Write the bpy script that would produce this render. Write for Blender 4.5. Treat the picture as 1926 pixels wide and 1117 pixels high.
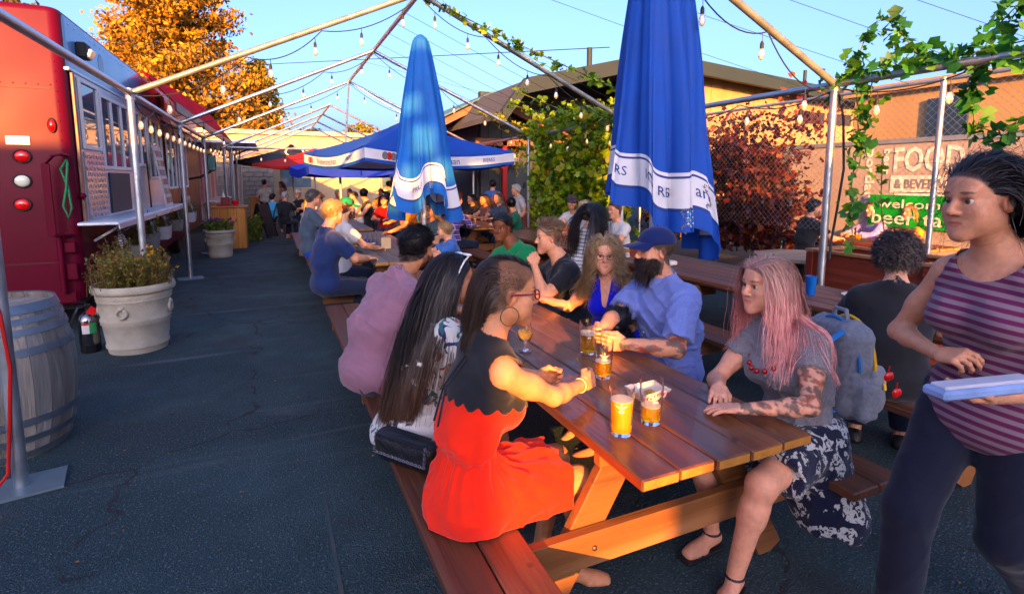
import bpy, bmesh, math, random
import numpy as np
from mathutils import Vector, Matrix
random.seed(7); RNG = np.random.default_rng(7)
R_ = math.radians
for o in list(bpy.data.objects): bpy.data.objects.remove(o)
SC = bpy.context.scene
COL = SC.collection
# ---------------------------------------------------------------- camera
cam = bpy.data.cameras.new('camera'); CAM = bpy.data.objects.new('camera', cam); COL.objects.link(CAM); SC.camera = CAM
cam.sensor_width = 36.0; cam.lens = 1007.0/1926.0*36.0
cam.shift_y = -95.5/1926.0; cam.clip_start = 0.05; cam.clip_end = 900
_r = Vector((0.9131576, -0.4076066, 0.0)); _f = Vector((0.4044528, 0.9060923, -0.124156)); _u = _r.cross(_f)
CAM.matrix_world = Matrix(((_r.x, _u.x, -_f.x, 0), (_r.y, _u.y, -_f.y, 0), (_r.z, _u.z, -_f.z, 1.7), (0, 0, 0, 1)))
# ---------------------------------------------------------------- sky, sun, exposure
SUN_EL, SUN_AZ = 9.5, 20.0        # the low sun stands behind the camera, light travels 20 deg to the right of +Y
W = bpy.data.worlds.new('World'); SC.world = W; W.use_nodes = True
nt = W.node_tree; nt.nodes.clear()
sky = nt.nodes.new('ShaderNodeTexSky'); sky.sky_type = 'NISHITA'; sky.sun_disc = False
sky.sun_elevation = R_(SUN_EL); sky.sun_rotation = R_(180+SUN_AZ); sky.air_density = 0.8; sky.dust_density = 5.0; sky.ozone_density = 4.6
bg = nt.nodes.new('ShaderNodeBackground'); bg.inputs[1].default_value = 0.15
wo = nt.nodes.new('ShaderNodeOutputWorld')
wb = nt.nodes.new('ShaderNodeMix'); wb.data_type = 'RGBA'; wb.blend_type = 'MULTIPLY'; wb.inputs[0].default_value = 1; wb.inputs[7].default_value = (1.13, .84, .82, 1)   # camera white balance
nt.links.new(sky.outputs[0], wb.inputs[6]); nt.links.new(wb.outputs[2], bg.inputs[0]); nt.links.new(bg.outputs[0], wo.inputs[0])
sl = bpy.data.lights.new('sun', 'SUN'); sl.energy = 3.8; sl.angle = R_(0.4); sl.color = (1.0, 0.39, 0.055)
SUN = bpy.data.objects.new('sun', sl); COL.objects.link(SUN)
_d = Vector((math.sin(R_(SUN_AZ))*math.cos(R_(SUN_EL)), math.cos(R_(SUN_AZ))*math.cos(R_(SUN_EL)), -math.sin(R_(SUN_EL))))
SUN.rotation_euler = _d.to_track_quat('-Z', 'Y').to_euler(); SUN.location = (-6, -14, 9)
vs = SC.view_settings; vs.view_transform = 'Standard'; vs.look = 'None'; vs.gamma = 1; vs.use_curve_mapping = False; vs.exposure = 2.5
# ---------------------------------------------------------------- materials
MATS = {}
def N(nt, t, **kw):
    n = nt.nodes.new(t)
    for k, v in kw.items(): setattr(n, k, v)
    return n
def sat(c, k=1.25): l = .3*c[0]+.59*c[1]+.11*c[2]; return tuple(min(1, max(.0008, l+(q-l)*k)) for q in c)
def mat(name, col=(.5,.5,.5), rough=.6, metal=0, var=.18, scale=6, bump=0., bscale=40, col2=None, stretch=(1,1,1), spec=.5, attr=None,
        emit=None, estr=0, trans=0, ior=1.45, sss=0, detail=4, coat=0, sheen=0, alpha=1, leaf=0):
    if name in MATS: return MATS[name]
    col = sat(col); col2 = sat(col2) if col2 else None
    m = bpy.data.materials.new(name); MATS[name] = m; m.use_nodes = True
    nt = m.node_tree; nt.nodes.clear(); L = nt.links.new
    out = N(nt, 'ShaderNodeOutputMaterial'); b = N(nt, 'ShaderNodeBsdfPrincipled')
    L(b.outputs[0], out.inputs[0])
    tc = N(nt, 'ShaderNodeTexCoord'); mp = N(nt, 'ShaderNodeMapping'); mp.inputs['Scale'].default_value = stretch
    L(tc.outputs['Object'], mp.inputs[0])
    nz = N(nt, 'ShaderNodeTexNoise'); nz.inputs['Scale'].default_value = scale; nz.inputs['Detail'].default_value = detail
    L(mp.outputs[0], nz.inputs['Vector'])
    mx = N(nt, 'ShaderNodeMix', data_type='RGBA'); mx.blend_type = 'MIX'
    rmp = N(nt, 'ShaderNodeMapRange'); rmp.inputs[1].default_value = .3; rmp.inputs[2].default_value = .7
    L(nz.outputs['Fac'], rmp.inputs[0]); L(rmp.outputs[0], mx.inputs[0])
    if attr:
        at = N(nt, 'ShaderNodeAttribute', attribute_name=attr)
        h1 = N(nt, 'ShaderNodeHueSaturation'); h1.inputs['Value'].default_value = 1-var; h1.inputs['Saturation'].default_value = 1.15
        h2 = N(nt, 'ShaderNodeHueSaturation'); h2.inputs['Value'].default_value = 1+var*.6; h2.inputs['Saturation'].default_value = 1.15
        L(at.outputs['Color'], h1.inputs['Color']); L(at.outputs['Color'], h2.inputs['Color'])
        L(h1.outputs[0], mx.inputs[6]); L(h2.outputs[0], mx.inputs[7])
    else:
        c2 = col2 if col2 else tuple(min(1, c*(1+var*.6)) for c in col); c1 = col if col2 else tuple(c*(1-var) for c in col)
        mx.inputs[6].default_value = (*c1, 1); mx.inputs[7].default_value = (*c2, 1)
    L(mx.outputs[2], b.inputs['Base Color'])
    b.inputs['Metallic'].default_value = metal; b.inputs['IOR'].default_value = ior; b.inputs['Specular IOR Level'].default_value = spec
    b.inputs['Transmission Weight'].default_value = trans; b.inputs['Coat Weight'].default_value = coat; b.inputs['Sheen Weight'].default_value = sheen
    b.inputs['Alpha'].default_value = alpha
    rr = N(nt, 'ShaderNodeMapRange'); rr.inputs[3].default_value = max(0, rough-.12*(rough>.15)); rr.inputs[4].default_value = min(1, rough+.12*(rough>.15))
    L(nz.outputs['Fac'], rr.inputs[0]); L(rr.outputs[0], b.inputs['Roughness'])
    if sss:
        b.inputs['Subsurface Weight'].default_value = sss; b.inputs['Subsurface Radius'].default_value = (1, .35, .2); b.inputs['Subsurface Scale'].default_value = .012
    if emit:
        b.inputs['Emission Color'].default_value = (*emit, 1); b.inputs['Emission Strength'].default_value = estr
    if leaf:
        tr = N(nt, 'ShaderNodeBsdfTranslucent'); ms = N(nt, 'ShaderNodeMixShader'); ms.inputs[0].default_value = leaf
        L(mx.outputs[2], tr.inputs[0]); L(b.outputs[0], ms.inputs[1]); L(tr.outputs[0], ms.inputs[2]); L(ms.outputs[0], out.inputs[0])
    if bump:
        bz = N(nt, 'ShaderNodeTexNoise'); bz.inputs['Scale'].default_value = bscale; bz.inputs['Detail'].default_value = 6
        L(mp.outputs[0], bz.inputs['Vector'])
        bp = N(nt, 'ShaderNodeBump'); bp.inputs['Strength'].default_value = min(1, bump); bp.inputs['Distance'].default_value = .02
        L(bz.outputs['Fac'], bp.inputs['Height']); L(bp.outputs[0], b.inputs['Normal'])
    return m
def node_of(m, t): return [n for n in m.node_tree.nodes if n.bl_idname == t]
def wood(name, col, col2, axis='Y', rough=.5, coat=0, scale=9, bump=.25, spec=.5):
    st = {'X': (.08, 1, 1), 'Y': (1, .08, 1), 'Z': (1, 1, .08)}[axis]
    if name in MATS: return MATS[name]
    m = mat(name, col, rough, col2=col2, stretch=st, scale=scale, bump=bump, bscale=scale*5, detail=8, coat=coat, spec=spec)
    nt = m.node_tree; L = nt.links.new; b = node_of(m, 'ShaderNodeBsdfPrincipled')[0]; tc = node_of(m, 'ShaderNodeTexCoord')[0]; prev = b.inputs['Base Color'].links[0].from_socket
    oi = N(nt, 'ShaderNodeObjectInfo'); hv = N(nt, 'ShaderNodeHueSaturation'); rv = N(nt, 'ShaderNodeMapRange'); rv.inputs[3].default_value = .72; rv.inputs[4].default_value = 1.25; L(oi.outputs['Random'], rv.inputs[0]); L(rv.outputs[0], hv.inputs['Value']); L(prev, hv.inputs['Color']); prev = hv.outputs[0]
    off = N(nt, 'ShaderNodeVectorMath', operation='ADD'); sc_ = N(nt, 'ShaderNodeVectorMath', operation='SCALE'); sc_.inputs[0].default_value = (7.3, 3.1, 5.7); L(oi.outputs['Random'], sc_.inputs['Scale']); L(tc.outputs['Object'], off.inputs[0]); L(sc_.outputs[0], off.inputs[1])
    for (scl, dim, th0, th1, colr, am) in ((1.6, (1, 1, 1), .035, .075, tuple(c*.25 for c in col), .85), (26, st, .0, .0, tuple(c*.45 for c in col), .7), (5, st, .0, .0, tuple(min(1, c*1.9) for c in col2), .5)):
        mp = N(nt, 'ShaderNodeMapping'); mp.inputs['Scale'].default_value = dim; L(off.outputs[0], mp.inputs[0])
        if th1: t = N(nt, 'ShaderNodeTexVoronoi'); t.inputs['Scale'].default_value = scl*2.2; L(mp.outputs[0], t.inputs[0]); src = t.outputs['Distance']; a0, a1, v0, v1 = th0, th1, am, 0
        else: t = N(nt, 'ShaderNodeTexNoise'); t.inputs['Scale'].default_value = scl; t.inputs['Detail'].default_value = 5; L(mp.outputs[0], t.inputs[0]); src = t.outputs['Fac']; a0, a1, v0, v1 = .58, .72, 0, am
        r = N(nt, 'ShaderNodeMapRange'); r.inputs[1].default_value = a0; r.inputs[2].default_value = a1; r.inputs[3].default_value = v0; r.inputs[4].default_value = v1; L(src, r.inputs[0])
        mx = N(nt, 'ShaderNodeMix', data_type='RGBA'); L(r.outputs[0], mx.inputs[0]); L(prev, mx.inputs[6]); mx.inputs[7].default_value = (*colr, 1); prev = mx.outputs[2]
    L(prev, b.inputs['Base Color']); return m
# ---------------------------------------------------------------- objects
def tag(o, label=None, cat=None, group=None, kind=None):
    if label: o['label'] = label
    if cat: o['category'] = cat
    if group: o['group'] = group
    if kind: o['kind'] = kind
    return o
def thing(name, loc, label, cat, group=None, rotz=0):
    o = bpy.data.objects.new(name, None); COL.objects.link(o); o.location = loc; o.rotation_euler = (0, 0, rotz); o.empty_display_size = .1
    return tag(o, label, cat, group)
def link(name, me, parent=None, loc=None, rot=None):
    o = bpy.data.objects.new(name, me); COL.objects.link(o)
    if parent: o.parent = parent
    if loc is not None: o.location = loc
    if rot is not None: o.rotation_euler = rot
    return o
def mesh_np(name, V, F, m, smooth=True, col=None):
    me = bpy.data.meshes.new(name)
    V = np.asarray(V, dtype=np.float32); F = np.asarray(F, dtype=np.int32)
    k = F.shape[1]
    me.vertices.add(len(V)); me.vertices.foreach_set('co', V.ravel())
    me.loops.add(F.size); me.loops.foreach_set('vertex_index', F.ravel())
    me.polygons.add(len(F)); me.polygons.foreach_set('loop_start', np.arange(0, F.size, k, dtype=np.int32))
    try: me.polygons.foreach_set('loop_total', np.full(len(F), k, dtype=np.int32))
    except Exception: pass
    me.update(calc_edges=True)
    if smooth: me.polygons.foreach_set('use_smooth', np.ones(len(F), dtype=bool))
    if col is not None:
        a = me.color_attributes.new('Col', 'FLOAT_COLOR', 'POINT')
        c = np.ones((len(V), 4), dtype=np.float32); c[:, :3] = col; a.data.foreach_set('color', c.ravel())
    if m: me.materials.append(m)
    me.update()
    return me
def rotm(rx=0, ry=0, rz=0): return np.array(Matrix.Rotation(rz, 3, 'Z') @ Matrix.Rotation(ry, 3, 'Y') @ Matrix.Rotation(rx, 3, 'X'))
class MB:
    def __init__(s): s.v = []; s.f = []; s.n = 0; s.c = []
    def add(s, V, F, col=None):
        V = [tuple(map(float, p)) for p in V]
        s.v += V; s.f += [tuple(int(i)+s.n for i in f) for f in F]; s.n += len(V)
        s.c += [col if col else (1, 1, 1)]*len(V)
        return s
    def box(s, c, d, rot=None, bev=0, col=None):
        x, y, z = [q/2 for q in d]
        if bev:
            b = bev; V = []; idx = {}
            for sx in (-1, 1):
                for sy in (-1, 1):
                    for sz in (-1, 1):
                        for a in range(3):
                            p = [sx*(x-b), sy*(y-b), sz*(z-b)]; q = (x, y, z)[a]; p[a] = (sx, sy, sz)[a]*q
                            idx[(sx, sy, sz, a)] = len(V); V.append(p)
            F = []
            for a in range(3):
                o1, o2 = [(1, 2), (2, 0), (0, 1)][a]
                for sg in (-1, 1):
                    q = []
                    for s1, s2 in ((-1, -1), (1, -1), (1, 1), (-1, 1)):
                        t = [0, 0, 0]; t[a] = sg; t[o1] = s1; t[o2] = s2; q.append(idx[(t[0], t[1], t[2], a)])
                    F.append(q if sg > 0 else q[::-1])
                for s1 in (-1, 1):
                    for s2 in (-1, 1):
                        t0 = [0, 0, 0]; t0[a] = -1; t0[o1] = s1; t0[o2] = s2; t1 = t0[:]; t1[a] = 1
                        q = [idx[(*t0, o1)], idx[(*t1, o1)], idx[(*t1, o2)], idx[(*t0, o2)]]
                        F.append(q if s1*s2 > 0 else q[::-1])
            for sx in (-1, 1):
                for sy in (-1, 1):
                    for sz in (-1, 1):
                        q = [idx[(sx, sy, sz, a)] for a in range(3)]; F.append(q if sx*sy*sz > 0 else q[::-1])
        else:
            V = [(-x, -y, -z), (x, -y, -z), (x, y, -z), (-x, y, -z), (-x, -y, z), (x, -y, z), (x, y, z), (-x, y, z)]
            F = [(0, 3, 2, 1), (4, 5, 6, 7), (0, 1, 5, 4), (1, 2, 6, 5), (2, 3, 7, 6), (3, 0, 4, 7)]
        V = np.array(V, float)
        if rot is not None: V = V @ np.array(rot).T
        return s.add(V+np.array(c), F, col)
    def beam(s, a, b, w, h, up=(0, 0, 1), bev=0, col=None):
        a = np.array(a, float); b = np.array(b, float); d = b-a; L = np.linalg.norm(d); d /= L
        u = np.array(up, float); x = np.cross(d, u)
        if np.linalg.norm(x) < 1e-4: x = np.cross(d, (0, 1, 0.))
        x /= np.linalg.norm(x); u = np.cross(x, d)
        return s.box((a+b)/2, (w, L, h), np.array([x, d, u]).T, bev, col)
    def tube(s, pts, r, sides=8, caps=True, col=None):
        pts = np.array(pts, float); n = len(pts); r = np.broadcast_to(np.array(r, float), (n,))
        t = np.gradient(pts, axis=0); t /= np.maximum(np.linalg.norm(t, axis=1), 1e-9)[:, None]
        u = np.array((0, 0, 1.)) if abs(t[0][2]) < .9 else np.array((1., 0, 0))
        V = []
        for i in range(n):
            x = np.cross(t[i], u); x /= max(np.linalg.norm(x), 1e-9); u = np.cross(x, t[i])
            for k in range(sides):
                a = 2*math.pi*k/sides; V.append(pts[i]+r[i]*(math.cos(a)*x+math.sin(a)*u))
        F = [(i*sides+k, i*sides+(k+1) % sides, (i+1)*sides+(k+1) % sides, (i+1)*sides+k) for i in range(n-1) for k in range(sides)]
        if caps: F += [tuple(range(sides))[::-1], tuple((n-1)*sides+k for k in range(sides))]
        return s.add(V, F, col)
    def lathe(s, prof, seg=24, c=(0, 0, 0), M=None, closed=False, col=None):
        V = []; n = len(prof)
        for r, z in prof:
            for k in range(seg):
                a = 2*math.pi*k/seg; V.append((r*math.cos(a), r*math.sin(a), z))
        F = [(i*seg+k, i*seg+(k+1) % seg, (i+1)*seg+(k+1) % seg, (i+1)*seg+k) for i in range(n-1) for k in range(seg)]
        if prof[0][0] > 1e-6 and not closed: F.append(tuple(range(seg))[::-1])
        if prof[-1][0] > 1e-6 and not closed: F.append(tuple((n-1)*seg+k for k in range(seg)))
        if closed: F += [((n-1)*seg+k, (n-1)*seg+(k+1) % seg, (k+1) % seg, k) for k in range(seg)]
        V = np.array(V)
        if M is not None: V = V @ np.array(M).T
        return s.add(V+np.array(c), F, col)
    def ball(s, c, r, seg=12, rings=8, M=None, col=None):
        r = np.broadcast_to(np.array(r, float), (3,)); V = [(0, 0, -1)]
        for i in range(1, rings):
            a = math.pi*i/rings-math.pi/2
            for k in range(seg): b = 2*math.pi*k/seg; V.append((math.cos(a)*math.cos(b), math.cos(a)*math.sin(b), math.sin(a)))
        V.append((0, 0, 1)); F = []
        for k in range(seg): F.append((0, 1+(k+1) % seg, 1+k)); F.append((len(V)-1, len(V)-1-seg+k, len(V)-1-seg+(k+1) % seg))
        for i in range(rings-2):
            for k in range(seg): a = 1+i*seg; F.append((a+k, a+(k+1) % seg, a+seg+(k+1) % seg, a+seg+k))
        V = np.array(V)*r
        if M is not None: V = V @ np.array(M).T
        return s.add(V+np.array(c), F, col)
    def torus(s, c, R, r, seg=24, sides=6, M=None, sx=1, sy=1, col=None):
        V = []; F = []
        for i in range(seg):
            a = 2*math.pi*i/seg
            for k in range(sides):
                b = 2*math.pi*k/sides; q = R+r*math.cos(b); V.append((q*math.cos(a)*sx, q*math.sin(a)*sy, r*math.sin(b)))
                F.append((i*sides+k, ((i+1) % seg)*sides+k, ((i+1) % seg)*sides+(k+1) % sides, i*sides+(k+1) % sides))
        V = np.array(V)
        if M is not None: V = V @ np.array(M).T
        return s.add(V+np.array(c), F, col)
    def prism(s, poly, depth, M=None, c=(0, 0, 0), col=None):
        n = len(poly); V = [(x, y, -depth/2) for x, y in poly]+[(x, y, depth/2) for x, y in poly]
        F = [tuple(range(n))[::-1], tuple(range(n, 2*n))]+[(i, (i+1) % n, n+(i+1) % n, n+i) for i in range(n)]
        V = np.array(V)
        if M is not None: V = V @ np.array(M).T
        return s.add(V+np.array(c), F, col)
    def mesh(s, name, m, smooth=False, ang=None, colors=False):
        me = bpy.data.meshes.new(name); me.from_pydata(s.v, [], s.f)
        if colors:
            a = me.color_attributes.new('Col', 'FLOAT_COLOR', 'POINT'); c = np.ones((s.n, 4), dtype=np.float32); c[:, :3] = s.c; a.data.foreach_set('color', c.ravel())
        if m: me.materials.append(m)
        if smooth:
            me.polygons.foreach_set('use_smooth', np.ones(len(me.polygons), dtype=bool))
            me.set_sharp_from_angle(angle=R_(ang or 40))
        me.update(); return me
    def build(s, name, m, parent=None, smooth=False, ang=None, loc=None, rot=None, colors=False):
        return link(name, s.mesh(name, m, smooth, ang, colors), parent, loc, rot)
def copy_tree(o, parent=None):
    c = o.copy(); COL.objects.link(c)
    if parent: c.parent = parent
    for ch in o.children: copy_tree(ch, c)
    return c
def text_mesh(txt, size, depth, m, name='lettering', bold=False, spacing=1.0, width=None):
    cu = bpy.data.curves.new(name, 'FONT'); cu.body = txt; cu.size = size; cu.extrude = depth; cu.align_x = 'CENTER'; cu.align_y = 'CENTER'; cu.space_character = spacing
    if bold: cu.offset = size*.02
    cu.resolution_u = 2
    o = bpy.data.objects.new(name, cu); COL.objects.link(o)
    dg = bpy.context.evaluated_depsgraph_get(); me = bpy.data.meshes.new_from_object(o.evaluated_get(dg)); bpy.data.objects.remove(o)
    if width:
        xs = [v.co.x for v in me.vertices]; k = width/(max(xs)-min(xs)); me.transform(Matrix.Diagonal((k, 1, 1, 1)))
    me.materials.clear(); me.materials.append(m); return me
def V3(*a): return np.array(a, float)
def nrm(v): v = np.array(v, float); return v/max(np.linalg.norm(v), 1e-9)
# ---------------------------------------------------------------- signed-distance modelling for people and cloth
class Field:
    def __init__(s, lo, hi, h):
        s.h = h; s.lo = np.array(lo, np.float32); s.n = np.maximum(4, np.ceil((np.array(hi)-np.array(lo))/h).astype(int)+1)
        s.ax = [(s.lo[i]+h*np.arange(s.n[i])).astype(np.float32) for i in range(3)]
        s.f = np.full(s.n, 1.0, np.float32)
    def sl(s, bb, pad):
        lo = np.clip(np.floor((bb[0]-pad-s.lo)/s.h).astype(int), 0, s.n); hi = np.clip(np.ceil((bb[1]+pad-s.lo)/s.h).astype(int)+1, 0, s.n)
        return tuple(slice(int(a), int(b)) for a, b in zip(lo, hi))
    def grid(s, sl): return np.stack(np.meshgrid(s.ax[0][sl[0]], s.ax[1][sl[1]], s.ax[2][sl[2]], indexing='ij'), -1)
    def add(s, pr, k=.02, infl=0.):
        sl = s.sl(pr.bb, k+infl+2*s.h)
        if any(q.stop <= q.start for q in sl): return
        d = pr(s.grid(sl))-infl; a = s.f[sl]
        if k > 0: hh = np.maximum(k-np.abs(a-d), 0)/k; s.f[sl] = np.minimum(a, d)-hh*hh*k*.25
        else: s.f[sl] = np.minimum(a, d)
    def cut(s, pr, k=.01, infl=0.):
        sl = s.sl(pr.bb, k+infl+2*s.h)
        if any(q.stop <= q.start for q in sl): return
        d = -(pr(s.grid(sl))-infl); a = s.f[sl]
        if k > 0: hh = np.maximum(k-np.abs(a-d), 0)/k; s.f[sl] = np.maximum(a, d)+hh*hh*k*.25
        else: s.f[sl] = np.maximum(a, d)
    def full(s): return s.grid(tuple(slice(0, int(n)) for n in s.n))
    def clip(s, fn): s.f = np.maximum(s.f, fn(s.full()).astype(np.float32))
    def disp(s, fn):
        m = np.abs(s.f) < 4*s.h; G = s.full(); s.f[m] += fn(G[m]).astype(np.float32)
    def nets(s):
        f = s.f; sg = f < 0; n = s.n
        c = np.zeros(n-1, np.int8)
        for dx in (0, 1):
            for dy in (0, 1):
                for dz in (0, 1): c += sg[dx:n[0]-1+dx, dy:n[1]-1+dy, dz:n[2]-1+dz]
        act = (c > 0) & (c < 8); I = np.argwhere(act)
        if len(I) == 0: return np.zeros((0, 3)), np.zeros((0, 4), int)
        idx = np.full(n-1, -1, np.int32); idx[act] = np.arange(len(I))
        cv = {}
        for dx in (0, 1):
            for dy in (0, 1):
                for dz in (0, 1): cv[(dx, dy, dz)] = f[I[:, 0]+dx, I[:, 1]+dy, I[:, 2]+dz]
        P = np.zeros((len(I), 3), np.float32); cnt = np.zeros(len(I), np.float32)
        for a in range(3):
            o = [q for q in range(3) if q != a]
            for b in (0, 1):
                for e in (0, 1):
                    k0 = [0, 0, 0]; k0[o[0]] = b; k0[o[1]] = e; k1 = k0[:]; k1[a] = 1
                    v0 = cv[tuple(k0)]; v1 = cv[tuple(k1)]; m = (v0 < 0) != (v1 < 0)
                    t = np.where(m, v0/np.where(m, v0-v1, 1), 0); q = np.tile(np.array(k0, np.float32), (len(I), 1)); q[:, a] = t
                    P[m] += q[m]; cnt[m] += 1
        Vt = s.lo+s.h*(I+P/cnt[:, None]); Fs = []
        for a in range(3):
            o1, o2 = [(1, 2), (2, 0), (0, 1)][a]
            s0 = [slice(None)]*3; s1 = [slice(None)]*3; s0[a] = slice(0, n[a]-1); s1[a] = slice(1, n[a])
            ch = sg[tuple(s0)] != sg[tuple(s1)]; E = np.argwhere(ch)
            ok = (E[:, o1] > 0) & (E[:, o2] > 0) & (E[:, o1] < n[o1]-1) & (E[:, o2] < n[o2]-1); E = E[ok]
            ins = sg[E[:, 0], E[:, 1], E[:, 2]]
            def cell(d1, d2):
                q = E.copy(); q[:, o1] -= d1; q[:, o2] -= d2; return idx[q[:, 0], q[:, 1], q[:, 2]]
            Q = np.stack([cell(1, 1), cell(0, 1), cell(0, 0), cell(1, 0)], 1); Q[~ins] = Q[~ins][:, ::-1]; Fs.append(Q)
        F = np.concatenate(Fs); F = F[(F >= 0).all(1)]
        return Vt, F
class RC:      # tapered capsule, optionally flattened along an axis
    def __init__(s, a, b, ra, rb, fl=None, k=1.):
        s.a = np.array(a, np.float32); s.b = np.array(b, np.float32); s.ra = ra; s.rb = rb; s.fl = None if fl is None else np.array(nrm(fl), np.float32); s.k = k
        m = max(ra, rb)*max(1, k); s.bb = (np.minimum(s.a, s.b)-m, np.maximum(s.a, s.b)+m)
    def __call__(s, P):
        ab = s.b-s.a; t = np.clip(((P-s.a)@ab)/max(float(ab@ab), 1e-9), 0, 1); o = P-s.a-t[..., None]*ab
        if s.fl is not None: q = o@s.fl; o = o+(q*(1/s.k-1))[..., None]*s.fl
        return np.sqrt((o*o).sum(-1))-(s.ra+(s.rb-s.ra)*t)
class EL:      # ellipsoid with axes given by the columns of M
    def __init__(s, c, r, M=None):
        s.c = np.array(c, np.float32); s.r = np.array(r, np.float32); s.M = np.eye(3, dtype=np.float32) if M is None else np.array(M, np.float32)
        e = (np.abs(s.M)*s.r).sum(1); s.bb = (s.c-e, s.c+e)
    def __call__(s, P):
        q = (P-s.c)@s.M; a = q/s.r; k0 = np.sqrt((a*a).sum(-1)); b = a/s.r; k1 = np.sqrt((b*b).sum(-1))+1e-9
        return k0*(k0-1)/k1
class RBox:      # rounded box in a rotated frame
    def __init__(s, c, h, r, M=None):
        s.c = np.array(c, np.float32); s.h = np.array(h, np.float32)-r; s.r = r; s.M = np.eye(3, dtype=np.float32) if M is None else np.array(M, np.float32); e = (np.abs(s.M)*(s.h+r)).sum(1); s.bb = (s.c-e, s.c+e)
    def __call__(s, P):
        q = np.abs((P-s.c)@s.M)-s.h; return np.sqrt((np.maximum(q, 0)**2).sum(-1))+np.minimum(q.max(-1), 0)-s.r
def sdf_many(prims, P):
    d = np.full(P.shape[:-1], 1., np.float32)
    for pr, k in prims:
        e = pr(P); h = np.maximum(k-np.abs(d-e), 0)/max(k, 1e-6); d = np.minimum(d, e)-h*h*k*.25
    return d
def folds(P, seed=0, s=1.):
    r = np.random.default_rng(seed); o = 0
    for i in range(4):
        a = r.normal(size=3)*28/s; b = r.normal(size=3)*15/s; ph = r.uniform(0, 6.28, 2)
        o = o+np.sin(P@a+ph[0]+1.6*np.sin(P@b+ph[1]))
    return o/4
def creases(P, seed=0, s=1.):
    r = np.random.default_rng(seed+77); o = 0
    for i in range(4):
        a = r.normal(size=3)*13/s; b = r.normal(size=3)*11/s; ph = r.uniform(0, 6.28, 3); q = 1-np.abs(np.sin(P@a+ph[0]+1.3*np.sin(P@b+ph[1])))
        o = o+(q*q*q-.22)*(.6+.6*np.sin(P@(b*.6)+ph[2]))
    return -o*.8
# ---------------------------------------------------------------- people
def frame(f, u=(0, 0, 1)):
    f = nrm(f); r = nrm(np.cross(f, u)); u = np.cross(r, f); return np.array([r, f, u]).T      # columns: right, forward, up
def ik(a, t, l1, l2, pole):
    a = np.array(a, float); t = np.array(t, float); d = t-a; D = np.linalg.norm(d); D2 = min(max(D, abs(l1-l2)+.02), l1+l2-.004); d = d/max(D, 1e-6); t = a+d*D2
    x = (l1*l1-l2*l2+D2*D2)/(2*D2); h = math.sqrt(max(l1*l1-x*x, 0)); p = np.array(pole, float); p = nrm(p-d*(p@d)); return a+d*x+p*h, t
SKINM = mat('skin', attr='Col', rough=.46, var=.13, scale=45, bump=.22, bscale=260, sss=.12, spec=.4)
HAIRM = mat('hair', attr='Col', rough=.42, var=.15, scale=30, spec=.55)
EYEM = mat('eye', attr='Col', rough=.12, var=0.)
SEAT = .45
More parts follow.
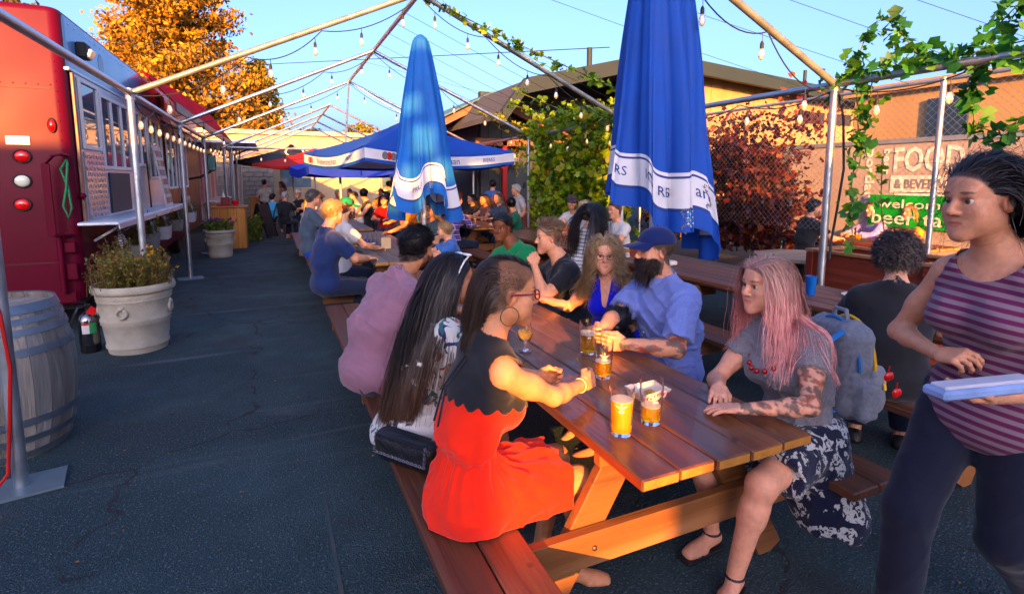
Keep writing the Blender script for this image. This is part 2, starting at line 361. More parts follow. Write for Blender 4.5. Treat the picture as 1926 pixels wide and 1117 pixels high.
class Person:
    def __init__(s, pel, nb, hc, face, tface, sc=1., w=1., sex='f', skin=(.62, .36, .25), hunch=.03, RH=None, LH=None, RF=None, LF=None,
                 hv=.0045, bv=.011, dv=.0038, fat=1., brow=(.12, .07, .04), lip=None, stub=None, headk=1., roll=(0, 0, 1), lowlegs=True, bust=1., belly=0., eye=(.12, .07, .04), nose=1., smile=0, seed=0):
        A = lambda v: np.array(v, float)
        s.pel, s.nb, s.hc = A(pel), A(nb), A(hc); s.sc = sc; s.w = w; s.sex = sex; s.skin = np.minimum(A(skin)*A((1.2, 1.12, 1.08)), .8); s.hv, s.bv, s.dv = hv, bv, dv; s.fat = fat
        s.HF = frame(face, roll); s.hk = headk; s.brow = A(brow); s.lip = A(lip) if lip is not None else s.skin*A((.92, .6, .62)); s.stub = stub; s.eyec = eye; s.nose = nose; s.smile = smile; s.seed = seed
        up = nrm(s.nb-s.pel); tf = A(tface); tf = nrm(tf-up*(tf@up)); r = np.cross(tf, up); s.T = np.array([r, tf, up]).T; s.u, s.r, s.f = up, r, tf
        s.L = np.linalg.norm(s.nb-s.pel)
        sw = (.172 if sex == 'm' else .15)*w*sc
        s.shR = s.nb-up*.055*sc+r*sw+tf*.01; s.shL = s.nb-up*.055*sc-r*sw+tf*.01
        hp = .085*sc; s.hpR = s.pel+r*hp-up*.02; s.hpL = s.pel-r*hp-up*.02
        la, lf, lt, ls = .285*sc, .255*sc, .43*sc, .42*sc
        RH = RH or (s.shR-np.array((0, 0, .5))+tf*.1, r-tf, (0, 0, -1), -r, .5); LH = LH or (s.shL-np.array((0, 0, .5))+tf*.1, -r-tf, (0, 0, -1), r, .5)
        s.elR, s.wrR = ik(s.shR, RH[0], la, lf, RH[1]); s.elL, s.wrL = ik(s.shL, LH[0], la, lf, LH[1]); s.RH, s.LH = RH, LH
        fx = np.array((tf[0], tf[1], 0)); fx = nrm(fx)
        RF = RF or (s.hpR+fx*.38+np.array((0, 0, -.48))+r*.04, fx+np.array((0, 0, .6)), fx); LF = LF or (s.hpL+fx*.34+np.array((0, 0, -.48))-r*.04, fx+np.array((0, 0, .6)), fx)
        s.knR, s.anR = ik(s.hpR, RF[0], lt, ls, RF[1]); s.knL, s.anL = ik(s.hpL, LF[0], lt, ls, LF[1]); s.tR, s.tL = nrm(RF[2]), nrm(LF[2])
        mid = s.pel+(s.nb-s.pel)*.45-tf*hunch; s.mid = mid; s.bust, s.belly = bust, belly; s.lowlegs = lowlegs
        s.base = np.array((s.pel[0], s.pel[1], 0.)); s.root = None; s.kids = []
    def torso(s):
        k = s.sc; fm = s.sex == 'f'; T = s.T; w = s.w*s.fat; r, f, u = s.r, s.f, s.u; L = s.L; out = []
        out.append((EL(s.pel-f*.015+u*.0, np.array(((.17 if fm else .16)*w, .118*s.fat, .115))*k, T), .05))
        out.append((RC(s.pel+u*.04, s.mid, .102*k*s.fat, (.09 if fm else .1)*k*s.fat, r, 1.38), .06))
        ch = s.pel+u*L*.66; out.append((RC(s.mid, ch, (.09 if fm else .1)*k*s.fat, (.1 if fm else .112)*k, r, 1.4), .05))
        out.append((EL(ch+u*.02+f*.004, np.array(((.142 if fm else .165)*w, (.098 if fm else .112), .15))*k, T), .05))
        out.append((RC(s.shR-r*.02, s.shL+r*.02, .056*k, .056*k, f, .95), .05))
        for sh in (s.shR, s.shL):
            out.append((RC(s.nb+u*.035*k-f*.012, s.nb*.35+sh*.65+u*.005, .042*k, .043*k), .045))
        if fm and s.bust:
            for q in (1, -1): out.append((EL(s.pel+u*L*.62+f*.082*k+r*q*.068*k, np.array((.062, .058*s.bust, .062))*k, T), .035))
        if s.belly: out.append((EL(s.pel+u*L*.25+f*(.05+.5*s.belly), np.array((.14*w, .07+s.belly, .14))*k, T), .06))
        return out
    def arm(s, q, full=True):
        sh, el, wr = (s.shR, s.elR, s.wrR) if q > 0 else (s.shL, s.elL, s.wrL); k = s.sc*(1. if s.sex == 'm' else .88)*(.5+.5*s.fat); d = nrm(wr-el)
        out = [(RC(sh, sh*.45+el*.55, .056*k, .049*k), .03), (RC(sh*.5+el*.5, el, .049*k, .039*k), .03)]
        if full: out += [(RC(el, el+d*.09*k, .039*k, .041*k), .025), (RC(el+d*.08*k, wr, .041*k, .026*k, None), .02)]
        return out
    def hand(s, q):
        wr, H = (s.wrR, s.RH) if q > 0 else (s.wrL, s.LH); k = s.sc*(1.0 if s.sex == 'm' else .88); el = s.elR if q > 0 else s.elL
        d = nrm(H[2]); n = np.array(H[3], float); n = nrm(n-d*(n@d)); sd = np.cross(d, n)*q; c = H[4]; out = [(RC(wr-nrm(wr-el)*.03*k, wr+d*.015*k, .0255*k, .023*k), .012)]
        cs = c if isinstance(c, (list, tuple)) else [c, c*1.05, c*1.12, c*1.2]
        spread = H[5] if len(H) > 5 else 0.
        for i, ln in enumerate((.071, .079, .073, .058)):
            off = (1.5-i)*.0205*k; kn = wr+d*(.088-.004*abs(i-1)-.004*(i == 3))*k+sd*off
            out.append((RC(wr+d*.02*k+sd*off*.7, kn, .0155*k, .0115*k), .012)); p = kn; ang = 0
            for j, (fr, da) in enumerate(((.46, .8), (.31, .9), (.23, .6))):
                ang += cs[i]*da; dd = nrm(d*math.cos(ang)+n*math.sin(ang)+sd*(1.5-i)*.06*(1+spread)); p2 = p+dd*ln*fr*k
                r0 = (.0098-.0011*j)*k; out.append((RC(p, p2, r0, r0-.0010*k), .004)); p = p2
        th = wr+d*.018*k+sd*.022*k; t1 = th+nrm(d*.75+sd*.62+n*.35)*.042*k; tc = np.mean(cs); t2 = t1+nrm(d*.95+sd*.2*(1-tc)+n*.45*tc-sd*.25*tc)*.031*k; t3 = t2+nrm(d*.9-sd*.1*tc+n*.7*tc)*.026*k
        out += [(RC(th, t1, .0155*k, .0118*k), .01), (RC(t1, t2, .0115*k, .0102*k), .004), (RC(t2, t3, .0102*k, .0078*k), .004)]
        return out
    def leg(s, q, full=True):
        h, kn, an, t = (s.hpR, s.knR, s.anR, s.tR) if q > 0 else (s.hpL, s.knL, s.anL, s.tL); k = s.sc*(.6+.4*s.fat); d = nrm(an-kn); bk = -nrm(np.cross(np.cross(d, nrm(kn-h)), d)+1e-6)
        out = [(RC(h, kn, .085*k, .056*k), .04)]
        if full and s.lowlegs: out += [(RC(kn, kn+d*.14*k, .053*k, .05*k), .03), (RC(kn+d*.1*k-bk*.012, an, .05*k, .034*k), .03), (RC(an+np.array((0, 0, -.03))-t*.02, an+t*.115*k+np.array((0, 0, -.052)), .034*k, .026*k), .02), (RC(an+t*.07*k+np.array((0, 0, -.056)), an+t*.15*k+np.array((0, 0, -.06)), .024*k, .019*k, np.cross(t, (0, 0, 1.)), 1.75), .02)]
        return out
    def headp(s):
        k = s.sc*s.hk; M = s.HF
        def w(x, y, z): return s.hc+M@(np.array((x, y, z))*k)
        e = lambda c, r, kk: (EL(w(*c), np.array(r)*k, M), kk)
        c_ = lambda a, b, ra, rb, kk: (RC(w(*a), w(*b), ra*k, rb*k), kk)
        m = 1. if s.sex == 'm' else .0
        add = [e((0, -.015, .035), (.0735, .094, .083), .03), e((0, .015, -.03), (.061, .071, .085), .03),
               c_((.044+.004*m, -.002, -.062), (.012, .062, -.1-.004*m), .024+.003*m, .02, .03), c_((-.044-.004*m, -.002, -.062), (-.012, .062, -.1-.004*m), .024+.003*m, .02, .03),
               e((0, .073, -.105-.004*m), (.023+.005*m, .019, .019), .022), e((.037, .05, -.052), (.029, .027, .034), .03), e((-.037, .05, -.052), (.029, .027, .034), .03), e((.04, .056, -.028), (.025, .02, .022), .025), e((-.04, .056, -.028), (.025, .02, .022), .025),
               c_((-.034, .074, .02), (.034, .074, .02), .0135, .0135, .015), e((0, .058, .05), (.05, .026, .04), .03), e((0, .064, -.073), (.036, .023, .028), .024)]
        det = [c_((0, .082, .012), (0, .083+.022*s.nose, -.03), .0075, .0105, .012), e((0, .084+.019*s.nose, -.034), (.012, .012, .010), .008),
               e((.0125, .091, -.037), (.0075, .009, .0075), .006), e((-.0125, .091, -.037), (.0075, .009, .0075), .006),
               c_((-.023, .0765, -.0675+.004*s.smile), (-.003, .0868, -.0645), .0032, .0052, .005), c_((.023, .0765, -.0675+.004*s.smile), (.003, .0868, -.0645), .0032, .0052, .005),
               c_((-.018, .078, -.0735), (.018, .078, -.0735), .0042, .0042, .005), e((0, .0845, -.0755), (.015, .0065, .0052), .005)]
        ears = [e((q*.0765, -.012, -.008), (.011, .021, .031), .008) for q in (1, -1)]
        cuts = [e((q*.0315, .096, -.001), (.0150, .019, .0050), .010) for q in (1, -1)]+[e((q*.088, -.006, -.006), (.009, .011, .017), .006) for q in (1, -1)]+[c_((-.023, .088, -.0700+.005*s.smile), (0, .0935, -.0700), .0022, .0026, .003), c_((.023, .088, -.0700+.005*s.smile), (0, .0935, -.0700), .0022, .0026, .003)]
        neck = (RC(w(0, -.018, -.05), s.nb-s.u*.01+s.f*.005, (.05+.007*m)*k, (.055+.008*m)*s.sc), .03)
        return add, det+ears, cuts, neck
    def body_prims(s, legs=True):
        P = s.torso()+s.arm(1)+s.arm(-1)
        if legs: P += s.leg(1)+s.leg(-1)
        return P
    def bounds(s, prims, pad=.03):
        return np.min([p.bb[0] for p, k in prims], 0)-pad, np.max([p.bb[1] for p, k in prims], 0)+pad
    def start(s, label, group=None, cat='person'):
        s.root = thing('person', tuple(s.base), label, cat, group); return s
    def put(s, name, V, F, m, col=None, smooth=True, parent=None):
        if len(F) == 0: return None
        o = link(name, mesh_np(name, np.asarray(V)-s.base, F, m, smooth, col), parent or s.root); return o
    def local(s, V): return ((np.asarray(V)-s.hc)@s.HF)/(s.sc*s.hk)
    def skin_col(s, V, hair=None, hairline=None, tattoo=None):
        c = np.tile(s.skin, (len(V), 1)).astype(float); q = s.local(V); hd = (np.abs(q) < .14).all(1)
        def blend(mask, col): 
            a = np.clip(mask, 0, 1)[:, None]; c[:] = c*(1-a)+np.array(col)*a
        el = lambda cc, r: 1-np.sqrt((((q-np.array(cc))/np.array(r))**2).sum(1))
        for sg in (1, -1):
            blend(hd*np.clip(el((sg*.042, .066, -.035), (.03, .04, .03)), 0, 1)*.45, s.skin*np.array((1.05, .72, .7)))
            blend(hd*np.clip(el((sg*.033, .082, .0245), (.022, .03, .0055))*3, 0, .75), s.brow)
            blend(hd*np.clip(el((sg*.032, .086, .0005), (.021, .02, .0115))*3, 0, .55), s.skin*.35)
            blend(hd*np.clip(el((sg*.08, -.01, -.01), (.02, .03, .04))*1.5, 0, .4), s.skin*np.array((1.05, .7, .65)))
        blend(hd*np.clip(el((0, .088, -.0703), (.0265, .03, .0105))*4, 0, .8), s.lip)
        blend(hd*np.clip(el((0, .11, -.034), (.02, .02, .016)), 0, .5)*.6, s.skin*np.array((1.0, .7, .65)))
        if s.stub is not None:
            t = np.array(s.stub[0]); m = (q[:, 2] < -.02+.0*q[:, 1])*hd*(q[:, 2] > -.14)*(q[:, 1] > -.02); lipm = el((0, .088, -.0705), (.027, .03, .014)) > 0
            m = np.clip((-.03-q[:, 2]+.35*np.maximum(0, .03-np.abs(q[:, 1]))*0)/.02, 0, 1)*hd*(q[:, 1] > -.025)*(q[:, 2] > -.13)*(~lipm); blend(m*s.stub[1], t)
        if hairline is not None: blend(hairline(q)*hd*.92, hair)
        c *= (1+.04*folds(np.asarray(V, float), s.seed+5, .5))[:, None]
        if tattoo is not None: c = tattoo(s, np.asarray(V, float), c)
        return np.clip(c, 0, 1)
    def skin_mesh(s, hair=None, hairline=None, tattoo=None, hands=True, face=True, legs=True):
        Vs, Fs, n = [], [], 0
        add, det, cuts, neck = s.headp(); B = s.body_prims(legs)
        lo, hi = s.bounds(add+det, .012); cutp = s.nb*.62+s.hc*.38; lo2 = lo.copy(); lo2[2] = min(lo[2], cutp[2]-.02); F = Field(np.minimum(lo2, cutp-.05), np.maximum(hi, cutp+.05), s.hv)
        for p, k in add: F.add(p, k)
        F.add(*neck)
        if face:
            for p, k in det: F.add(p, k)
            for p, k in cuts: F.cut(p, k)
        ax = nrm(s.hc-s.nb); F.clip(lambda P: -((P-cutp)@ax))
        V, Q = F.nets(); Vs.append(V); Fs.append(Q+n); n += len(V)
        lo, hi = s.bounds(B, .03); F = Field(lo, np.maximum(hi, cutp+.08), s.bv)
        for p, k in B: F.add(p, k)
        nk = neck[0]; F.add(RC(cutp+ax*.012, nk.b, (nk.ra*.4+nk.rb*.6)*.985, nk.rb), .04)
        V, Q = F.nets(); Vs.append(V); Fs.append(Q+n); n += len(V)
        if hands:
            for q in (1, -1):
                H = s.hand(q); lo, hi = s.bounds(H, .012); F = Field(lo, hi, s.dv)
                for p, k in H: F.add(p, k)
                V, Q = F.nets(); Vs.append(V); Fs.append(Q+n); n += len(V)
        V = np.concatenate(Vs); Q = np.concatenate(Fs)
        return s.put('body', V, Q, SKINM, s.skin_col(V, hair, hairline, tattoo))
    def eyes(s):
        k = s.sc*s.hk
        for q in (1, -1):
            c = s.hc+s.HF@(np.array((q*.0315, .0705, -.001))*k); b = MB(); b.ball((0, 0, 0), .0125*k, 16, 14); V = np.array(b.v)
            M = np.array([s.HF[:, 0], -s.HF[:, 2], s.HF[:, 1]]).T; z = V[:, 2]/(.0125*k)
            col = np.where((z > .93)[:, None], (.01, .01, .01), np.where((z > .66)[:, None], s.eyec, (.5, .45, .42)))
            for i in range(len(V)): b.c[i] = tuple(col[i])
            b.v = [tuple(x) for x in (V@M.T+c-s.base)]; b.build('eye', EYEM, s.root, smooth=True, ang=180, colors=True)
    # ---- clothes
    def cloth(s, name, prims, m, infl=.012, v=None, k=None, cuts=(), clips=(), wr=.004, seed=1, ws=1., parent=None, col=None, wf=None, xd=None):
        v = v or s.bv; lo, hi = s.bounds(prims, .05+infl); F = Field(lo, hi, v)
        for p, kk in prims: F.add(p, max(kk, .03) if k is None else k, infl)
        if wr: F.disp(lambda P: (wr*creases(P, seed, ws)+wr*.35*folds(P, seed+9, ws*.5))*(1 if wf is None else wf(P)))
        if xd: F.disp(xd)
        for p, kk in cuts: F.cut(p, kk)
        for c in clips: F.clip(c)
        V, Q = F.nets(); return s.put(name, V, Q, m, col(V) if col else None, parent=parent)
    def sleeve(s, q, t):
        sh, el, wr = (s.shR, s.elR, s.wrR) if q > 0 else (s.shL, s.elL, s.wrL); k = s.sc*(1. if s.sex == 'm' else .88)*(.5+.5*s.fat)
        if t <= 1:
            e = sh+(el-sh)*t; return [(Clip(RC(sh-.0*(el-sh), e+nrm(el-sh)*.03, .059*k, .056*k), e, nrm(el-sh)), .03)]
        e = el+(wr-el)*(t-1); return [(RC(sh, el, .059*k, .048*k), .03), (Clip(RC(el, e+nrm(wr-el)*.03, .047*k, .036*k), e, nrm(wr-el)), .025)]
    def tee(s, m, sleeve=.62, infl=.017, hem=-.09, name='shirt', wr=.010, neck=.0, vneck=0., seed=3, extra=(), v=None, drape=True, ws=1., collar=None):
        P = s.torso()+list(extra)
        if sleeve: P += s.sleeve(1, sleeve)+s.sleeve(-1, sleeve)
        cuts = [(EL(s.nb+s.u*(.062-neck)*s.sc+s.f*.012, np.array((.074, .074, .05+neck*.6))*s.sc, s.T), .006)]
        if vneck: cuts.append((RC(s.nb+s.u*.04+s.f*.1, s.nb+s.f*.13-s.u*vneck, .055, .012), .004))
        hp = s.pel+s.u*hem
        o = s.cloth(name, P, m, infl, v, None, cuts, [lambda Q: -((Q-hp)@s.u)], wr, seed, ws)
        if collar:
            b = MB(); M = np.array([s.r, s.f, s.u]).T; c0 = s.nb+s.u*.028*s.sc-s.base; V = []; Fq = []; n = 28
            for i in range(n+1):
                a = math.pi*.5+.2+(2*math.pi-.4)*i/n
                for j, (rr, zz) in enumerate(((.066, -.012), (.063, .035), (.075, .022), (.092, -.02 if abs(i-n/2) < n*.36 else -.035))):
                    V.append(c0+M@np.array((rr*s.sc*math.cos(a), rr*s.sc*1.05*math.sin(a)+.01, zz*s.sc)))
            for i in range(n):
                for j in range(3): Fq.append((i*4+j, (i+1)*4+j, (i+1)*4+j+1, i*4+j+1))
            b.add(V, Fq); b.build('collar', collar, o, smooth=True, ang=80)
        return o
    def pants(s, m, t=.93, infl=.010, name='trousers', top=.07, seed=8, v=None):
        P = [s.torso()[0]]
        for q in (1, -1):
            h, kn, an = (s.hpR, s.knR, s.anR) if q > 0 else (s.hpL, s.knL, s.anL); k = s.sc*(.6+.4*s.fat)
            P.append((RC(h, kn, .09*k, .062*k), .04))
            if t > .5:
                e = kn+(an-kn)*(t-.5)*2; P.append((Clip(RC(kn, e, .06*k, .05*k), e-nrm(an-kn)*.01, nrm(an-kn)), .03))
        cl = [lambda Q: (Q-(s.pel+s.u*top))@s.u]
        if t <= .5: 
            fd = nrm(s.knR+s.knL-s.hpR-s.hpL); e = (s.hpR+s.hpL)/2+((s.knR+s.knL)-(s.hpR+s.hpL))/2*t*2; cl.append(lambda Q: (Q-e)@fd)
        return s.cloth(name, P, m, infl, v, None, [], cl, .004, seed)
    def shoes(s, m, name='shoe', lift=0):
        for an, t in ((s.anR, s.tR), (s.anL, s.tL)):
            F = Field(np.minimum(an, an+t*.16)-.12, np.maximum(an, an+t*.16)+.1, max(.007, s.dv)); k = s.sc
            F.add(RC(an+np.array((0, 0, -.03))-t*.03, an+t*.15*k+np.array((0, 0, -.05)), .047*k, .036*k), .02); F.add(RC(an+np.array((0, 0, .0))-t*.01, an+np.array((0, 0, -.04)), .042*k, .045*k), .03)
            z0 = an[2]-.078*k; F.clip(lambda Q: z0-Q[..., 2]); V, Q = F.nets(); s.put(name, V, Q, m)
    # ---- hair
    def hair(s, n, length, c1, c2, mask=None, flow=None, off=(.003, .014), width=.0016, steps=10, grav=.35, curl=0., curlf=5., tip=None, name='hair', jit=.25, taper=.5, drape=True, seed=11, lenv=.25, roots=None, stiff=.55, pull=None):
        rng = np.random.default_rng(seed+s.seed); k = s.sc*s.hk
        add, det, cuts, neck = s.headp(); HP = [(p, kk) for p, kk in add]+[neck]; BP = s.torso()+s.arm(1)+s.arm(-1) if drape else []
        n = int(n*1.25); mask = mask or std_hairline; q = rng.normal(size=(n*8, 3)); q /= np.linalg.norm(q, axis=1)[:, None]; q = np.array((0, -.012, .012))+q*.13
        if roots is not None: q = roots(rng, n*3)
        P = s.hc+(q*k)@s.HF.T; c0 = s.hc+s.HF@(np.array((0, -.005, 0.))*k)
        for _ in range(10):
            d = sdf_many(HP, P); P = P-(nrm_rows(P-c0))*(d*.9)[:, None]
        ql = s.local(P); keep = mask(ql) > rng.uniform(0, 1, len(ql)); P = P[keep][:n]; ql = ql[keep][:n]; n = len(P)
        if n == 0: return None
        ln = length(ql) if callable(length) else np.full(n, length); ln = ln*(1+lenv*(rng.uniform(-1, 1, n)))*k
        ds = ln/steps; lay = rng.uniform(off[0], off[1], n); nr = nrm_rows(P-c0)
        fl = flow(ql) if flow is not None else np.tile((0, -.6, .3), (n, 1)); fl = nrm_rows(fl)@s.HF.T; fl = fl+rng.normal(size=(n, 3))*jit*.5
        d = nrm_rows(fl-nr*((fl*nr).sum(1))[:, None]*.85+nr*.12); ph = rng.uniform(0, 6.28, n); g = np.array((0, 0, -1.)); jd = rng.normal(size=(n, 3))*jit*.12
        PA = [P-nr*.002]; cur = P; eps = .004; S = HP+BP
        for i in range(steps):
            cur = cur+d*ds[:, None]; D = sdf_many(S, cur); bad = D < lay*min(1, (i+1)/2)
            if bad.any():
                cb = cur[bad]; G = np.stack([sdf_many(S, cb+np.eye(3)[a]*eps)-D[bad] for a in range(3)], 1); G = nrm_rows(G)
                cur = cur.copy(); cur[bad] = cb+G*(lay[bad]*min(1, (i+1)/2)-D[bad])[:, None]
                nd = nrm_rows(cur[bad]-PA[-1][bad]); d = d.copy(); d[bad] = nd
            gv = grav*(g[None, :]) if pull is None else grav*(g[None, :]+pull)
            d = nrm_rows(d*stiff+d*.2+gv+jd)
            PA.append(cur)
        A = np.stack(PA, 1)
        if curl:
            t = np.linspace(0, 1, steps+1)[None, :]; cy = ln[:, None]*t*curlf*6.28/.25+ph[:, None]; am = curl*np.clip(t*4, 0, 1)*(.6+.8*rng.uniform(size=(n, 1)))
            A = A+am[..., None]*(np.cos(cy)[..., None]*s.HF[:, 0]+np.sin(cy)[..., None]*s.HF[:, 1]*.9)
        t = nrm_rows(np.gradient(A, axis=1).reshape(-1, 3)).reshape(A.shape); ax = s.hc+(s.nb-s.hc)*np.clip((s.hc[2]-A[..., 2])/.4, 0, 1.6)[..., None]
        outw = nrm_rows((A-ax).reshape(-1, 3)+rng.normal(size=(A.size//3, 3))*.0).reshape(A.shape)+rng.normal(size=(n, 1, 3))*.2; x = nrm_rows(np.cross(t.reshape(-1, 3), outw.reshape(-1, 3))).reshape(A.shape)
        wd = .8*width*k*(1-(1-taper)*np.linspace(0, 1, steps+1)**2)[None, :, None]*rng.uniform(.6, 1.5, (n, 1, 1))
        V = np.stack([A-wd*x, A+wd*x], 2); m = steps+1
        base = (np.arange(n)*m*2)[:, None]; ii = (np.arange(steps)*2)[None, :]
        F = np.stack([base+ii, base+ii+1, base+ii+3, base+ii+2], -1).reshape(-1, 4)
        mixv = rng.uniform(0, 1, (n, 1, 1))**1.3; c = np.array(c1)*(1-mixv)+np.array(c2)*mixv; c = np.broadcast_to(c, (n, m, 3)).copy()
        if tip is not None:
            tt = np.clip((np.linspace(0, 1, m)-tip[1])/max(.01, tip[2]-tip[1]), 0, 1)[None, :, None]; tc = np.array(tip[0])*(.75+.5*mixv); c = c*(1-tt)+tc*tt
        c = np.repeat(c[:, :, None, :], 2, 2).reshape(-1, 3)
        return s.put(name, V.reshape(-1, 3), F, HAIRM, c)
    def cap_hair(s, c, mask, thick=.012, name='hair_cap', v=None, lump=.003):
        add, det, cuts, neck = s.headp(); lo, hi = s.bounds(add, .03+thick); F = Field(lo, hi, v or s.hv*1.3)
        for p, k in add: F.add(p, k, thick)
        k_ = s.sc*s.hk
        def cl(P): q = ((P-s.hc)@s.HF)/k_; return (.5-mask(q))*.02*k_
        F.clip(cl)
        if lump: F.disp(lambda P: lump*folds(P, 4, .5))
        V, Q = F.nets(); cc = np.array(c)*(1+.25*folds(V.astype(float), 6, .25))[:, None]; return s.put(name, V, Q, HAIRM, np.clip(cc, 0, 1))
class Clip:
    def __init__(s, p, o, n): s.p, s.o, s.n, s.bb = p, np.array(o, np.float32), np.array(n, np.float32), p.bb
    def __call__(s, P): return np.maximum(s.p(P), (P-s.o)@s.n)
def nrm_rows(v): return v/np.maximum(np.linalg.norm(v, axis=-1, keepdims=True), 1e-9)
def std_hairline(q, soft=.012):
    thr = np.interp(q[..., 1], [-.12, -.06, -.025, .0, .03, .055, .075, .1], [-.085, -.075, -.05, .01, .022, .05, .068, .09])
    return np.clip((q[..., 2]-thr)/soft+.5, 0, 1)
def flow_part(px=.01):
    return lambda q: np.stack([np.sign(q[:, 0]-px)*(.5+0*q[:, 0]), -.55+0*q[:, 1], .0*q[:, 2]-.1], 1)
flow_back = lambda q: np.stack([q[:, 0]*4, -.9+0*q[:, 1], .2+0*q[:, 2]], 1)
flow_down = lambda q: np.stack([q[:, 0]*3, -.25+q[:, 1]*3, -1+0*q[:, 2]], 1)
# ---------------------------------------------------------------- ground
def asphalt_mat():
    m = bpy.data.materials.new('asphalt'); m.use_nodes = True; nt = m.node_tree; L = nt.links.new; b = nt.nodes['Principled BSDF']
    tc = N(nt, 'ShaderNodeTexCoord')
    def noise(sc, det=5, dist=0., st=None):
        n = N(nt, 'ShaderNodeTexNoise'); n.inputs['Scale'].default_value = sc; n.inputs['Detail'].default_value = det; n.inputs['Distortion'].default_value = dist
        if st:
            mp = N(nt, 'ShaderNodeMapping'); mp.inputs['Scale'].default_value = st; L(tc.outputs['Object'], mp.inputs[0]); L(mp.outputs[0], n.inputs[0])
        else: L(tc.outputs['Object'], n.inputs[0])
        return n
    def ramp(src, a, b_, c, d):
        r = N(nt, 'ShaderNodeMapRange'); r.inputs[1].default_value = a; r.inputs[2].default_value = b_; r.inputs[3].default_value = c; r.inputs[4].default_value = d; L(src, r.inputs[0]); return r.outputs[0]
    def mix(f, a, c2, bt='MIX'):
        x = N(nt, 'ShaderNodeMix', data_type='RGBA'); x.blend_type = bt
        if isinstance(f, float): x.inputs[0].default_value = f
        else: L(f, x.inputs[0])
        if isinstance(a, tuple): x.inputs[6].default_value = (*a, 1)
        else: L(a, x.inputs[6])
        if isinstance(c2, tuple): x.inputs[7].default_value = (*c2, 1)
        else: L(c2, x.inputs[7])
        return x.outputs[2]
    big = noise(.55, 4); mid = noise(3.2, 6, .4); fine = noise(75, 4); grit = N(nt, 'ShaderNodeTexVoronoi'); grit.inputs['Scale'].default_value = 130; L(tc.outputs['Object'], grit.inputs[0])
    c = mix(ramp(big.outputs[0], .42, .58, 0, 1), (.015, .035, .040), (.034, .070, .076)); c = mix(ramp(mid.outputs[0], .3, .75, 0, .55), c, (.014, .038, .044))  # teal in these base colours carries the colour cast of the shade
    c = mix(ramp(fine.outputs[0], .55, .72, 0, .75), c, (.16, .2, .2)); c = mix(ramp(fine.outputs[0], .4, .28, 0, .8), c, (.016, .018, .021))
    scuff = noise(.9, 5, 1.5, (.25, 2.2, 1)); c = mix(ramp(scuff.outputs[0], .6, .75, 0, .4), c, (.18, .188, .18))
    cr = N(nt, 'ShaderNodeTexVoronoi'); cr.feature = 'DISTANCE_TO_EDGE'; cr.inputs['Scale'].default_value = .42
    wv = noise(2.3, 4); va = N(nt, 'ShaderNodeVectorMath', operation='ADD'); vs_ = N(nt, 'ShaderNodeVectorMath', operation='SCALE'); vs_.inputs['Scale'].default_value = .5; L(wv.outputs['Color'], vs_.inputs[0]); L(tc.outputs['Object'], va.inputs[0]); L(vs_.outputs[0], va.inputs[1]); L(va.outputs[0], cr.inputs[0])
    crk = ramp(cr.outputs['Distance'], .002, .007, 1, 0); gate = ramp(mid.outputs[0], .40, .52, 0, 1); mm = N(nt, 'ShaderNodeMath', operation='MULTIPLY'); L(crk, mm.inputs[0]); L(gate, mm.inputs[1]); c = mix(mm.outputs[0], c, (.02, .02, .022))
    oil = noise(1.1, 2); c = mix(ramp(oil.outputs[0], .60, .68, 0, .6), c, (.034, .036, .038))
    gum = N(nt, 'ShaderNodeTexVoronoi'); gum.inputs['Scale'].default_value = 2.1; L(tc.outputs['Object'], gum.inputs[0]); c = mix(ramp(gum.outputs['Distance'], .035, .05, .7, 0), c, (.012, .014, .016))
    gm2 = N(nt, 'ShaderNodeTexVoronoi'); gm2.inputs['Scale'].default_value = 5.3; L(tc.outputs['Object'], gm2.inputs[0]); c = mix(ramp(gm2.outputs['Distance'], .03, .045, .5, 0), c, (.16, .17, .17))
    L(c, b.inputs['Base Color']); L(ramp(mid.outputs[0], .2, .8, .72, .95), b.inputs['Roughness']); b.inputs['Specular IOR Level'].default_value = .35
    bp = N(nt, 'ShaderNodeBump'); bp.inputs['Strength'].default_value = .75; bp.inputs['Distance'].default_value = .012; ad = N(nt, 'ShaderNodeMath', operation='ADD'); L(fine.outputs[0], ad.inputs[0]); L(grit.outputs['Distance'], ad.inputs[1]); L(ad.outputs[0], bp.inputs['Height']); L(bp.outputs[0], b.inputs['Normal'])
    return m
g = MB(); n = 40; S_ = 300
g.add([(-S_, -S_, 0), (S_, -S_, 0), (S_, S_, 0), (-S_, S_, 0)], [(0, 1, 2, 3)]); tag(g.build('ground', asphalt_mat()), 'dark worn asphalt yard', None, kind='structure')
line_m = mat('worn_yellow_line', (.07, .075, .07), .9, col2=(.035, .06, .065), scale=5)
g = MB(); g.add([(.17, 1.0, .004), (.195, 1.0, .004), (.185, 2.9, .004), (.17, 2.9, .004)], [(0, 1, 2, 3)]); tag(g.build('painted_line', line_m), 'faint worn painted line on asphalt beside long bench', kind='structure')
# scattered dry leaves and crumbs on the asphalt
lm = mat('dry_leaf', (.22, .13, .05), .8, var=.4); b = MB()
for i in range(520):
    x = random.uniform(-1.6, 5); y = random.uniform(1.0, 9); a = random.uniform(0, 6.28); r = random.uniform(.004, .013); ca, sa = math.cos(a)*r, math.sin(a)*r
    b.add([(x-ca, y-sa, .003), (x+sa*.5, y-ca*.5, .005), (x+ca, y+sa, .004), (x-sa*.5, y+ca*.5, .009)], [(0, 1, 2, 3)])
tag(b.build('leaf_litter', lm), 'tiny dry leaves and crumbs scattered on asphalt', 'litter', kind='stuff')
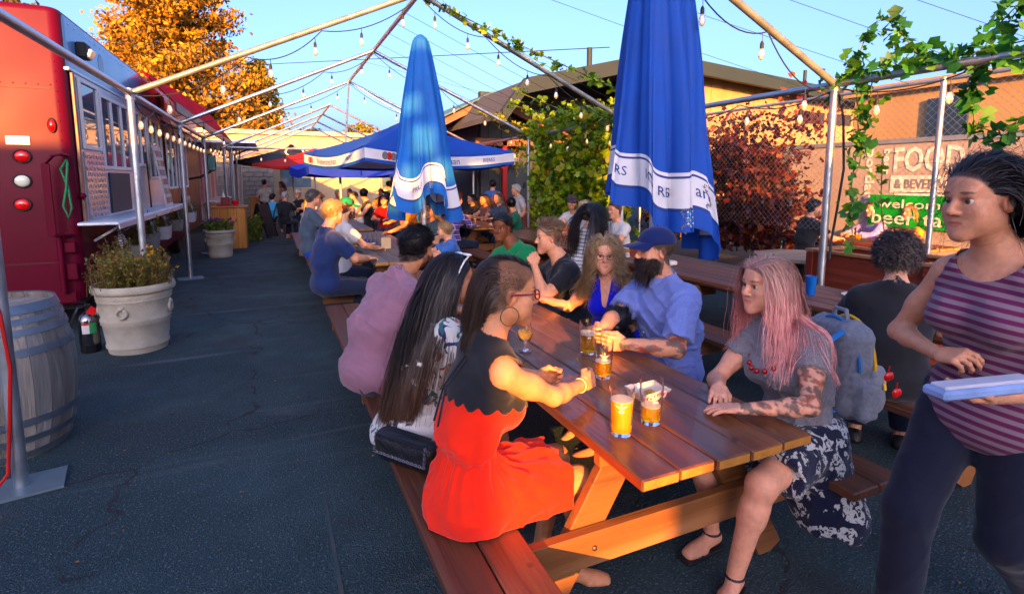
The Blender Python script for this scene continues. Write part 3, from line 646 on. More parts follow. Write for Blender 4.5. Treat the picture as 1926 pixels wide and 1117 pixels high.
# ---------------------------------------------------------------- shared materials
galv = mat('galvanised_pipe', (.36, .40, .43), .38, .85, col2=(.5, .53, .55), scale=7, bump=.08, bscale=60)
truck_red = mat('truck_red_paint', (.085, .001, .018), .4, col2=(.065, .001, .013), scale=1.6, coat=.0, bump=.06, bscale=3, spec=.14)
steel = mat('brushed_steel', (.5, .54, .58), .4, .45, col2=(.62, .65, .68), scale=4, stretch=(1, 1, 6))
white_pnt = mat('white_paint', (.72, .74, .74), .45, col2=(.72, .72, .7), scale=8)
black_rub = mat('black_rubber', (.012, .012, .013), .7)
dark_int = mat('dark_interior', (.02, .022, .025), .7)
glass_w = mat('window_glass', (.08, .12, .15), .04, var=.2, scale=2, spec=.9, alpha=1)
glass_c = mat('clear_glass', (1, 1, 1), .01, trans=1., ior=1.45, var=0)
red_lens = mat('red_lamp_lens', (.5, .012, .01), .18, coat=.5); white_lens = mat('pale_lamp_lens', (.6, .62, .5), .2, coat=.4)
# ---------------------------------------------------------------- food truck
T = thing('food_truck', (-1.9, 7.1, 0), 'dark red food truck with steel serving windows parked along left side', 'food truck')
def rounded_box(b, x0, x1, y0, y1, z0, z1, r=.12, seg=6):
    # a box with rounded vertical corners at the serving side and rounded roof edge
    pts = []
    for cx, cy, a0 in ((x1-r, y0+r, -90), (x1-r, y1-r, 0), (x0+r, y1-r, 90), (x0+r, y0+r, 180)):
        for i in range(seg+1): a = R_(a0+90*i/seg); pts.append((cx+r*math.cos(a), cy+r*math.sin(a)))
    n = len(pts); V = []; F = []; rr = .07
    rings = [(z0, 0)]+[(z1-rr+rr*math.sin(R_(90*i/4)), rr*(1-math.cos(R_(90*i/4)))) for i in range(5)]
    cx, cy = (x0+x1)/2, (y0+y1)/2
    for z, ins in rings:
        for x, y in pts: V.append((x+(cx-x)/abs(cx-x)*ins if abs(cx-x) > ins else x, y+(cy-y)/abs(cy-y)*ins if abs(cy-y) > ins else y, z))
    for k in range(len(rings)-1):
        for i in range(n): F.append((k*n+i, k*n+(i+1) % n, (k+1)*n+(i+1) % n, (k+1)*n+i))
    F.append(tuple(range(n))[::-1]); F.append(tuple((len(rings)-1)*n+i for i in range(n))); b.add(V, F)
TL = 11.0
b = MB(); rounded_box(b, -2.6, 0, 0, TL, .42, 3.45, .10); body = b.build('body', truck_red, T, smooth=True, ang=35)
b = MB(); rounded_box(b, -2.615, .012, .04, TL-.05, 2.86, 3.425, .09); b.build('upper_side_panel', mat('blue_grey_panel', (.10, .19, .33), .35, col2=(.13, .24, .4), scale=2, coat=.3), T, smooth=True, ang=35)
b = MB()
for k in range(46): b.ball((.015, .25+k*.19, 3.33), (.006, .012, .012), 6, 4)
o = b.build('rivet_row', steel, T, smooth=True); o['kind'] = 'stuff'
b = MB(); b.box((.01, TL/2, 2.845), (.05, TL-.1, .035), bev=.008); b.build('drip_rail', steel, T)
b = MB(); b.box((-1.3, .02, .44), (2.5, .1, .16), bev=.03); b.build('rear_bumper', truck_red, T)
b = MB(); b.box((-1.3, 4.6, .34), (2.2, 8.6, .18)); b.build('chassis', black_rub, T)
for yy in (2.2, 7.4):
    w_ = thing('wheel', (0, 0, 0), None, None); del_ = w_; bpy.data.objects.remove(w_)
    b = MB(); M_ = np.array([(0, 0, 1), (0, 1, 0), (-1, 0, 0)]).T; b.lathe([(.2, -.11), (.36, -.12), (.4, -.08), (.4, .08), (.36, .12), (.2, .11)], 28, (-.22, yy, .4), M_); wt = b.build('wheel', black_rub, T, smooth=True)
    b = MB(); b.lathe([(0, .02), (.1, .03), (.2, .06), (.21, .1)], 20, (-.2, yy, .4), M_); b.build('rim', steel, wt, smooth=True)
for z in (2.62, .82): b = MB(); b.box((-1.3, -.003, z), (2.36, .006, .012)); b.build('panel_seam', mat('seam_dark', (.05, .002, .004), .6), T)
b = MB()
for z in (2.66, .86):
    for k in range(24): b.ball((-.12-k*.1, -.003, z), (.008, .005, .008), 6, 4)
for k in range(26): b.ball((-.075, -.001, .6+k*.1), (.008, .005, .008), 6, 4)
o = b.build('rear_rivet_row', truck_red, T, smooth=True); o['kind'] = 'stuff'
# rear lamps (the rear face looks at the camera)
def rear_lamp(x, z, rx, rz, m, name='rear_lamp'):
    b = MB(); n = 24
    M_ = np.array([(1, 0, 0), (0, 0, 1), (0, -1, 0)]).T
    b.torus((x, -.008, z), 1, .12, 24, 8, np.array([(rx, 0, 0), (0, 0, rz), (0, -.1, 0)]).T); o = b.build(name, black_rub, T, smooth=True)
    b = MB(); b.ball((x, -.004, z), (rx*.92, .03, rz*.92), 20, 10); b.build('lens', m, o, smooth=True)
rear_lamp(-.41, 1.93, .072, .066, red_lens); rear_lamp(-.43, 1.68, .072, .066, white_lens); rear_lamp(-.45, 1.44, .072, .066, red_lens); rear_lamp(-.14, 2.25, .034, .07, red_lens)
b = MB(); b.box((-.43, -.006, 2.09), (.19, .008, .085)); o = b.build('id_plate', white_pnt, T)
for i, wd in enumerate((.12, .15, .1)): b = MB(); b.box((-.43, -.0115, 2.112-.02*i), (wd, .002, .006)); b.build('print_line', mat('grey_print', (.3, .2, .2), .6), o)
def bar(pts, r, m, name, par, smooth=True): b = MB(); b.tube(pts, r, 10); return b.build(name, m, par, smooth=smooth)
# bent grab bracket with green cord
b = MB(); pr = [(-.05, -.02, 1.94), (-.05, -.12, 1.95), (-.12, -.17, 1.93), (-.18, -.17, 1.86), (-.19, -.15, 1.5), (-.19, -.14, 1.12)]
for i in range(len(pr)-1): b.beam(pr[i], np.array(pr[i+1])+(np.array(pr[i+1])-np.array(pr[i]))*.03, .07, .02, up=(0, -1, .15) if i > 2 else (0, 0, 1), bev=.004)
b.beam((-.05, -.02, 1.12), (-.19, -.14, 1.12), .07, .02, bev=.004); b.build('grab_bracket', truck_red, T)
bar([(-.04, -.05, 1.9), (-.02, -.1, 1.86), (-.05, -.1, 1.6), (-.09, -.1, 1.42), (-.05, -.11, 1.3), (-.02, -.1, 1.4), (-.04, -.08, 1.62), (-.09, -.07, 1.8), (-.04, -.05, 1.9)], .011, mat('green_cord', (.01, .17, .07), .6), 'green_cord', T)
for z, h_ in ((.98, .12), (.72, .18)):
    b = MB(); b.box((-.1, -.03, z), (.13, .05, h_), bev=.01); b.build('latch_block', truck_red, T)
bar([(-.16, -.07, 1.12), (-.16, -.07, .5)], .028, truck_red, 'latch_bar', T)
b = MB(); b.ball((.03, .1, 1.52), .035, 12, 8); b.build('side_button', truck_red, T, smooth=True)
# serving side
def slab(name, y0, y1, z0, z1, m, x=.02, th=.03, par=None): b = MB(); b.box((x, (y0+y1)/2, (z0+z1)/2), (th, y1-y0, z1-z0), bev=.004); return b.build(name, m, par or T)
slab('corner_trim', .13, .19, 1.22, 2.84, mat('rust_trim', (.2, .12, .1), .5, .4), .022)
slab('serving_wall', .2, 5.2, 1.22, 2.84, steel, .008, .02)
def window(y0, y1, z0, z1, n=2, m=glass_w, f=.045):
    w = slab('window', y0, y1, z0, z1, m, .022, .012)
    for (a, c, d, e) in ((y0, y1, z1-f, z1), (y0, y1, z0, z0+f)): slab('frame', a, c, d, e, white_pnt, .034, .03, w)
    ys = [y0]+[y0+(y1-y0)*i/n for i in range(1, n)]+[y1]
    for i, yy in enumerate(ys): c = min(max(yy, y0+f/2), y1-f/2); slab('frame', c-f/2, c+f/2, z0+f-.003, z1-f+.003, white_pnt, .034, .028, w)
    return w
window(.3, .98, 2.03, 2.8, 1); window(1.05, 2.55, 1.82, 2.74, 3); window(2.75, 3.7, 1.9, 2.74, 2); window(3.8, 5.0, 1.7, 2.74, 3)
plate_m = mat('diamond_plate', (.45, .47, .49), .3, .95)
dp = slab('diamond_plate_panel', .28, 1.06, 1.26, 2.0, plate_m, .024); b = MB()
for i in range(11):
    for j in range(11):
        yy = .31+i*.068+(j % 2)*.034; zz = 1.29+j*.066; sg = 1 if (i+j) % 2 else -1
        b.box((.041, min(yy, 1.03), zz), (.008, .05, .013), rotm(rx=sg*.8), bev=.003)
o = b.build('tread_diamond', plate_m, dp); o['kind'] = 'stuff'
slab('dark_panel', 1.22, 2.26, 1.27, 1.78, mat('slate_board', (.02, .03, .035), .6, var=.4, scale=4), .026)
b = MB(); b.box((.19, 2.35, 1.225), (.36, 4.9, .035), bev=.008); sh = b.build('serving_shelf', steel, T)
b = MB(); b.box((.375, 2.35, 1.195), (.012, 4.9, .07), bev=.004); b.build('shelf_lip', steel, sh)
for yy in (.4, 1.8, 3.2, 4.5): b = MB(); b.beam((.02, yy, 1.0), (.33, yy, 1.2), .025, .025); b.build('shelf_bracket', steel, sh)
b = MB(); b.box((.06, .5, 3.11), (.1, .2, .17), bev=.015); fl = b.build('flood_lamp', black_rub, T)
b = MB(); b.box((.125, .5, 3.08), (.04, .15, .1), rotm(ry=.4), bev=.01); b.build('lens', white_lens, fl)
b = MB(); M_ = np.array([(0, 0, 1), (0, 1, 0), (-1, 0, 0)]).T; b.lathe([(.12, .0), (.12, .03), (.1, .045), (.06, .045), (.05, .03), (0, .03)], 24, (.015, 1.38, 3.13), M_); b.build('round_vent', mat('blue_grey_vent', (.13, .2, .3), .4), T, smooth=True, ang=30)
lv = slab('louvre_plate', 5.05, 5.6, 2.9, 3.3, truck_red, .03)
for k in range(7): b = MB(); b.box((.05, 5.32, 2.94+k*.055), (.03, .45, .02), rotm(ry=.5)); b.build('louvre', truck_red, lv)
# cab section beyond the serving windows
window(5.5, 6.6, 1.5, 2.6, 2); window(6.9, 8.2, 1.5, 2.6, 2)
gr = slab('side_grille', 7.3, 8.3, .85, 1.35, truck_red, .03)
for k in range(9): b = MB(); b.box((.05, 7.4+k*.1, 1.1), (.01, .05, .4)); b.build('grille_slot', mat('pale_grille', (.5, .42, .4), .5), gr)
b = MB(); b.tube([(0, 8.7, 1.7), (.25, 8.75, 1.75), (.5, 8.8, 1.9)], .03, 8); mr = b.build('mirror_arm', black_rub, T, smooth=True)
b = MB(); b.box((.52, 8.8, 2.12), (.2, .1, .44), bev=.04); mh = b.build('mirror', black_rub, mr); b = MB(); b.box((.52, 8.742, 2.12), (.16, .012, .38), bev=.005); b.build('mirror_glass', mat('green_mirror', (.25, .5, .42), .06, .6), mh)
# raised red hatch door above the window
b = MB(); V = [(.0, 3.9, 3.52), (.35, 9.9, 3.62), (.88, 12.2, 2.80), (.62, 2.65, 2.86)]; V2 = [(x+.012, y, z-.05) for x, y, z in V]
b.add(V+V2, [(0, 3, 2, 1), (4, 5, 6, 7), (0, 1, 5, 4), (1, 2, 6, 5), (2, 3, 7, 6), (3, 0, 4, 7)]); ht = b.build('raised_hatch', mat('hatch_red', (.62, .03, .06), .85, scale=2, spec=.15, leaf=.35), T)
b = MB(); b.beam((.62, 2.65, 2.80), (.88, 12.2, 2.74), .03, .13); b.build('hatch_lip', truck_red, ht)
bar([(.05, 5.0, 2.85), (.55, 4.9, 2.92)], .014, steel, 'hatch_strut', ht); bar([(.05, 8.8, 2.85), (.6, 8.9, 2.9)], .014, steel, 'hatch_strut', ht)
# bright interior fittings seen through the window
# ---------------------------------------------------------------- menu board leaning on the shelf
mb_m = mat('menu_print', (.68, .66, .64), .5, col2=(.42, .38, .4), scale=9, detail=3)
B = thing('menu_board', (-1.72, 10.6, 1.245), 'tall pale photo menu board leaning on steel serving shelf', 'menu board')
b = MB(); b.box((.03, .28, .5), (.02, .62, 1.02), rotm(ry=-.14)); b.build('panel', mb_m, B)
pic_c = [(.35, .15, .08), (.2, .25, .32), (.45, .35, .2), (.3, .1, .12), (.15, .2, .12)]
for i in range(4):
    for j in range(6):
        b = MB(); zz = .1+j*.155; b.box((.045+(.5-zz)*.14, .06+i*.145, zz), (.004, .11, .1), rotm(ry=-.14)); b.build('photo', mat('menu_photo_%d' % ((i*3+j) % 5), pic_c[(i*3+j) % 5], .5, var=.5, scale=25), B)
b = MB(); b.tube([(-.08, -.25, .0), (-.1, -.22, .88)], .012, 6); b.build('stand_leg', black_rub, B)
# ---------------------------------------------------------------- foliage helpers
def leaf_cloud(pts, size, n_per=1, norm=None, rng=None, aspect=.7, colors=None, tri=False, droop=.3, lobes=False):
    """small folded leaves at given points -> arrays"""
    rng = rng or RNG; P = np.repeat(np.asarray(pts, float), n_per, 0); n = len(P)
    d = nrm_rows(rng.normal(size=(n, 3))+np.array((0, 0, -droop))); up = nrm_rows(rng.normal(size=(n, 3))+np.array((0, 0, .8))); x = nrm_rows(np.cross(d, up)); up = np.cross(x, d)
    sz = (size*rng.uniform(.35, 1.45, n))[:, None]; a = P-d*sz*.1; w = aspect*.5
    if lobes:
        t = [(0, 0), (-.55, .25), (-.25, .5), (-.5, .85), (0, 1.15), (.5, .85), (.25, .5), (.55, .25)]
        V = np.stack([a+d*sz*q[1]+x*sz*q[0]*aspect+up*sz*(.18*abs(q[0])-.12*q[1]*q[1]) for q in t], 1); F4 = np.array([(0, 1, 2, 6), (2, 3, 4, 6), (0, 6, 7, 0), (6, 4, 5, 6)])
        F = (np.arange(n)*8)[:, None, None]+np.array([(0, 1, 2, 6), (6, 2, 3, 4)])[None]; F2 = (np.arange(n)*8)[:, None, None]+np.array([(0, 6, 7, 7), (4, 5, 6, 6)])[None]
        F = F.reshape(-1, 4); F2 = F2.reshape(-1, 4); Ft = np.concatenate([F[:, [0, 1, 2]], F[:, [0, 2, 3]], F2[:, [0, 1, 2]]]); V = V.reshape(-1, 3); m = 8
    else:
        V = np.stack([a, a+d*sz*.5+x*sz*w+up*sz*.12, a+d*sz-up*sz*.12*droop, a+d*sz*.5-x*sz*w+up*sz*.12], 1).reshape(-1, 3); q = (np.arange(n)*4)[:, None]; Ft = np.concatenate([q+np.array((0, 1, 2)), q+np.array((0, 2, 3))]); m = 4
    C = None
    if colors is not None:
        k = rng.integers(0, len(colors), n); C = np.array(colors)[k]*rng.uniform(.75, 1.25, (n, 1)); C = np.repeat(C, m, 0)
    return V, Ft, C
LEAFM = mat('leaf', attr='Col', rough=.55, var=.2, scale=20, leaf=.35); CONIF = mat('needle', attr='Col', rough=.7, var=.25, scale=6, leaf=.2)
bark = mat('bark', (.09, .06, .045), .9, var=.4, scale=12, bump=.6, bscale=30, stretch=(1, 1, .3))
# ---------------------------------------------------------------- trees behind the yard
def conifer_tree(loc, H, Rm, cols, label, nbr=120, dens=55, leaf=.35, trunk_r=.35, crown0=.12, seed=1, name='tree', power=1.):
    rng = np.random.default_rng(seed); Tt = thing(name, loc, label, 'tree', 'trees behind the yard'); b = MB(); b.tube([(0, 0, 0), (.1, .05, H*.35), (0, 0, H*.7), (.05, 0, H)], [trunk_r, trunk_r*.8, trunk_r*.45, .03], 9); tr = b.build('trunk', bark, Tt, smooth=True)
    pts = []; cs = []; bb = MB()
    for i in range(nbr):
        t = (i+.5)/nbr; z = H*(crown0+(1-crown0)*t); rr = Rm*((1-t)**power*.85+.15)*(.55+.6*rng.random())*(min(1, (t+.03)*7)); a = i*2.4+rng.uniform(-.5, .5); end = np.array((rr*math.cos(a), rr*math.sin(a), z-rr*.12+.25*rr*rng.random())); st = np.array((0, 0, z-rr*.1))
        bb.tube([st, st*.5+end*.5+np.array((0, 0, .12)), end], [.07*(1-t)+.02, .04*(1-t)+.012, .008], 4, False)
        m = int(dens*(.4+rr/Rm)); q = rng.uniform(.25, 1.05, m)[:, None]; clump = st+(end-st)*q; pts.append(clump+rng.normal(size=(m, 3))*np.array((.3, .3, .22))*(.35+rr*.22))
    bb.build('limb', bark, tr, smooth=True)['kind'] = 'stuff'
    V, F, C = leaf_cloud(np.concatenate(pts), leaf, 1, rng=rng, aspect=.55, colors=cols, droop=.5); o = link('crown', mesh_np('crown', V, F, CONIF, False, C), Tt); o['kind'] = 'stuff'; return Tt
conifer_tree((-5.2, 41, 0), 19, 6.3, [(.48, .26, .06), (.38, .22, .05), (.25, .17, .04), (.52, .28, .07), (.08, .07, .03)], 'huge sunset-gold conifer rising behind the food truck', 150, 420, .30, seed=3, power=.7)  # orange sunset light is put into the leaf colours
conifer_tree((-.6, 46, 0), 10.5, 3.2, [(.3, .22, .03), (.2, .19, .03), (.08, .1, .03), (.34, .23, .03)], 'smaller yellow-green conifer at right foot of huge conifer', 80, 150, .34, seed=4, power=.8, trunk_r=.2)
conifer_tree((4.0, 58, 0), 6.6, 2.2, [(.3, .22, .03), (.2, .18, .03), (.12, .14, .03)], 'low round yellow tree above far building roof left of ridge', 40, 110, .34, seed=5, power=.4, trunk_r=.15)
conifer_tree((8.3, 55, 0), 7.0, 3.0, [(.3, .22, .03), (.22, .19, .04), (.12, .14, .03)], 'low yellow tree above far roof behind open blue umbrella', 50, 110, .36, seed=6, power=.4, trunk_r=.15)
conifer_tree((-14, 46, 0), 13, 5, [(.08, .07, .03), (.05, .06, .03)], 'dark broad tree standing behind the food truck roof', 60, 120, .5, seed=8, power=.6)
# ---------------------------------------------------------------- far building closing the yard
peach = mat('cream_stucco', (.42, .33, .23), .85, col2=(.36, .27, .18), scale=1.3, bump=.2, bscale=20)
Bf = thing('far_building', (0, 31, 0), 'long low cream building closing the far end of the yard', 'building')
b = MB(); b.box((1, 1, 2.0), (26, 2, 4.0)); b.build('wall', peach, Bf); b = MB(); b.box((1, 1, 4.1), (26.4, 2.4, .22)); b.build('roof_edge', mat('pale_fascia', (.45, .38, .28), .7), Bf)
b = MB(); b.box((-1.2, -.04, 1.6), (1.2, .06, 2.6)); d_ = b.build('door', mat('brown_door', (.1, .06, .04), .6), Bf)
for x in np.arange(-11.5, 13.5, 1.25): b = MB(); b.box((x, -.012, 2.0), (.03, .022, 3.9)); b.build('wall_batten', peach, Bf)
for x in (1.2, 6.5): b = MB(); b.box((x, -.03, 1.9), (1.5, .05, 1.3)); w_ = b.build('window', glass_w, Bf); b = MB(); b.box((x, -.05, 1.22), (1.6, .1, .07)); b.build('sill', peach, w_)
# grey block wall standing before it on the left
blk = mat('block_wall_grey', (.17, .15, .13), .9, var=.25, scale=3, bump=.3)
Bw = thing('block_building', (-3.2, 27, 0), 'grey concrete-block outbuilding past the food carts', 'building'); b = MB(); b.box((0, 2, 1.5), (6.6, 3.9, 3.0)); b.build('wall_core', mat('mortar', (.2, .19, .17), .9), Bw); bm_ = MB(); bm_.box((0, 0, 0), (.385, .06, .185), bev=.008); bme = bm_.mesh('block', blk)
for r_ in range(15):
    for c_ in range(16):
        link('block', bme, Bw, (-3.1+c_*.4+(r_ % 2)*.2, .03, .1+r_*.2))
# second food cart on the left beyond the truck
C2 = thing('food_cart', (-2.0, 19.2, 0), 'pale food cart with pink and white panels beyond the red truck', 'food cart')
b = MB(); b.box((-1.1, 2.6, 1.55), (2.2, 5.0, 2.5), bev=.05); b.build('body', mat('cart_cream', (.5, .42, .36), .5), C2); b = MB(); b.box((.15, 2.6, 2.86), (2.9, 5.4, .07)); b.build('roof', steel, C2)
pc = [(.5, .18, .2), (.6, .56, .52), (.42, .2, .24), (.15, .3, .36), (.6, .5, .42), (.5, .14, .16)]
for i in range(9): b = MB(); b.box((.03, .3+i*.53, 1.75), (.05, .42, 1.7), bev=.01); b.build('panel', mat('cart_panel_%d' % (i % 6), pc[i % 6], .5), C2)
for yy in (.2, 2.6, 5.0): bar([(.9, yy, 0), (.9, yy, 2.85)], .03, galv, 'post', C2)
b = MB(); b.box((.3, 2.6, 1.0), (.5, 4.8, .05)); b.build('counter', steel, C2)
# ---------------------------------------------------------------- big building on the right with low gable
taupe = mat('shaded_taupe_fascia', (.014, .024, .026), .7, var=.12, scale=2); tan = mat('tan_siding', (.34, .235, .125), .8, col2=(.29, .2, .105), scale=2, stretch=(1, 1, .2)); dkwall = mat('shaded_wall_grey', (.035, .045, .05), .7, var=.2, scale=2)  # fascia and porch wall darkened in base colour to stand in for shade
RB = thing('gabled_building', (5.6, 11, 0), 'large low-gabled building with taupe fascia and tan siding along right side', 'building')
fas = [(-.95, 3.2), (-.4, 3.9), (3.2, 4.78), (9.1, 4.38), (20.3, 4.18), (26, 4.08)]
for i in range(len(fas)-1):
    (x0, z0), (x1, z1) = fas[i], fas[i+1]; b = MB(); hgt = .34
    b.add([(x0, -.1, z0-hgt), (x1, -.1, z1-hgt), (x1, -.1, z1), (x0, -.1, z0), (x0, .04, z0-hgt), (x1, .04, z1-hgt), (x1, .04, z1), (x0, .04, z0)], [(0, 1, 2, 3), (7, 6, 5, 4), (3, 2, 6, 7), (0, 4, 5, 1), (0, 3, 7, 4), (1, 5, 6, 2)]); b.build('fascia_board', taupe, RB)
    b = MB(); b.add([(x0, .04, z0-.05), (x1, .04, z1-.05), (x1, 9, z1-.05), (x0, 9, z0-.05), (x0, .04, z0-.18), (x1, .04, z1-.18), (x1, 9, z1-.18), (x0, 9, z0-.18)], [(0, 1, 2, 3), (7, 6, 5, 4), (0, 4, 5, 1), (3, 2, 6, 7), (0, 3, 7, 4), (1, 5, 6, 2)]); b.build('roof', mat('roof_felt', (.06, .065, .07), .9), RB)
b = MB(); b.box((2.3, 3.6, 2.05), (4.8, .2, 4.2)); b.build('porch_wall', dkwall, RB); b = MB(); b.box((-.05, 6, 1.6), (.2, 4.6, 3.2)); b.build('side_wall', dkwall, RB)
b = MB(); b.box((3.9, 1.6, 4.28), (.3, 3.4, .34)); b.build('roof_beam', taupe, RB)
for k in range(12): b = MB(); b.box((.15+k*.4, 3.49, 2.05), (.03, .03, 4.1)); b.build('wall_batten', dkwall, RB)
for k in range(48):
    x = 4.75+k*.4; zt = np.interp(x, [p_[0] for p_ in fas], [p_[1] for p_ in fas])-.19
    b = MB(); b.box((x+.2, .62+.004*(k % 2), zt/2), (.392, .12, zt)); b.build('siding_board', tan, RB)
for (x0, x1, z0, z1) in ((13.0, 14.4, 1.6, 2.6),):
    b = MB(); b.box(((x0+x1)/2, .53, (z0+z1)/2), (x1-x0, .08, z1-z0)); b.build('window', glass_w, RB)
for k in range(5): b = MB(); b.box((9.6+k*1.25, .55, 3.55), (1.1, .05, .34)); b.build('clerestory_pane', mat('brown_glass', (.035, .025, .02), .12), RB)
bar([(9.5, .8, 4.4), (9.5, .8, 5.0)], .05, taupe, 'vent_pipe', RB); bar([(1.9, 1.0, 4.5), (1.9, 1.0, 4.98)], .07, taupe, 'vent_pipe', RB)
# lower block with dark window panels seen through the chain link
LB = thing('tan_annex', (10.6, 3.0, 0), 'tan annex wall with dark glazed panel behind chain-link fence', 'building')
b = MB(); b.box((2.1, 1.4, 1.65), (4.0, 5.6, 3.3)); b.build('wall', tan, LB); b = MB(); b.box((2.1, 1.4, 3.37), (4.3, 5.9, .16)); b.build('fascia', mat('ochre_fascia', (.36, .24, .11), .7), LB)
b = MB(); b.box((.08, 2.55, 2.62), (.08, .62, .95)); b.build('dark_panel', mat('navy_panel', (.02, .035, .06), .3), LB); b = MB(); b.box((.08, 2.75, 2.0), (.08, 1.7, .18)); b.build('vent_strip', dark_int, LB); b = MB(); b.box((.08, .1, 2.62), (.06, 2.2, .22)); b.build('vent_strip', mat('brown_strip', (.06, .035, .025), .7), LB)
# ---------------------------------------------------------------- mural wall with painted lettering and green banner
mw_m = mat('grey_mural_paint', (.28, .24, .22), .85, col2=(.34, .3, .27), scale=2.5, bump=.15)
MW = thing('mural_wall', (9.0, 5.3, 0), 'low grey-pink wall painted with FOOD lettering behind the far tables', 'wall'); b = MB(); b.box((.1, -.4, 1.13), (.2, 4.6, 2.26)); b.build('panel', mw_m, MW); b = MB(); b.box((.1, -.4, 2.29), (.26, 4.7, .07)); b.build('coping', mat('zinc_coping', (.25, .28, .32), .5, .4), MW)
wl = mat('white_lettering', (.7, .66, .6), .75, var=.3, scale=12)
def sign_text(txt, size, par, loc, m=wl, rot=(R_(90), 0, R_(-90)), w=None, bold=True): return link('lettering', text_mesh(txt, size, .002, m, bold=bold, width=w), par, loc, rot)
sign_text('FOOD', .52, MW, (-.006, -.42, 1.98), w=.95); sign_text('& BEVERAGE', .2, MW, (-.012, -.42, 1.62), mat('grey_letter', (.2, .18, .17), .8), w=.86)
b = MB(); b.box((-.004, -.42, 1.62), (.006, 1.0, .27)); b.build('letter_band', wl, MW); sign_text('portland', .2, MW, (-.006, .42, 1.7), rot=(R_(90), R_(90), R_(-90)), w=.95); sign_text('beer', .16, MW, (-.006, .16, 1.98), rot=(R_(90), R_(90), R_(-90)), w=.4)
b = MB(); b.prism([(-.42, .2), (.42, .2), (.3, -.12), (.14, -.12), (.1, -.3), (0, -.12), (-.1, -.3), (-.16, -.12), (-.3, -.1)], .006, np.array([(0, -1, 0), (0, 0, 1), (-1, 0, 0)]).T, (-.004, -.4, 1.3)); b.build('painted_shape', wl, MW)
BN = thing('banner', (8.95, 4.7, .95), 'bright green banner with white lettering hung low on mural wall', 'banner'); grn = mat('green_vinyl', (.02, .27, .035), .4, scale=3)
b = MB(); V = []; F = []; nx = 30
for i in range(nx+1):
    for j in range(7): V.append((-.02-.02*math.sin(i*.9)*(.3+.7*abs(j-3)/3)*(.4+i % 5*.1), .95-1.9*i/nx, .5*j/6))
for i in range(nx):
    for j in range(6): a = i*7+j; F.append((a, a+7, a+8, a+1))
b.add(V, F); b.build('sheet', grn, BN, smooth=True, ang=60)
sign_text('welcome to', .2, BN, (-.055, .1, .36), w=1.35, bold=False); sign_text('beer tavern.', .3, BN, (-.055, .0, .14), w=1.72, bold=False)
for yy in (.94, -.94): b = MB(); b.torus((-.045, yy, .47), .015, .005, 10, 6, np.array([(0, 1, 0), (0, 0, 1), (1, 0, 0)]).T); b.build('grommet', steel, BN)
# ---------------------------------------------------------------- chain-link fence
CF = thing('chain_link_fence', (6.9, 5, 0), 'chain-link fence with steel posts along right boundary', 'fence')
for yy in (-3.6, -1.35, 4.0): bar([(0, yy, 0), (0, yy, 2.82)], .03, galv, 'post', CF)
bar([(0, -3.6, 2.8), (0, 4.0, 2.8)], .022, galv, 'top_rail', CF); bar([(0, -3.6, .12), (0, 4.0, .12)], .012, galv, 'bottom_wire', CF)
b = MB(); st = .085; zb, zt = 1.0, 2.78
for k in range(int((7.6+1.8)/st)+1):
    for sg in (1, -1):
        y0 = -3.6-1.78+k*st if sg > 0 else -3.6+k*st; y1 = y0+sg*(zt-zb)*1.0; a0, a1 = max(min(y0, y1), -3.6), min(max(y0, y1), 4.0)
        if a1-a0 < .02: continue
        f = lambda yq: zb+(yq-y0)*sg
        b.tube([(.002*sg, a0, f(a0)), (.002*sg, a1, f(a1))], .0022, 3, False)
o = b.build('mesh_wire', galv, CF); o['kind'] = 'stuff'
# ---------------------------------------------------------------- canopy frame over the tables
AY = [3.65, 7.12, 10.55, 14.05]; XL, XR, XC, ZE, ZP = -1.35, 5.1, 1.87, 2.62, 4.08
CFm = thing('canopy_frame', (1.87, 8.8, 0), 'bare galvanised pipe canopy frame with pitched rafters over the tables', 'canopy frame')
O_ = np.array((1.87, 8.8, 0))
def fr(a, b_, r, name, m=galv): b = MB(); b.tube([np.array(a)-O_, (np.array(a)+np.array(b_))/2-O_, np.array(b_)-O_], r, 12); return b.build(name, m, CFm, smooth=True)
dirty = mat('weathered_pipe', (.2, .21, .17), .5, .6, col2=(.36, .37, .33), scale=5)
for i, y in enumerate(AY):
    for x in (XL, XR):
        p_ = fr((x, y, 0), (x, y, ZE), .036, 'post'); b = MB(); b.box(np.array((x, y, .008))-O_, (.38, .26, .015), rotm(rz=.2)); b.build('foot_plate', mat('foot_plate_steel', (.2, .25, .27), .5, .5), p_)
        c = fr((x, y, ZE-.07), (x, y, ZE+.05), .046, 'fitting')
    fr((XL, y, ZE), (XC, y, ZP), .034, 'rafter', dirty if i < 2 else galv); fr((XC, y, ZP), (XR, y, ZE), .034, 'rafter', dirty if i < 2 else galv)
    b = MB(); b.torus(np.array((XC, y, ZP))-O_, .03, .02, 14, 6, np.array([(1, 0, 0), (0, 0, 1), (0, 1, 0)]).T); b.build('ridge_fitting', galv, CFm, smooth=True)
ys = [0.6]+AY
for i in range(len(ys)-1):
    for x, z in ((XL, ZE), (XR, ZE), (XC, ZP)): fr((x, ys[i], z), (x, ys[i+1], z), .034, 'rail' if x != XC else 'ridge_pipe')
fr((XC, AY[2], ZP), (XC+.25, AY[2]-.6, 2.2), .0, 'x') if 0 else None
fr((XC, AY[3], ZP), (1.55, AY[3]-1.2, 2.1), .022, 'brace_pipe'); fr((XC, AY[3], ZP), (XR-1.2, AY[3]-.9, 2.75), .022, 'brace_pipe')
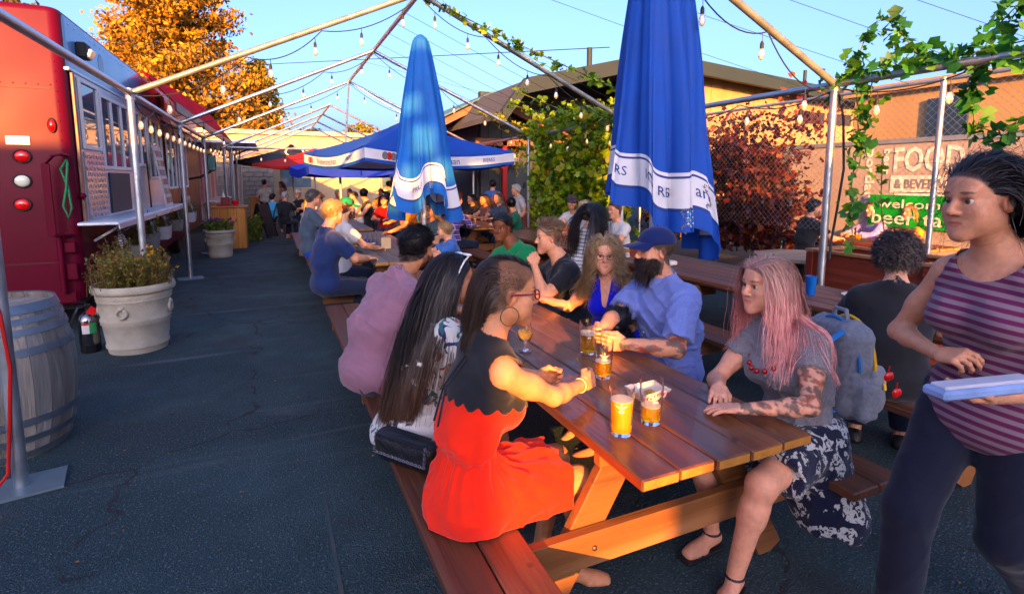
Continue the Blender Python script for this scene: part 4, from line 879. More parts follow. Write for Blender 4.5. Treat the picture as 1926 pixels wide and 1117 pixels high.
# second, farther frame
C2f = thing('far_canopy_frame', (1.3, 21, 0), 'smaller pale pipe canopy frame farther down the yard', 'canopy frame'); O2 = np.array((1.3, 21, 0))
for i, y in enumerate((17.6, 20.2, 22.8, 25.4)):
    for x in (-1.2, 4.6): b = MB(); b.tube([np.array((x, y, 0))-O2, np.array((x, y, 2.6))-O2], .035, 8); b.build('post', galv, C2f, smooth=True)
    for x in (-1.2, 4.6): b = MB(); b.tube([np.array((x, y, 2.6))-O2, np.array((1.75, y, 3.95))-O2], .035, 8); b.build('rafter', galv, C2f, smooth=True)
for x, z in ((-1.2, 2.6), (4.6, 2.6), (1.75, 3.95)): b = MB(); b.tube([np.array((x, 17.6, z))-O2, np.array((x, 25.4, z))-O2], .035, 8); b.build('rail', galv, C2f, smooth=True)
b = MB(); b.tube([np.array((-1.2, 17.6, 2.6))-O2, np.array((4.6, 17.6, 2.6))-O2], .03, 8); b.build('tie_bar', galv, C2f, smooth=True)
# ---------------------------------------------------------------- festoon lights
wire_m = mat('black_cable', (.012, .016, .02), .6); sock_m = black_rub; bulb_m = mat('bulb_glass', (1, .93, .8), .03, trans=.85, var=0, ior=1.3, emit=(1, .6, .25), estr=.03); fil_m = mat('bulb_filament', (1, .6, .2), .5, emit=(1, .42, .1), estr=2.6)
sb = MB(); sb.lathe([(.006, .0), (.012, -.01), (.017, -.025), (.017, -.065), (.0, -.066)], 10); SOCK = sb.mesh('socket', sock_m, True)
gb = MB(); gb.lathe([(.013, -.06), (.016, -.075), (.026, -.1), (.029, -.125), (.022, -.15), (.008, -.163), (0, -.165)], 12); GLB = gb.mesh('bulb', bulb_m, True)
fb = MB(); fb.tube([(0, 0, -.08), (.006, 0, -.1), (0, .005, -.13), (-.005, 0, -.1)], .0022, 5); FIL = fb.mesh('filament', fil_m)
def festoon(pts, label, nb=5, sag=.16, drop=.05, group='festoon light strings on the canopy frame', first=.5):
    pts = [np.array(p_, float) for p_ in pts]; S = thing('string_light', tuple(pts[0]), label, 'string light', group); path = []
    for a, c in zip(pts[:-1], pts[1:]):
        m = 12
        for i in range(m): t = i/m; path.append(a+(c-a)*t-np.array((0, 0, sag*4*t*(1-t))))
    path.append(pts[-1]); P = np.array(path); b = MB(); b.tube(P-pts[0], .0065, 5); b.build('cable', wire_m, S, smooth=True)
    L_ = np.concatenate([[0], np.cumsum(np.linalg.norm(np.diff(P, axis=0), axis=1))]); 
    for k in range(nb):
        d = L_[-1]*(k+first)/nb; q = np.array([np.interp(d, L_, P[:, a]) for a in range(3)])-pts[0]
        b = MB(); b.tube([(0, 0, 0), (.004, 0, -drop)], .004, 4); b.build('drop_cord', wire_m, S, loc=q)
        s_ = link('socket', SOCK, S, q+np.array((0, 0, -drop))); link('bulb', GLB, s_); link('filament', FIL, s_)
    return S
def raf(y, t, side=-1, dz=-.05): x0 = XL if side < 0 else XR; return (x0+(XC-x0)*t, y-.02, ZE+(ZP-ZE)*t+dz)
festoon([raf(AY[1], t) for t in (.02, .36, .62, 1.)], 'festoon string with clear bulbs under the second left rafter', 6, .14)
festoon([raf(AY[2], t) for t in (.02, .4, .72, 1.)], 'festoon string with clear bulbs under the third left rafter', 6, .12)
festoon([raf(AY[3], t) for t in (.02, .5, 1.)], 'festoon string with clear bulbs under the fourth left rafter', 5, .12)
festoon([raf(AY[1], t, 1) for t in (1., .72, .42, .02)], 'festoon string with clear bulbs under the second right rafter', 7, .12)
festoon([raf(AY[2], t, 1) for t in (1., .6, .3, .02)], 'festoon string with clear bulbs under the third right rafter', 5, .14)
festoon([raf(AY[3], t, 1) for t in (1., .5, .02)], 'festoon string with clear bulbs under the fourth right rafter', 4, .14)
festoon([raf(AY[0], t, 1) for t in (.62, .3, .02)], 'festoon string with two big clear bulbs right of the near umbrella', 3, .2, .07)
festoon([(XL+.02, y, ZE-.06) for y in np.linspace(AY[1]+.05, AY[2], 4)], 'festoon string with amber bulbs before the truck serving windows', 6, .12)
festoon([(XL+.02, y, ZE-.06) for y in np.linspace(AY[2]+.05, AY[3], 4)], 'festoon string with amber bulbs along rail past the menu board', 6, .12)
festoon([(XL+.1, y, ZE-.02) for y in np.linspace(AY[3]+.05, 22, 6)], 'festoon string with amber bulbs before the pale food cart', 14, .14)
festoon([(XR-.03, y, ZE-.06) for y in np.linspace(AY[2]-.05, AY[1], 4)], 'festoon string with amber bulbs along rail above the hop curtain', 5, .14)
festoon([(XR-.03, y, ZE-.06) for y in np.linspace(AY[1]-.05, AY[0], 4)], 'festoon string along rail right of the near closed umbrella', 5, .1)
festoon([(XR-.03, AY[0]-.1, ZE-.06), (XR-.05, 2.4, ZE-.04)], 'festoon string along rail under the leafy vine at right edge', 2, .1, first=.6)
festoon([(XR-.05, y, ZE-.06) for y in np.linspace(AY[3], AY[2]+.1, 3)], 'festoon string with amber bulbs in front of the red shelter', 5, .14)
festoon([(4.6, 14.6, 2.5), (6.2, 14.4, 2.35), (7.4, 14.6, 2.5)], 'festoon string with amber bulbs inside the red shelter', 5, .1)
festoon([(-1.2, 17.5, 2.55), (1.7, 17.5, 2.5), (4.6, 17.5, 2.55)], 'festoon string with amber bulbs on the far canopy tie bar', 9, .12)
festoon([(-1.2, 22.7, 2.55), (1.7, 22.7, 2.4), (4.6, 22.7, 2.55)], 'festoon string with amber bulbs deep inside the far canopy', 9, .12)
# loose black cable hanging down the near right post, red cable on near left post
def cable(name, pts, r, m, label, cat='cable'): o = MB(); o.tube(pts, r, 7); return tag(o.build(name, m, smooth=True), label, cat)
cable('power_cable', [(XR+.02, AY[0]-.02, 2.6), (XR+.09, AY[0]-.05, 2.3), (XR+.14, AY[0]-.06, 1.8), (XR+.1, AY[0]-.05, 1.4), (XR+.05, AY[0]-.05, 1.1), (XR+.02, AY[0]-.06, .9)], .012, wire_m, 'black power cable hanging down near right canopy post')
cable('red_cable', [(XL-.045, AY[0]-.03, 1.25), (XL+.012, AY[0]-.045, 1.0), (XL+.03, AY[0]-.05, .7), (XL-.0, AY[0]-.05, .4), (XL-.03, AY[0]-.055, .12), (XL-.1, AY[0]-.1, .02)], .009, mat('red_cable_sheath', (.4, .012, .012), .5), 'red cable running down near left canopy post')
# overhead wires for the hop vines
k_ = 0
for i, (y0, x1, y1, z1) in enumerate([(7.2, 5.1, 6.2, 2.66), (7.2, 5.1, 6.7, 2.66), (8.0, 5.1, 7.6, 2.66), (8.6, 5.1, 8.2, 2.66), (9.2, 5.1, 8.8, 2.66), (10.0, 5.1, 9.4, 2.66), (10.8, 5.1, 9.9, 2.66), (11.6, 5.6, 10.8, 3.3), (5.2, 6.9, 4.0, 2.8), (4.4, 6.9, 3.2, 2.8), (3.9, 6.9, 2.5, 2.8), (6.0, 6.9, 5.0, 2.8)]):
    o = MB(); a = np.array((XC, y0, ZP)); c = np.array((x1, y1, z1)); o.tube([a, (a+c)/2-np.array((0, 0, .03)), c], .0028, 4, False)
    tag(o.build('trellis_wire', wire_m), 'thin trellis wire strung from canopy ridge to right rail', 'wire', 'thin trellis wires strung from ridge to right rail')
cable('utility_wire', [(-12, 26, 7.5), (0, 24, 6.2), (8.1, 12, 5.05)], .012, wire_m, 'long utility wire crossing the sky to building vent pipe')
# ---------------------------------------------------------------- picnic tables
tw = wood('table_wood', (.085, .033, .019), (.185, .078, .04), 'Y', .36, coat=.25, scale=7, bump=.3); bw_ = wood('bench_wood', (.10, .038, .022), (.17, .07, .04), 'Y', .5, scale=8, bump=.35)
lw = wood('frame_wood', (.12, .05, .022), (.21, .095, .04), 'X', .6, scale=6, bump=.25); gw = wood('grey_table_wood', (.12, .10, .085), (.2, .17, .145), 'Y', .6, scale=7); rw = wood('red_brown_wood', (.1, .02, .012), (.16, .035, .02), 'Y', .5, scale=7)
rust = mat('bolt_steel', (.12, .1, .09), .5, .8)
endg = mat('sunlit_end_grain', (.30, .14, .045), .7, col2=(.4, .2, .07), scale=30, bump=.3, bscale=90)  # end grain lightened in colour, stands in for sun on plank ends
def lit_endgrain(o):
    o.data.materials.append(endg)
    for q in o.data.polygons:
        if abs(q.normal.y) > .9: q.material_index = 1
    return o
def picnic(loc, L, label, n=5, wt=.785, top=tw, bench=bw_, leg=lw, group='long wooden picnic tables in the yard', rotz=0, bx=(-.98, .66), bend=(0, 0), jit=.006):
    T_ = thing('picnic_table', loc, label, 'picnic table', group, rotz); pw = wt/n
    for i in range(n):
        b = MB(); b.box((0, 0, 0), (pw-.006, L+random.uniform(-jit, jit), .042), bev=.006); lit_endgrain(b.build('tabletop_plank', top, T_, loc=(-wt/2+pw*(i+.5), L/2+random.uniform(-jit, jit), .739+random.uniform(-.0012, .0012))))
    for sd, x0 in ((-1, bx[0]), (1, bx[1])):
        for i in range(2):
            b = MB(); b.box((0, 0, 0), (.158, L+bend[0], .04), bev=.006); b.build('bench_plank', bench, T_, loc=(x0+.082+i*.164, L/2-bend[0]/2*(sd < 0)*2+bend[0]/2, .43+random.uniform(-.001, .001)))
    nl = [.30, L-.3] if L < 3 else [.30, L/2, L-.3]
    for y in nl:
        b = MB(); b.box(((bx[0]+bx[1]+.33)/2, y, .34), (bx[1]-bx[0]+.26, .045, .135), bev=.004); br = b.build('cross_brace', leg, T_)
        for x in (-.62, -.38, .4, .6): bb = MB(); bb.ball((x, y-.026, .34+.02*math.sin(x*9)), (.011, .006, .011), 8, 5); bb.build('bolt', rust, br, smooth=True)
        for sd in (-1, 1):
            b = MB(); b.beam((sd*.2, y+.047, .70), (sd*.62, y+.047, .0), .045, .135, up=(sd*.7, 0, .4), bev=.004); b.build('leg', leg, T_)
        b = MB(); b.box((0, y, .685), (wt-.06, .045, .065), bev=.004); b.build('top_batten', leg, T_)
    return T_
picnic((1.405, 1.27, 0), 4.25, 'long dark picnic table in the foreground with beer glasses on it', bend=(.75, 0))
picnic((1.42, 6.1, 0), 3.7, 'greyer picnic table behind the near one, by the man in navy t-shirt', top=gw)
picnic((1.35, 10.4, 0), 3.2, 'far picnic table in line under the open blue umbrella', top=gw)
picnic((4.05, 1.2, 0), 4.1, 'weathered picnic table at right with blue plastic cup on it', top=bw_, bx=(-.96, .68))
picnic((4.0, 5.9, 0), 3.2, 'picnic table behind the striped-shirt woman', bx=(-.96, .68))
picnic((3.9, 9.7, 0), 3.4, 'picnic table where the purple plaid shirt sits', bx=(-.96, .68))
picnic((8.3, 4.2, 0), 2.4, 'reddish picnic table below the green banner', top=rw, bench=rw, leg=rw, bx=(-.94, .62))
picnic((6.4, 10.0, 0), 2.2, 'picnic table before the hop curtain with white-shirted man', top=rw, bench=rw, leg=rw, bx=(-.94, .62))
# octagonal pale table
T_ = thing('octagonal_table', (5.95, 4.55, 0), 'pale wooden octagonal table behind near right canopy post', 'table'); pale = wood('pale_table_wood', (.28, .2, .14), (.36, .27, .19), 'X', .5)
for i in range(6):
    y0 = -.5+i/6; y1 = y0+1/6-.006; hw = lambda y: .52 if abs(y) < .22 else .52-(abs(y)-.22)
    b = MB(); b.add([(-hw(y0), y0, 0), (hw(y0), y0, 0), (hw(y1), y1, 0), (-hw(y1), y1, 0), (-hw(y0), y0, .04), (hw(y0), y0, .04), (hw(y1), y1, .04), (-hw(y1), y1, .04)], [(3, 2, 1, 0), (4, 5, 6, 7), (0, 1, 5, 4), (1, 2, 6, 5), (2, 3, 7, 6), (3, 0, 4, 7)]); b.build('tabletop_plank', pale, T_, loc=(0, 0, .73))
b = MB(); b.tube([(0, 0, .0), (0, 0, .73)], .05, 10); b.build('pedestal', black_rub, T_); b = MB(); b.lathe([(.26, 0), (.26, .02), (.06, .05)], 20); b.build('base', black_rub, T_)
# metal mesh chairs
def mesh_chair(loc, rz, label, m, group):
    C_ = thing('metal_chair', loc, label, 'chair', group, rz); b = MB(); b.box((0, 0, .45), (.44, .42, .02), bev=.008); b.build('seat', m, C_)
    arc = [(-.24, -.2, .46), (-.25, -.24, .7), (-.2, -.27, .84), (0, -.29, .9), (.2, -.27, .84), (.25, -.24, .7), (.24, -.2, .46)]; b = MB(); b.tube(arc, .013, 8); bk = b.build('back_frame', m, C_, smooth=True)
    b = MB()
    for i in range(13): x = -.21+.035*i; h_ = .88-.9*x*x*1.6; b.tube([(x, -.2, .5), (x, -.255-.03*(1-abs(x)*4), h_-.02)], .0022, 3, False)
    for j in range(9): z = .52+.04*j; w_ = .23; b.tube([(-w_, -.22-.006*j, z), (0, -.235-.007*j, z), (w_, -.22-.006*j, z)], .0022, 3, False)
    o = b.build('back_mesh', m, bk); o['kind'] = 'stuff'
    for x in (-.2, .2):
        for y in (-.2, .2): b = MB(); b.tube([(x, y, .45), (x*1.15, y*1.15, 0)], .011, 6); b.build('leg', m, C_)
    return C_
grey_metal = mat('grey_chair_metal', (.2, .24, .25), .45, .6); dk_metal = mat('dark_chair_metal', (.02, .025, .04), .5, .4)
mesh_chair((7.6, 6.5, 0), 2.2, 'grey mesh-backed metal chair before the red maple', grey_metal, 'mesh-backed metal chairs')
mesh_chair((.22, 16.7, 0), .6, 'dark mesh-backed metal chair under the man in black far down the yard', dk_metal, 'mesh-backed metal chairs')
mesh_chair((-.1, 18.6, 0), 1.2, 'dark mesh-backed metal chair under the boy in light blue', dk_metal, 'mesh-backed metal chairs')
# ---------------------------------------------------------------- planters
stone_m = mat('cast_stone', (.42, .39, .32), .85, col2=(.3, .28, .22), scale=5, bump=.35, bscale=50)
def planter(loc, h, r, label, group='round cast-stone planters along the truck', rz=0):
    P_ = thing('planter', loc, label, 'planter', group, rz); k = h/.66
    pr = [(r*.70, 0), (r*.71, .02*k), (r*.725, .05*k), (r*.755, .055*k), (r*.76, .075*k), (r*.735, .085*k), (r*.80, .27*k), (r*.835, .285*k), (r*.83, .305*k), (r*.845, .315*k), (r*.84, .335*k), (r*.815, .345*k), (r*.87, .5*k), (r*.895, .51*k), (r*.885, .53*k), (r*.905, .54*k), (r*.9, .56*k), (r*.9, .575*k), (r*.97, .585*k), (r, .6*k), (r*1.0, .63*k), (r*.97, .66*k), (r*.9, .655*k), (r*.87, .6*k), (r*.86, .55*k)]
    b = MB(); b.lathe(pr, 44); b.build('pot', stone_m, P_, smooth=True, ang=50); b = MB(); b.lathe([(r*.87, .56*k), (r*.5, .585*k), (0, .59*k)], 20); b.build('soil', mat('soil', (.04, .028, .02), .95, bump=.6, bscale=60), P_)
    for a in (-118, -25, 65, 155):
        ca, sa = math.cos(R_(a)), math.sin(R_(a)); R0 = r*.85; b = MB(); b.torus((R0*1.02*ca, R0*1.02*sa, .41*k), .042*k, .013*k, 16, 6, np.array([(-sa, ca, 0), (0, 0, 1), (ca, sa, 0)]).T); rg = b.build('ring', stone_m, P_, smooth=True)
        b = MB(); b.ball((R0*ca, R0*sa, .46*k), (.028*k,)*3, 10, 8); b.build('ring_boss', stone_m, rg, smooth=True)
    return P_
planter((-1.31, 6.36, 0), .68, .355, 'large cast-stone planter with ring handles beside the red truck', rz=.3); planter((-1.10, 13.35, 0), .60, .32, 'cast-stone planter with purple flowers farther along truck', rz=.5)
def plant(loc, label, n, spread, h, cols, leaf, flower=None, seed=1, droop=.0, cat='plant', group=None, stem_c=(.12, .1, .03), nl=14):
    rng = np.random.default_rng(seed); P_ = thing('potted_plant', loc, label, cat, group); b = MB(); pts = []; tips = []
    for i in range(n):
        a = rng.uniform(0, 6.28); r0 = spread*math.sqrt(rng.random())*.8; hh = h*rng.uniform(.45, 1.1); st = np.array((r0*math.cos(a), r0*math.sin(a), 0)); en = st*1.35+np.array((rng.normal()*spread*.2, rng.normal()*spread*.2, hh)); md = (st+en)/2+np.array((0, 0, hh*.12)); b.tube([st, md, en], [.003, .0025, .001], 3, False, col=stem_c)
        t = rng.uniform(.15, 1, nl)[:, None]; pts.append(st*(1-t)**2+2*md*t*(1-t)+en*t*t+rng.normal(size=(nl, 3))*.012); tips.append(en)
    st_ = b.build('stems', LEAFM, P_, colors=True); st_['kind'] = 'stuff'; V, F, C = leaf_cloud(np.concatenate(pts), leaf, 1, rng=rng, aspect=.5, colors=cols, droop=droop); o = link('leaves', mesh_np('leaves', V, F, LEAFM, False, C), P_); o['kind'] = 'stuff'
    if flower:
        tp = np.array(tips)[rng.random(n) < flower[1]]; V, F, C = leaf_cloud(tp, flower[2], 9, rng=rng, aspect=.9, colors=[flower[0]], droop=0); V = V; o = link('flowers', mesh_np('flowers', V, F, LEAFM, False, C), P_); o['kind'] = 'stuff'
plant((-1.31, 6.36, .62), 'straggly green and russet plants overflowing the large planter', 210, .29, .36, [(.16, .2, .04), (.24, .2, .05), (.2, .1, .04), (.12, .16, .05), (.3, .23, .06), (.17, .08, .04)], .034, ((.6, .3, .03), .12, .022), seed=2, nl=18)
plant((-1.5, 6.2, .6), 'drooping dry russet fronds at left of the large planter', 40, .2, .32, [(.16, .08, .03), (.2, .12, .05)], .02, seed=3, droop=.8); plant((-1.08, 6.28, .62), 'pinkish dry grass tuft at right of the large planter', 90, .13, .3, [(.2, .12, .08), (.16, .12, .05)], .02, seed=4)
plant((-1.10, 13.35, .54), 'purple flowers and light green leaves in second planter', 60, .26, .28, [(.12, .2, .03), (.18, .22, .05), (.08, .14, .03)], .07, ((.32, .04, .36), .35, .04), seed=5)
# hanging plant boxes under the serving shelf
hb_m = mat('weathered_box', (.2, .19, .17), .8, var=.3, scale=9); chain_m = galv
for i, (y, z, m_, lab) in enumerate([(7.25, .62, mat('dark_box', (.07, .06, .06), .8), 'dark hanging plant box nearest the truck corner'), (8.15, .68, hb_m, 'grey hanging plant box second under serving shelf'), (9.0, .74, hb_m, 'grey hanging plant box third under serving shelf'), (10.0, .76, mat('white_box', (.45, .43, .42), .6), 'white hanging plant box fourth under serving shelf'), (11.3, .78, hb_m, 'hanging plant box with yellow flowers fifth under serving shelf'), (13.2, .8, mat('white_box2', (.42, .42, .44), .6), 'small white plant box past the serving shelf')]):
    X_ = -1.62; B_ = thing('hanging_planter', (X_, y, z), lab, 'hanging planter', 'planter boxes hung under the serving shelf')
    b = MB(); hw = .16
    b.add([(-.09, -hw, 0), (.09, -hw, 0), (.09, hw, 0), (-.09, hw, 0), (-.11, -hw-.03, .2), (.11, -hw-.03, .2), (.11, hw+.03, .2), (-.11, hw+.03, .2), (-.09, -hw, .17), (.09, -hw, .17), (.09, hw, .17), (-.09, hw, .17)], [(3, 2, 1, 0), (0, 1, 5, 4), (1, 2, 6, 5), (2, 3, 7, 6), (3, 0, 4, 7), (8, 9, 10, 11), (4, 5, 9, 8), (5, 6, 10, 9), (6, 7, 11, 10), (7, 4, 8, 11)]); b.build('box', m_, B_)
    for sd in (-1, 1):
        b = MB(); a0 = np.array((.1, sd*(hw+.02), .2)); a1 = np.array((.02, 0, 1.2-z if i < 5 else .4)); nn = 14
        for q in range(nn):
            c = a0+(a1-a0)*(q+.5)/nn; b.torus(c, .012, .003, 8, 4, rotm(rx=1.2+1.57*(q % 2), rz=.5*q), 1.3, .8)
        b.build('chain', chain_m, B_)['kind'] = 'stuff'
    plant((X_, y, z+.16), 'straggly %s plant in hanging box %s' % (['russet', 'green and brown', 'yellow-green', 'orange-leaved', 'yellow-flowered', 'pale green'][i], ['by truck corner', 'behind large planter', 'behind canopy post', 'under menu board', 'past menu board', 'past serving shelf'][i]), 45, .13, .28 if i not in (2,) else .34, [[(.16, .07, .03), (.1, .09, .03)], [(.12, .1, .03), (.16, .08, .03)], [(.25, .2, .04), (.14, .14, .03)], [(.2, .07, .03), (.14, .1, .03)], [(.22, .17, .03), (.12, .13, .03)], [(.12, .16, .03), (.2, .18, .04)]][i], .03, ((.6, .42, .03), .3, .02) if i in (2, 4) else None, seed=20+i, droop=.3)
# ---------------------------------------------------------------- oak barrel
Bq = thing('oak_barrel', (-1.62, 4.28, 0), 'weathered grey oak barrel with steel hoops at left edge', 'barrel'); ok = [wood('stave_oak_%d' % i, c1, c2, 'Z', .75, scale=10, bump=.4) for i, (c1, c2) in enumerate([((.13, .12, .10), (.24, .23, .2)), ((.16, .14, .12), (.28, .26, .22)), ((.11, .105, .095), (.22, .21, .19))])]; hoop_m = mat('hoop_steel', (.16, .2, .24), .45, .75, col2=(.23, .27, .3), scale=10, bump=.1)
prof = lambda z: .30+.085*math.sin(math.pi*min(max(z/.95, 0), 1))**.9
ns = 26
for k in range(ns):
    b = MB(); V = []; zs = np.linspace(0, .95, 12); da = math.pi/ns*.965; a = 2*math.pi*k/ns; dr = random.uniform(-.0015, .0015)
    for z in zs:
        for rr in (prof(z)+dr, prof(z)-.025):
            for sg in (-1, 1): V.append((rr*math.cos(a+sg*da), rr*math.sin(a+sg*da), z))
    F = []
    for i in range(11): q = i*4; F += [(q, q+1, q+5, q+4), (q+3, q+2, q+6, q+7), (q+1, q+3, q+7, q+5), (q+2, q, q+4, q+6)]
    F += [(0, 2, 3, 1), (44, 45, 47, 46)]; b.add(V, F); b.build('stave', ok[k % 3], Bq, smooth=True, ang=30)
for z0, z1 in ((.015, .055), (.115, .155), (.225, .27), (.655, .70), (.775, .815), (.9, .955), (.84, .875)):
    b = MB(); b.lathe([(prof(z0)+.001, z0), (prof(z0)+.0055, z0), (prof(z1)+.0055, z1), (prof(z1)+.001, z1)], 40, closed=True); b.build('hoop', hoop_m, Bq, smooth=True, ang=40)
b = MB(); b.lathe([(.28, .915), (0, .92)], 32); b.build('head', ok[1], Bq)
# ---------------------------------------------------------------- fire extinguisher
E_ = thing('fire_extinguisher', (-1.72, 6.42, 0), 'chrome fire extinguisher with red tag on asphalt beside large planter', 'fire extinguisher'); blk_m = mat('black_gloss', (.012, .013, .015), .2)
b = MB(); b.lathe([(.078, 0), (.085, .01), (.085, .08), (.088, .085)], 24); b.build('skirt', blk_m, E_, smooth=True); b = MB(); b.lathe([(.085, .08), (.088, .1), (.088, .32), (.075, .37), (.04, .4), (.022, .41), (.022, .44), (0, .44)], 28); b.build('cylinder', mat('chrome', (.22, .22, .23), .18, 1), E_, smooth=True, ang=50)
def arc_label(R, z0, z1, a0, a1, m, nm): 
    b = MB(); V = []; F = []; n_ = 10
    for i in range(n_+1): a = R_(a0+(a1-a0)*i/n_); V += [(R*math.cos(a), R*math.sin(a), z0), (R*math.cos(a), R*math.sin(a), z1)]
    for i in range(n_): F.append((2*i, 2*i+2, 2*i+3, 2*i+1))
    b.add(V, F); return b.build(nm, m, E_, smooth=True)
arc_label(.0895, .2, .3, -115, -75, mat('label_white', (.6, .6, .58), .5), 'label'); arc_label(.0895, .2, .3, -75, -35, mat('label_green', (.05, .25, .1), .5), 'label'); arc_label(.09, .285, .3, -115, -75, mat('label_red', (.5, .03, .03), .5), 'label')
b = MB(); b.box((0, 0, .46), (.05, .04, .05), bev=.008); vv = b.build('valve', blk_m, E_); b = MB(); b.beam((0, 0, .49), (-.1, -.03, .52), .02, .012); b.beam((0, 0, .475), (-.1, -.03, .465), .02, .012); b.build('handle', blk_m, vv); b = MB(); b.tube([(.02, 0, .46), (-.06, -.06, .46), (-.12, -.08, .3), (-.125, -.06, .06)], .012, 8); b.build('hose', blk_m, E_, smooth=True)
b = MB(); b.box((.05, -.06, .42), (.07, .006, .075), rotm(rz=.5, ry=.7)); b.build('red_tag', mat('red_tag', (.55, .02, .02), .5), E_)
# ---------------------------------------------------------------- wooden plank counter with condiments, A-frame sign
cw = wood('orange_cedar', (.3, .12, .035), (.42, .2, .07), 'Z', .5, scale=5); K = thing('plank_counter', (-1.0, 15.0, 0), 'orange cedar plank counter beside second planter', 'counter')
for i in range(4): b = MB(); b.box((-.27+i*.18, -.25, .5), (.174, .03, 1.0), bev=.004); b.build('plank', cw, K)
for i in range(3): b = MB(); b.box((.37, -.16+i*.17, .5), (.03, .164, 1.0), bev=.004); b.build('plank', cw, K)
b = MB(); b.box((0, 0, .48), (.66, .44, .94)); b.build('core', cw, K); b = MB(); b.box((0, 0, 1.025), (.86, .62, .045), bev=.008); b.build('counter_top', wood('counter_top_wood', (.22, .1, .05), (.32, .16, .08), 'X'), K)
def simple(name, loc, label, cat, parts, group=None):
    T_ = thing(name, loc, label, cat, group)
    for nm, b, m in parts: b.build(nm, m, T_, smooth=True, ang=40)
    return T_
redp = mat('red_plastic', (.35, .012, .02), .4); whp = mat('white_plastic_bottle', (.7, .7, .68), .4)
simple('condiment_tray', (-1.08, 14.95, 1.05), 'dark red condiment tray on cedar counter', 'tray', [('tray', MB().box((0, 0, .02), (.34, .26, .03), bev=.01), redp), ('caddy', MB().box((.02, 0, .12), (.19, .16, .18), bev=.01), mat('dark_red_caddy', (.16, .01, .02), .4))])
simple('ketchup_basket', (-.84, 14.95, 1.05), 'bright red round basket at right on cedar counter', 'basket', [('basket', MB().lathe([(.05, 0), (.08, .09), (.085, .12), (.075, .12), (.0, .05)], 18), mat('bright_red_plastic', (.6, .02, .015), .4))])
simple('squeeze_bottle', (-1.1, 15.05, 1.2), 'white squeeze bottle standing behind condiment tray', 'bottle', [('bottle', MB().lathe([(.03, -.15), (.035, .1), (.02, .14), (.008, .16), (.005, .24), (0, .24)], 14), whp)])
A_ = thing('a_frame_sign', (-.28, 17.3, 0), 'black A-frame chalkboard sign standing on asphalt', 'sign'); cb = mat('chalkboard', (.012, .014, .018), .6, var=.4, scale=6)
for sd in (-1, 1):
    b = MB(); b.box((0, 0, .52), (.62, .03, .95), bev=.005); o = b.build('board', cb, A_, loc=(0, sd*.02, 0), rot=(sd*.24, 0, 0)); o.location = (0, sd*.26, 0)
    for x in (-.31, .31): b = MB(); b.box((x, 0, .52), (.035, .04, 1.04)); b.build('frame_stile', blk_m, A_, loc=(0, sd*.26, 0), rot=(sd*.24, 0, 0))
A_.rotation_euler = (0, 0, R_(65))
simple('wooden_stand', (-.55, 22.8, 0), 'slim orange wooden stand beside the standing man far back', 'stand', [('post', MB().box((0, 0, .5), (.5, .4, 1.0), bev=.01), cw), ('top', MB().box((0, 0, 1.02), (.6, .5, .04), bev=.01), cw)])
plant((-.5, 16.2, 0), 'clump of tall light green grass behind the A-frame sign', 60, .2, .75, [(.16, .2, .04), (.1, .16, .03)], .09, seed=31, droop=.1)
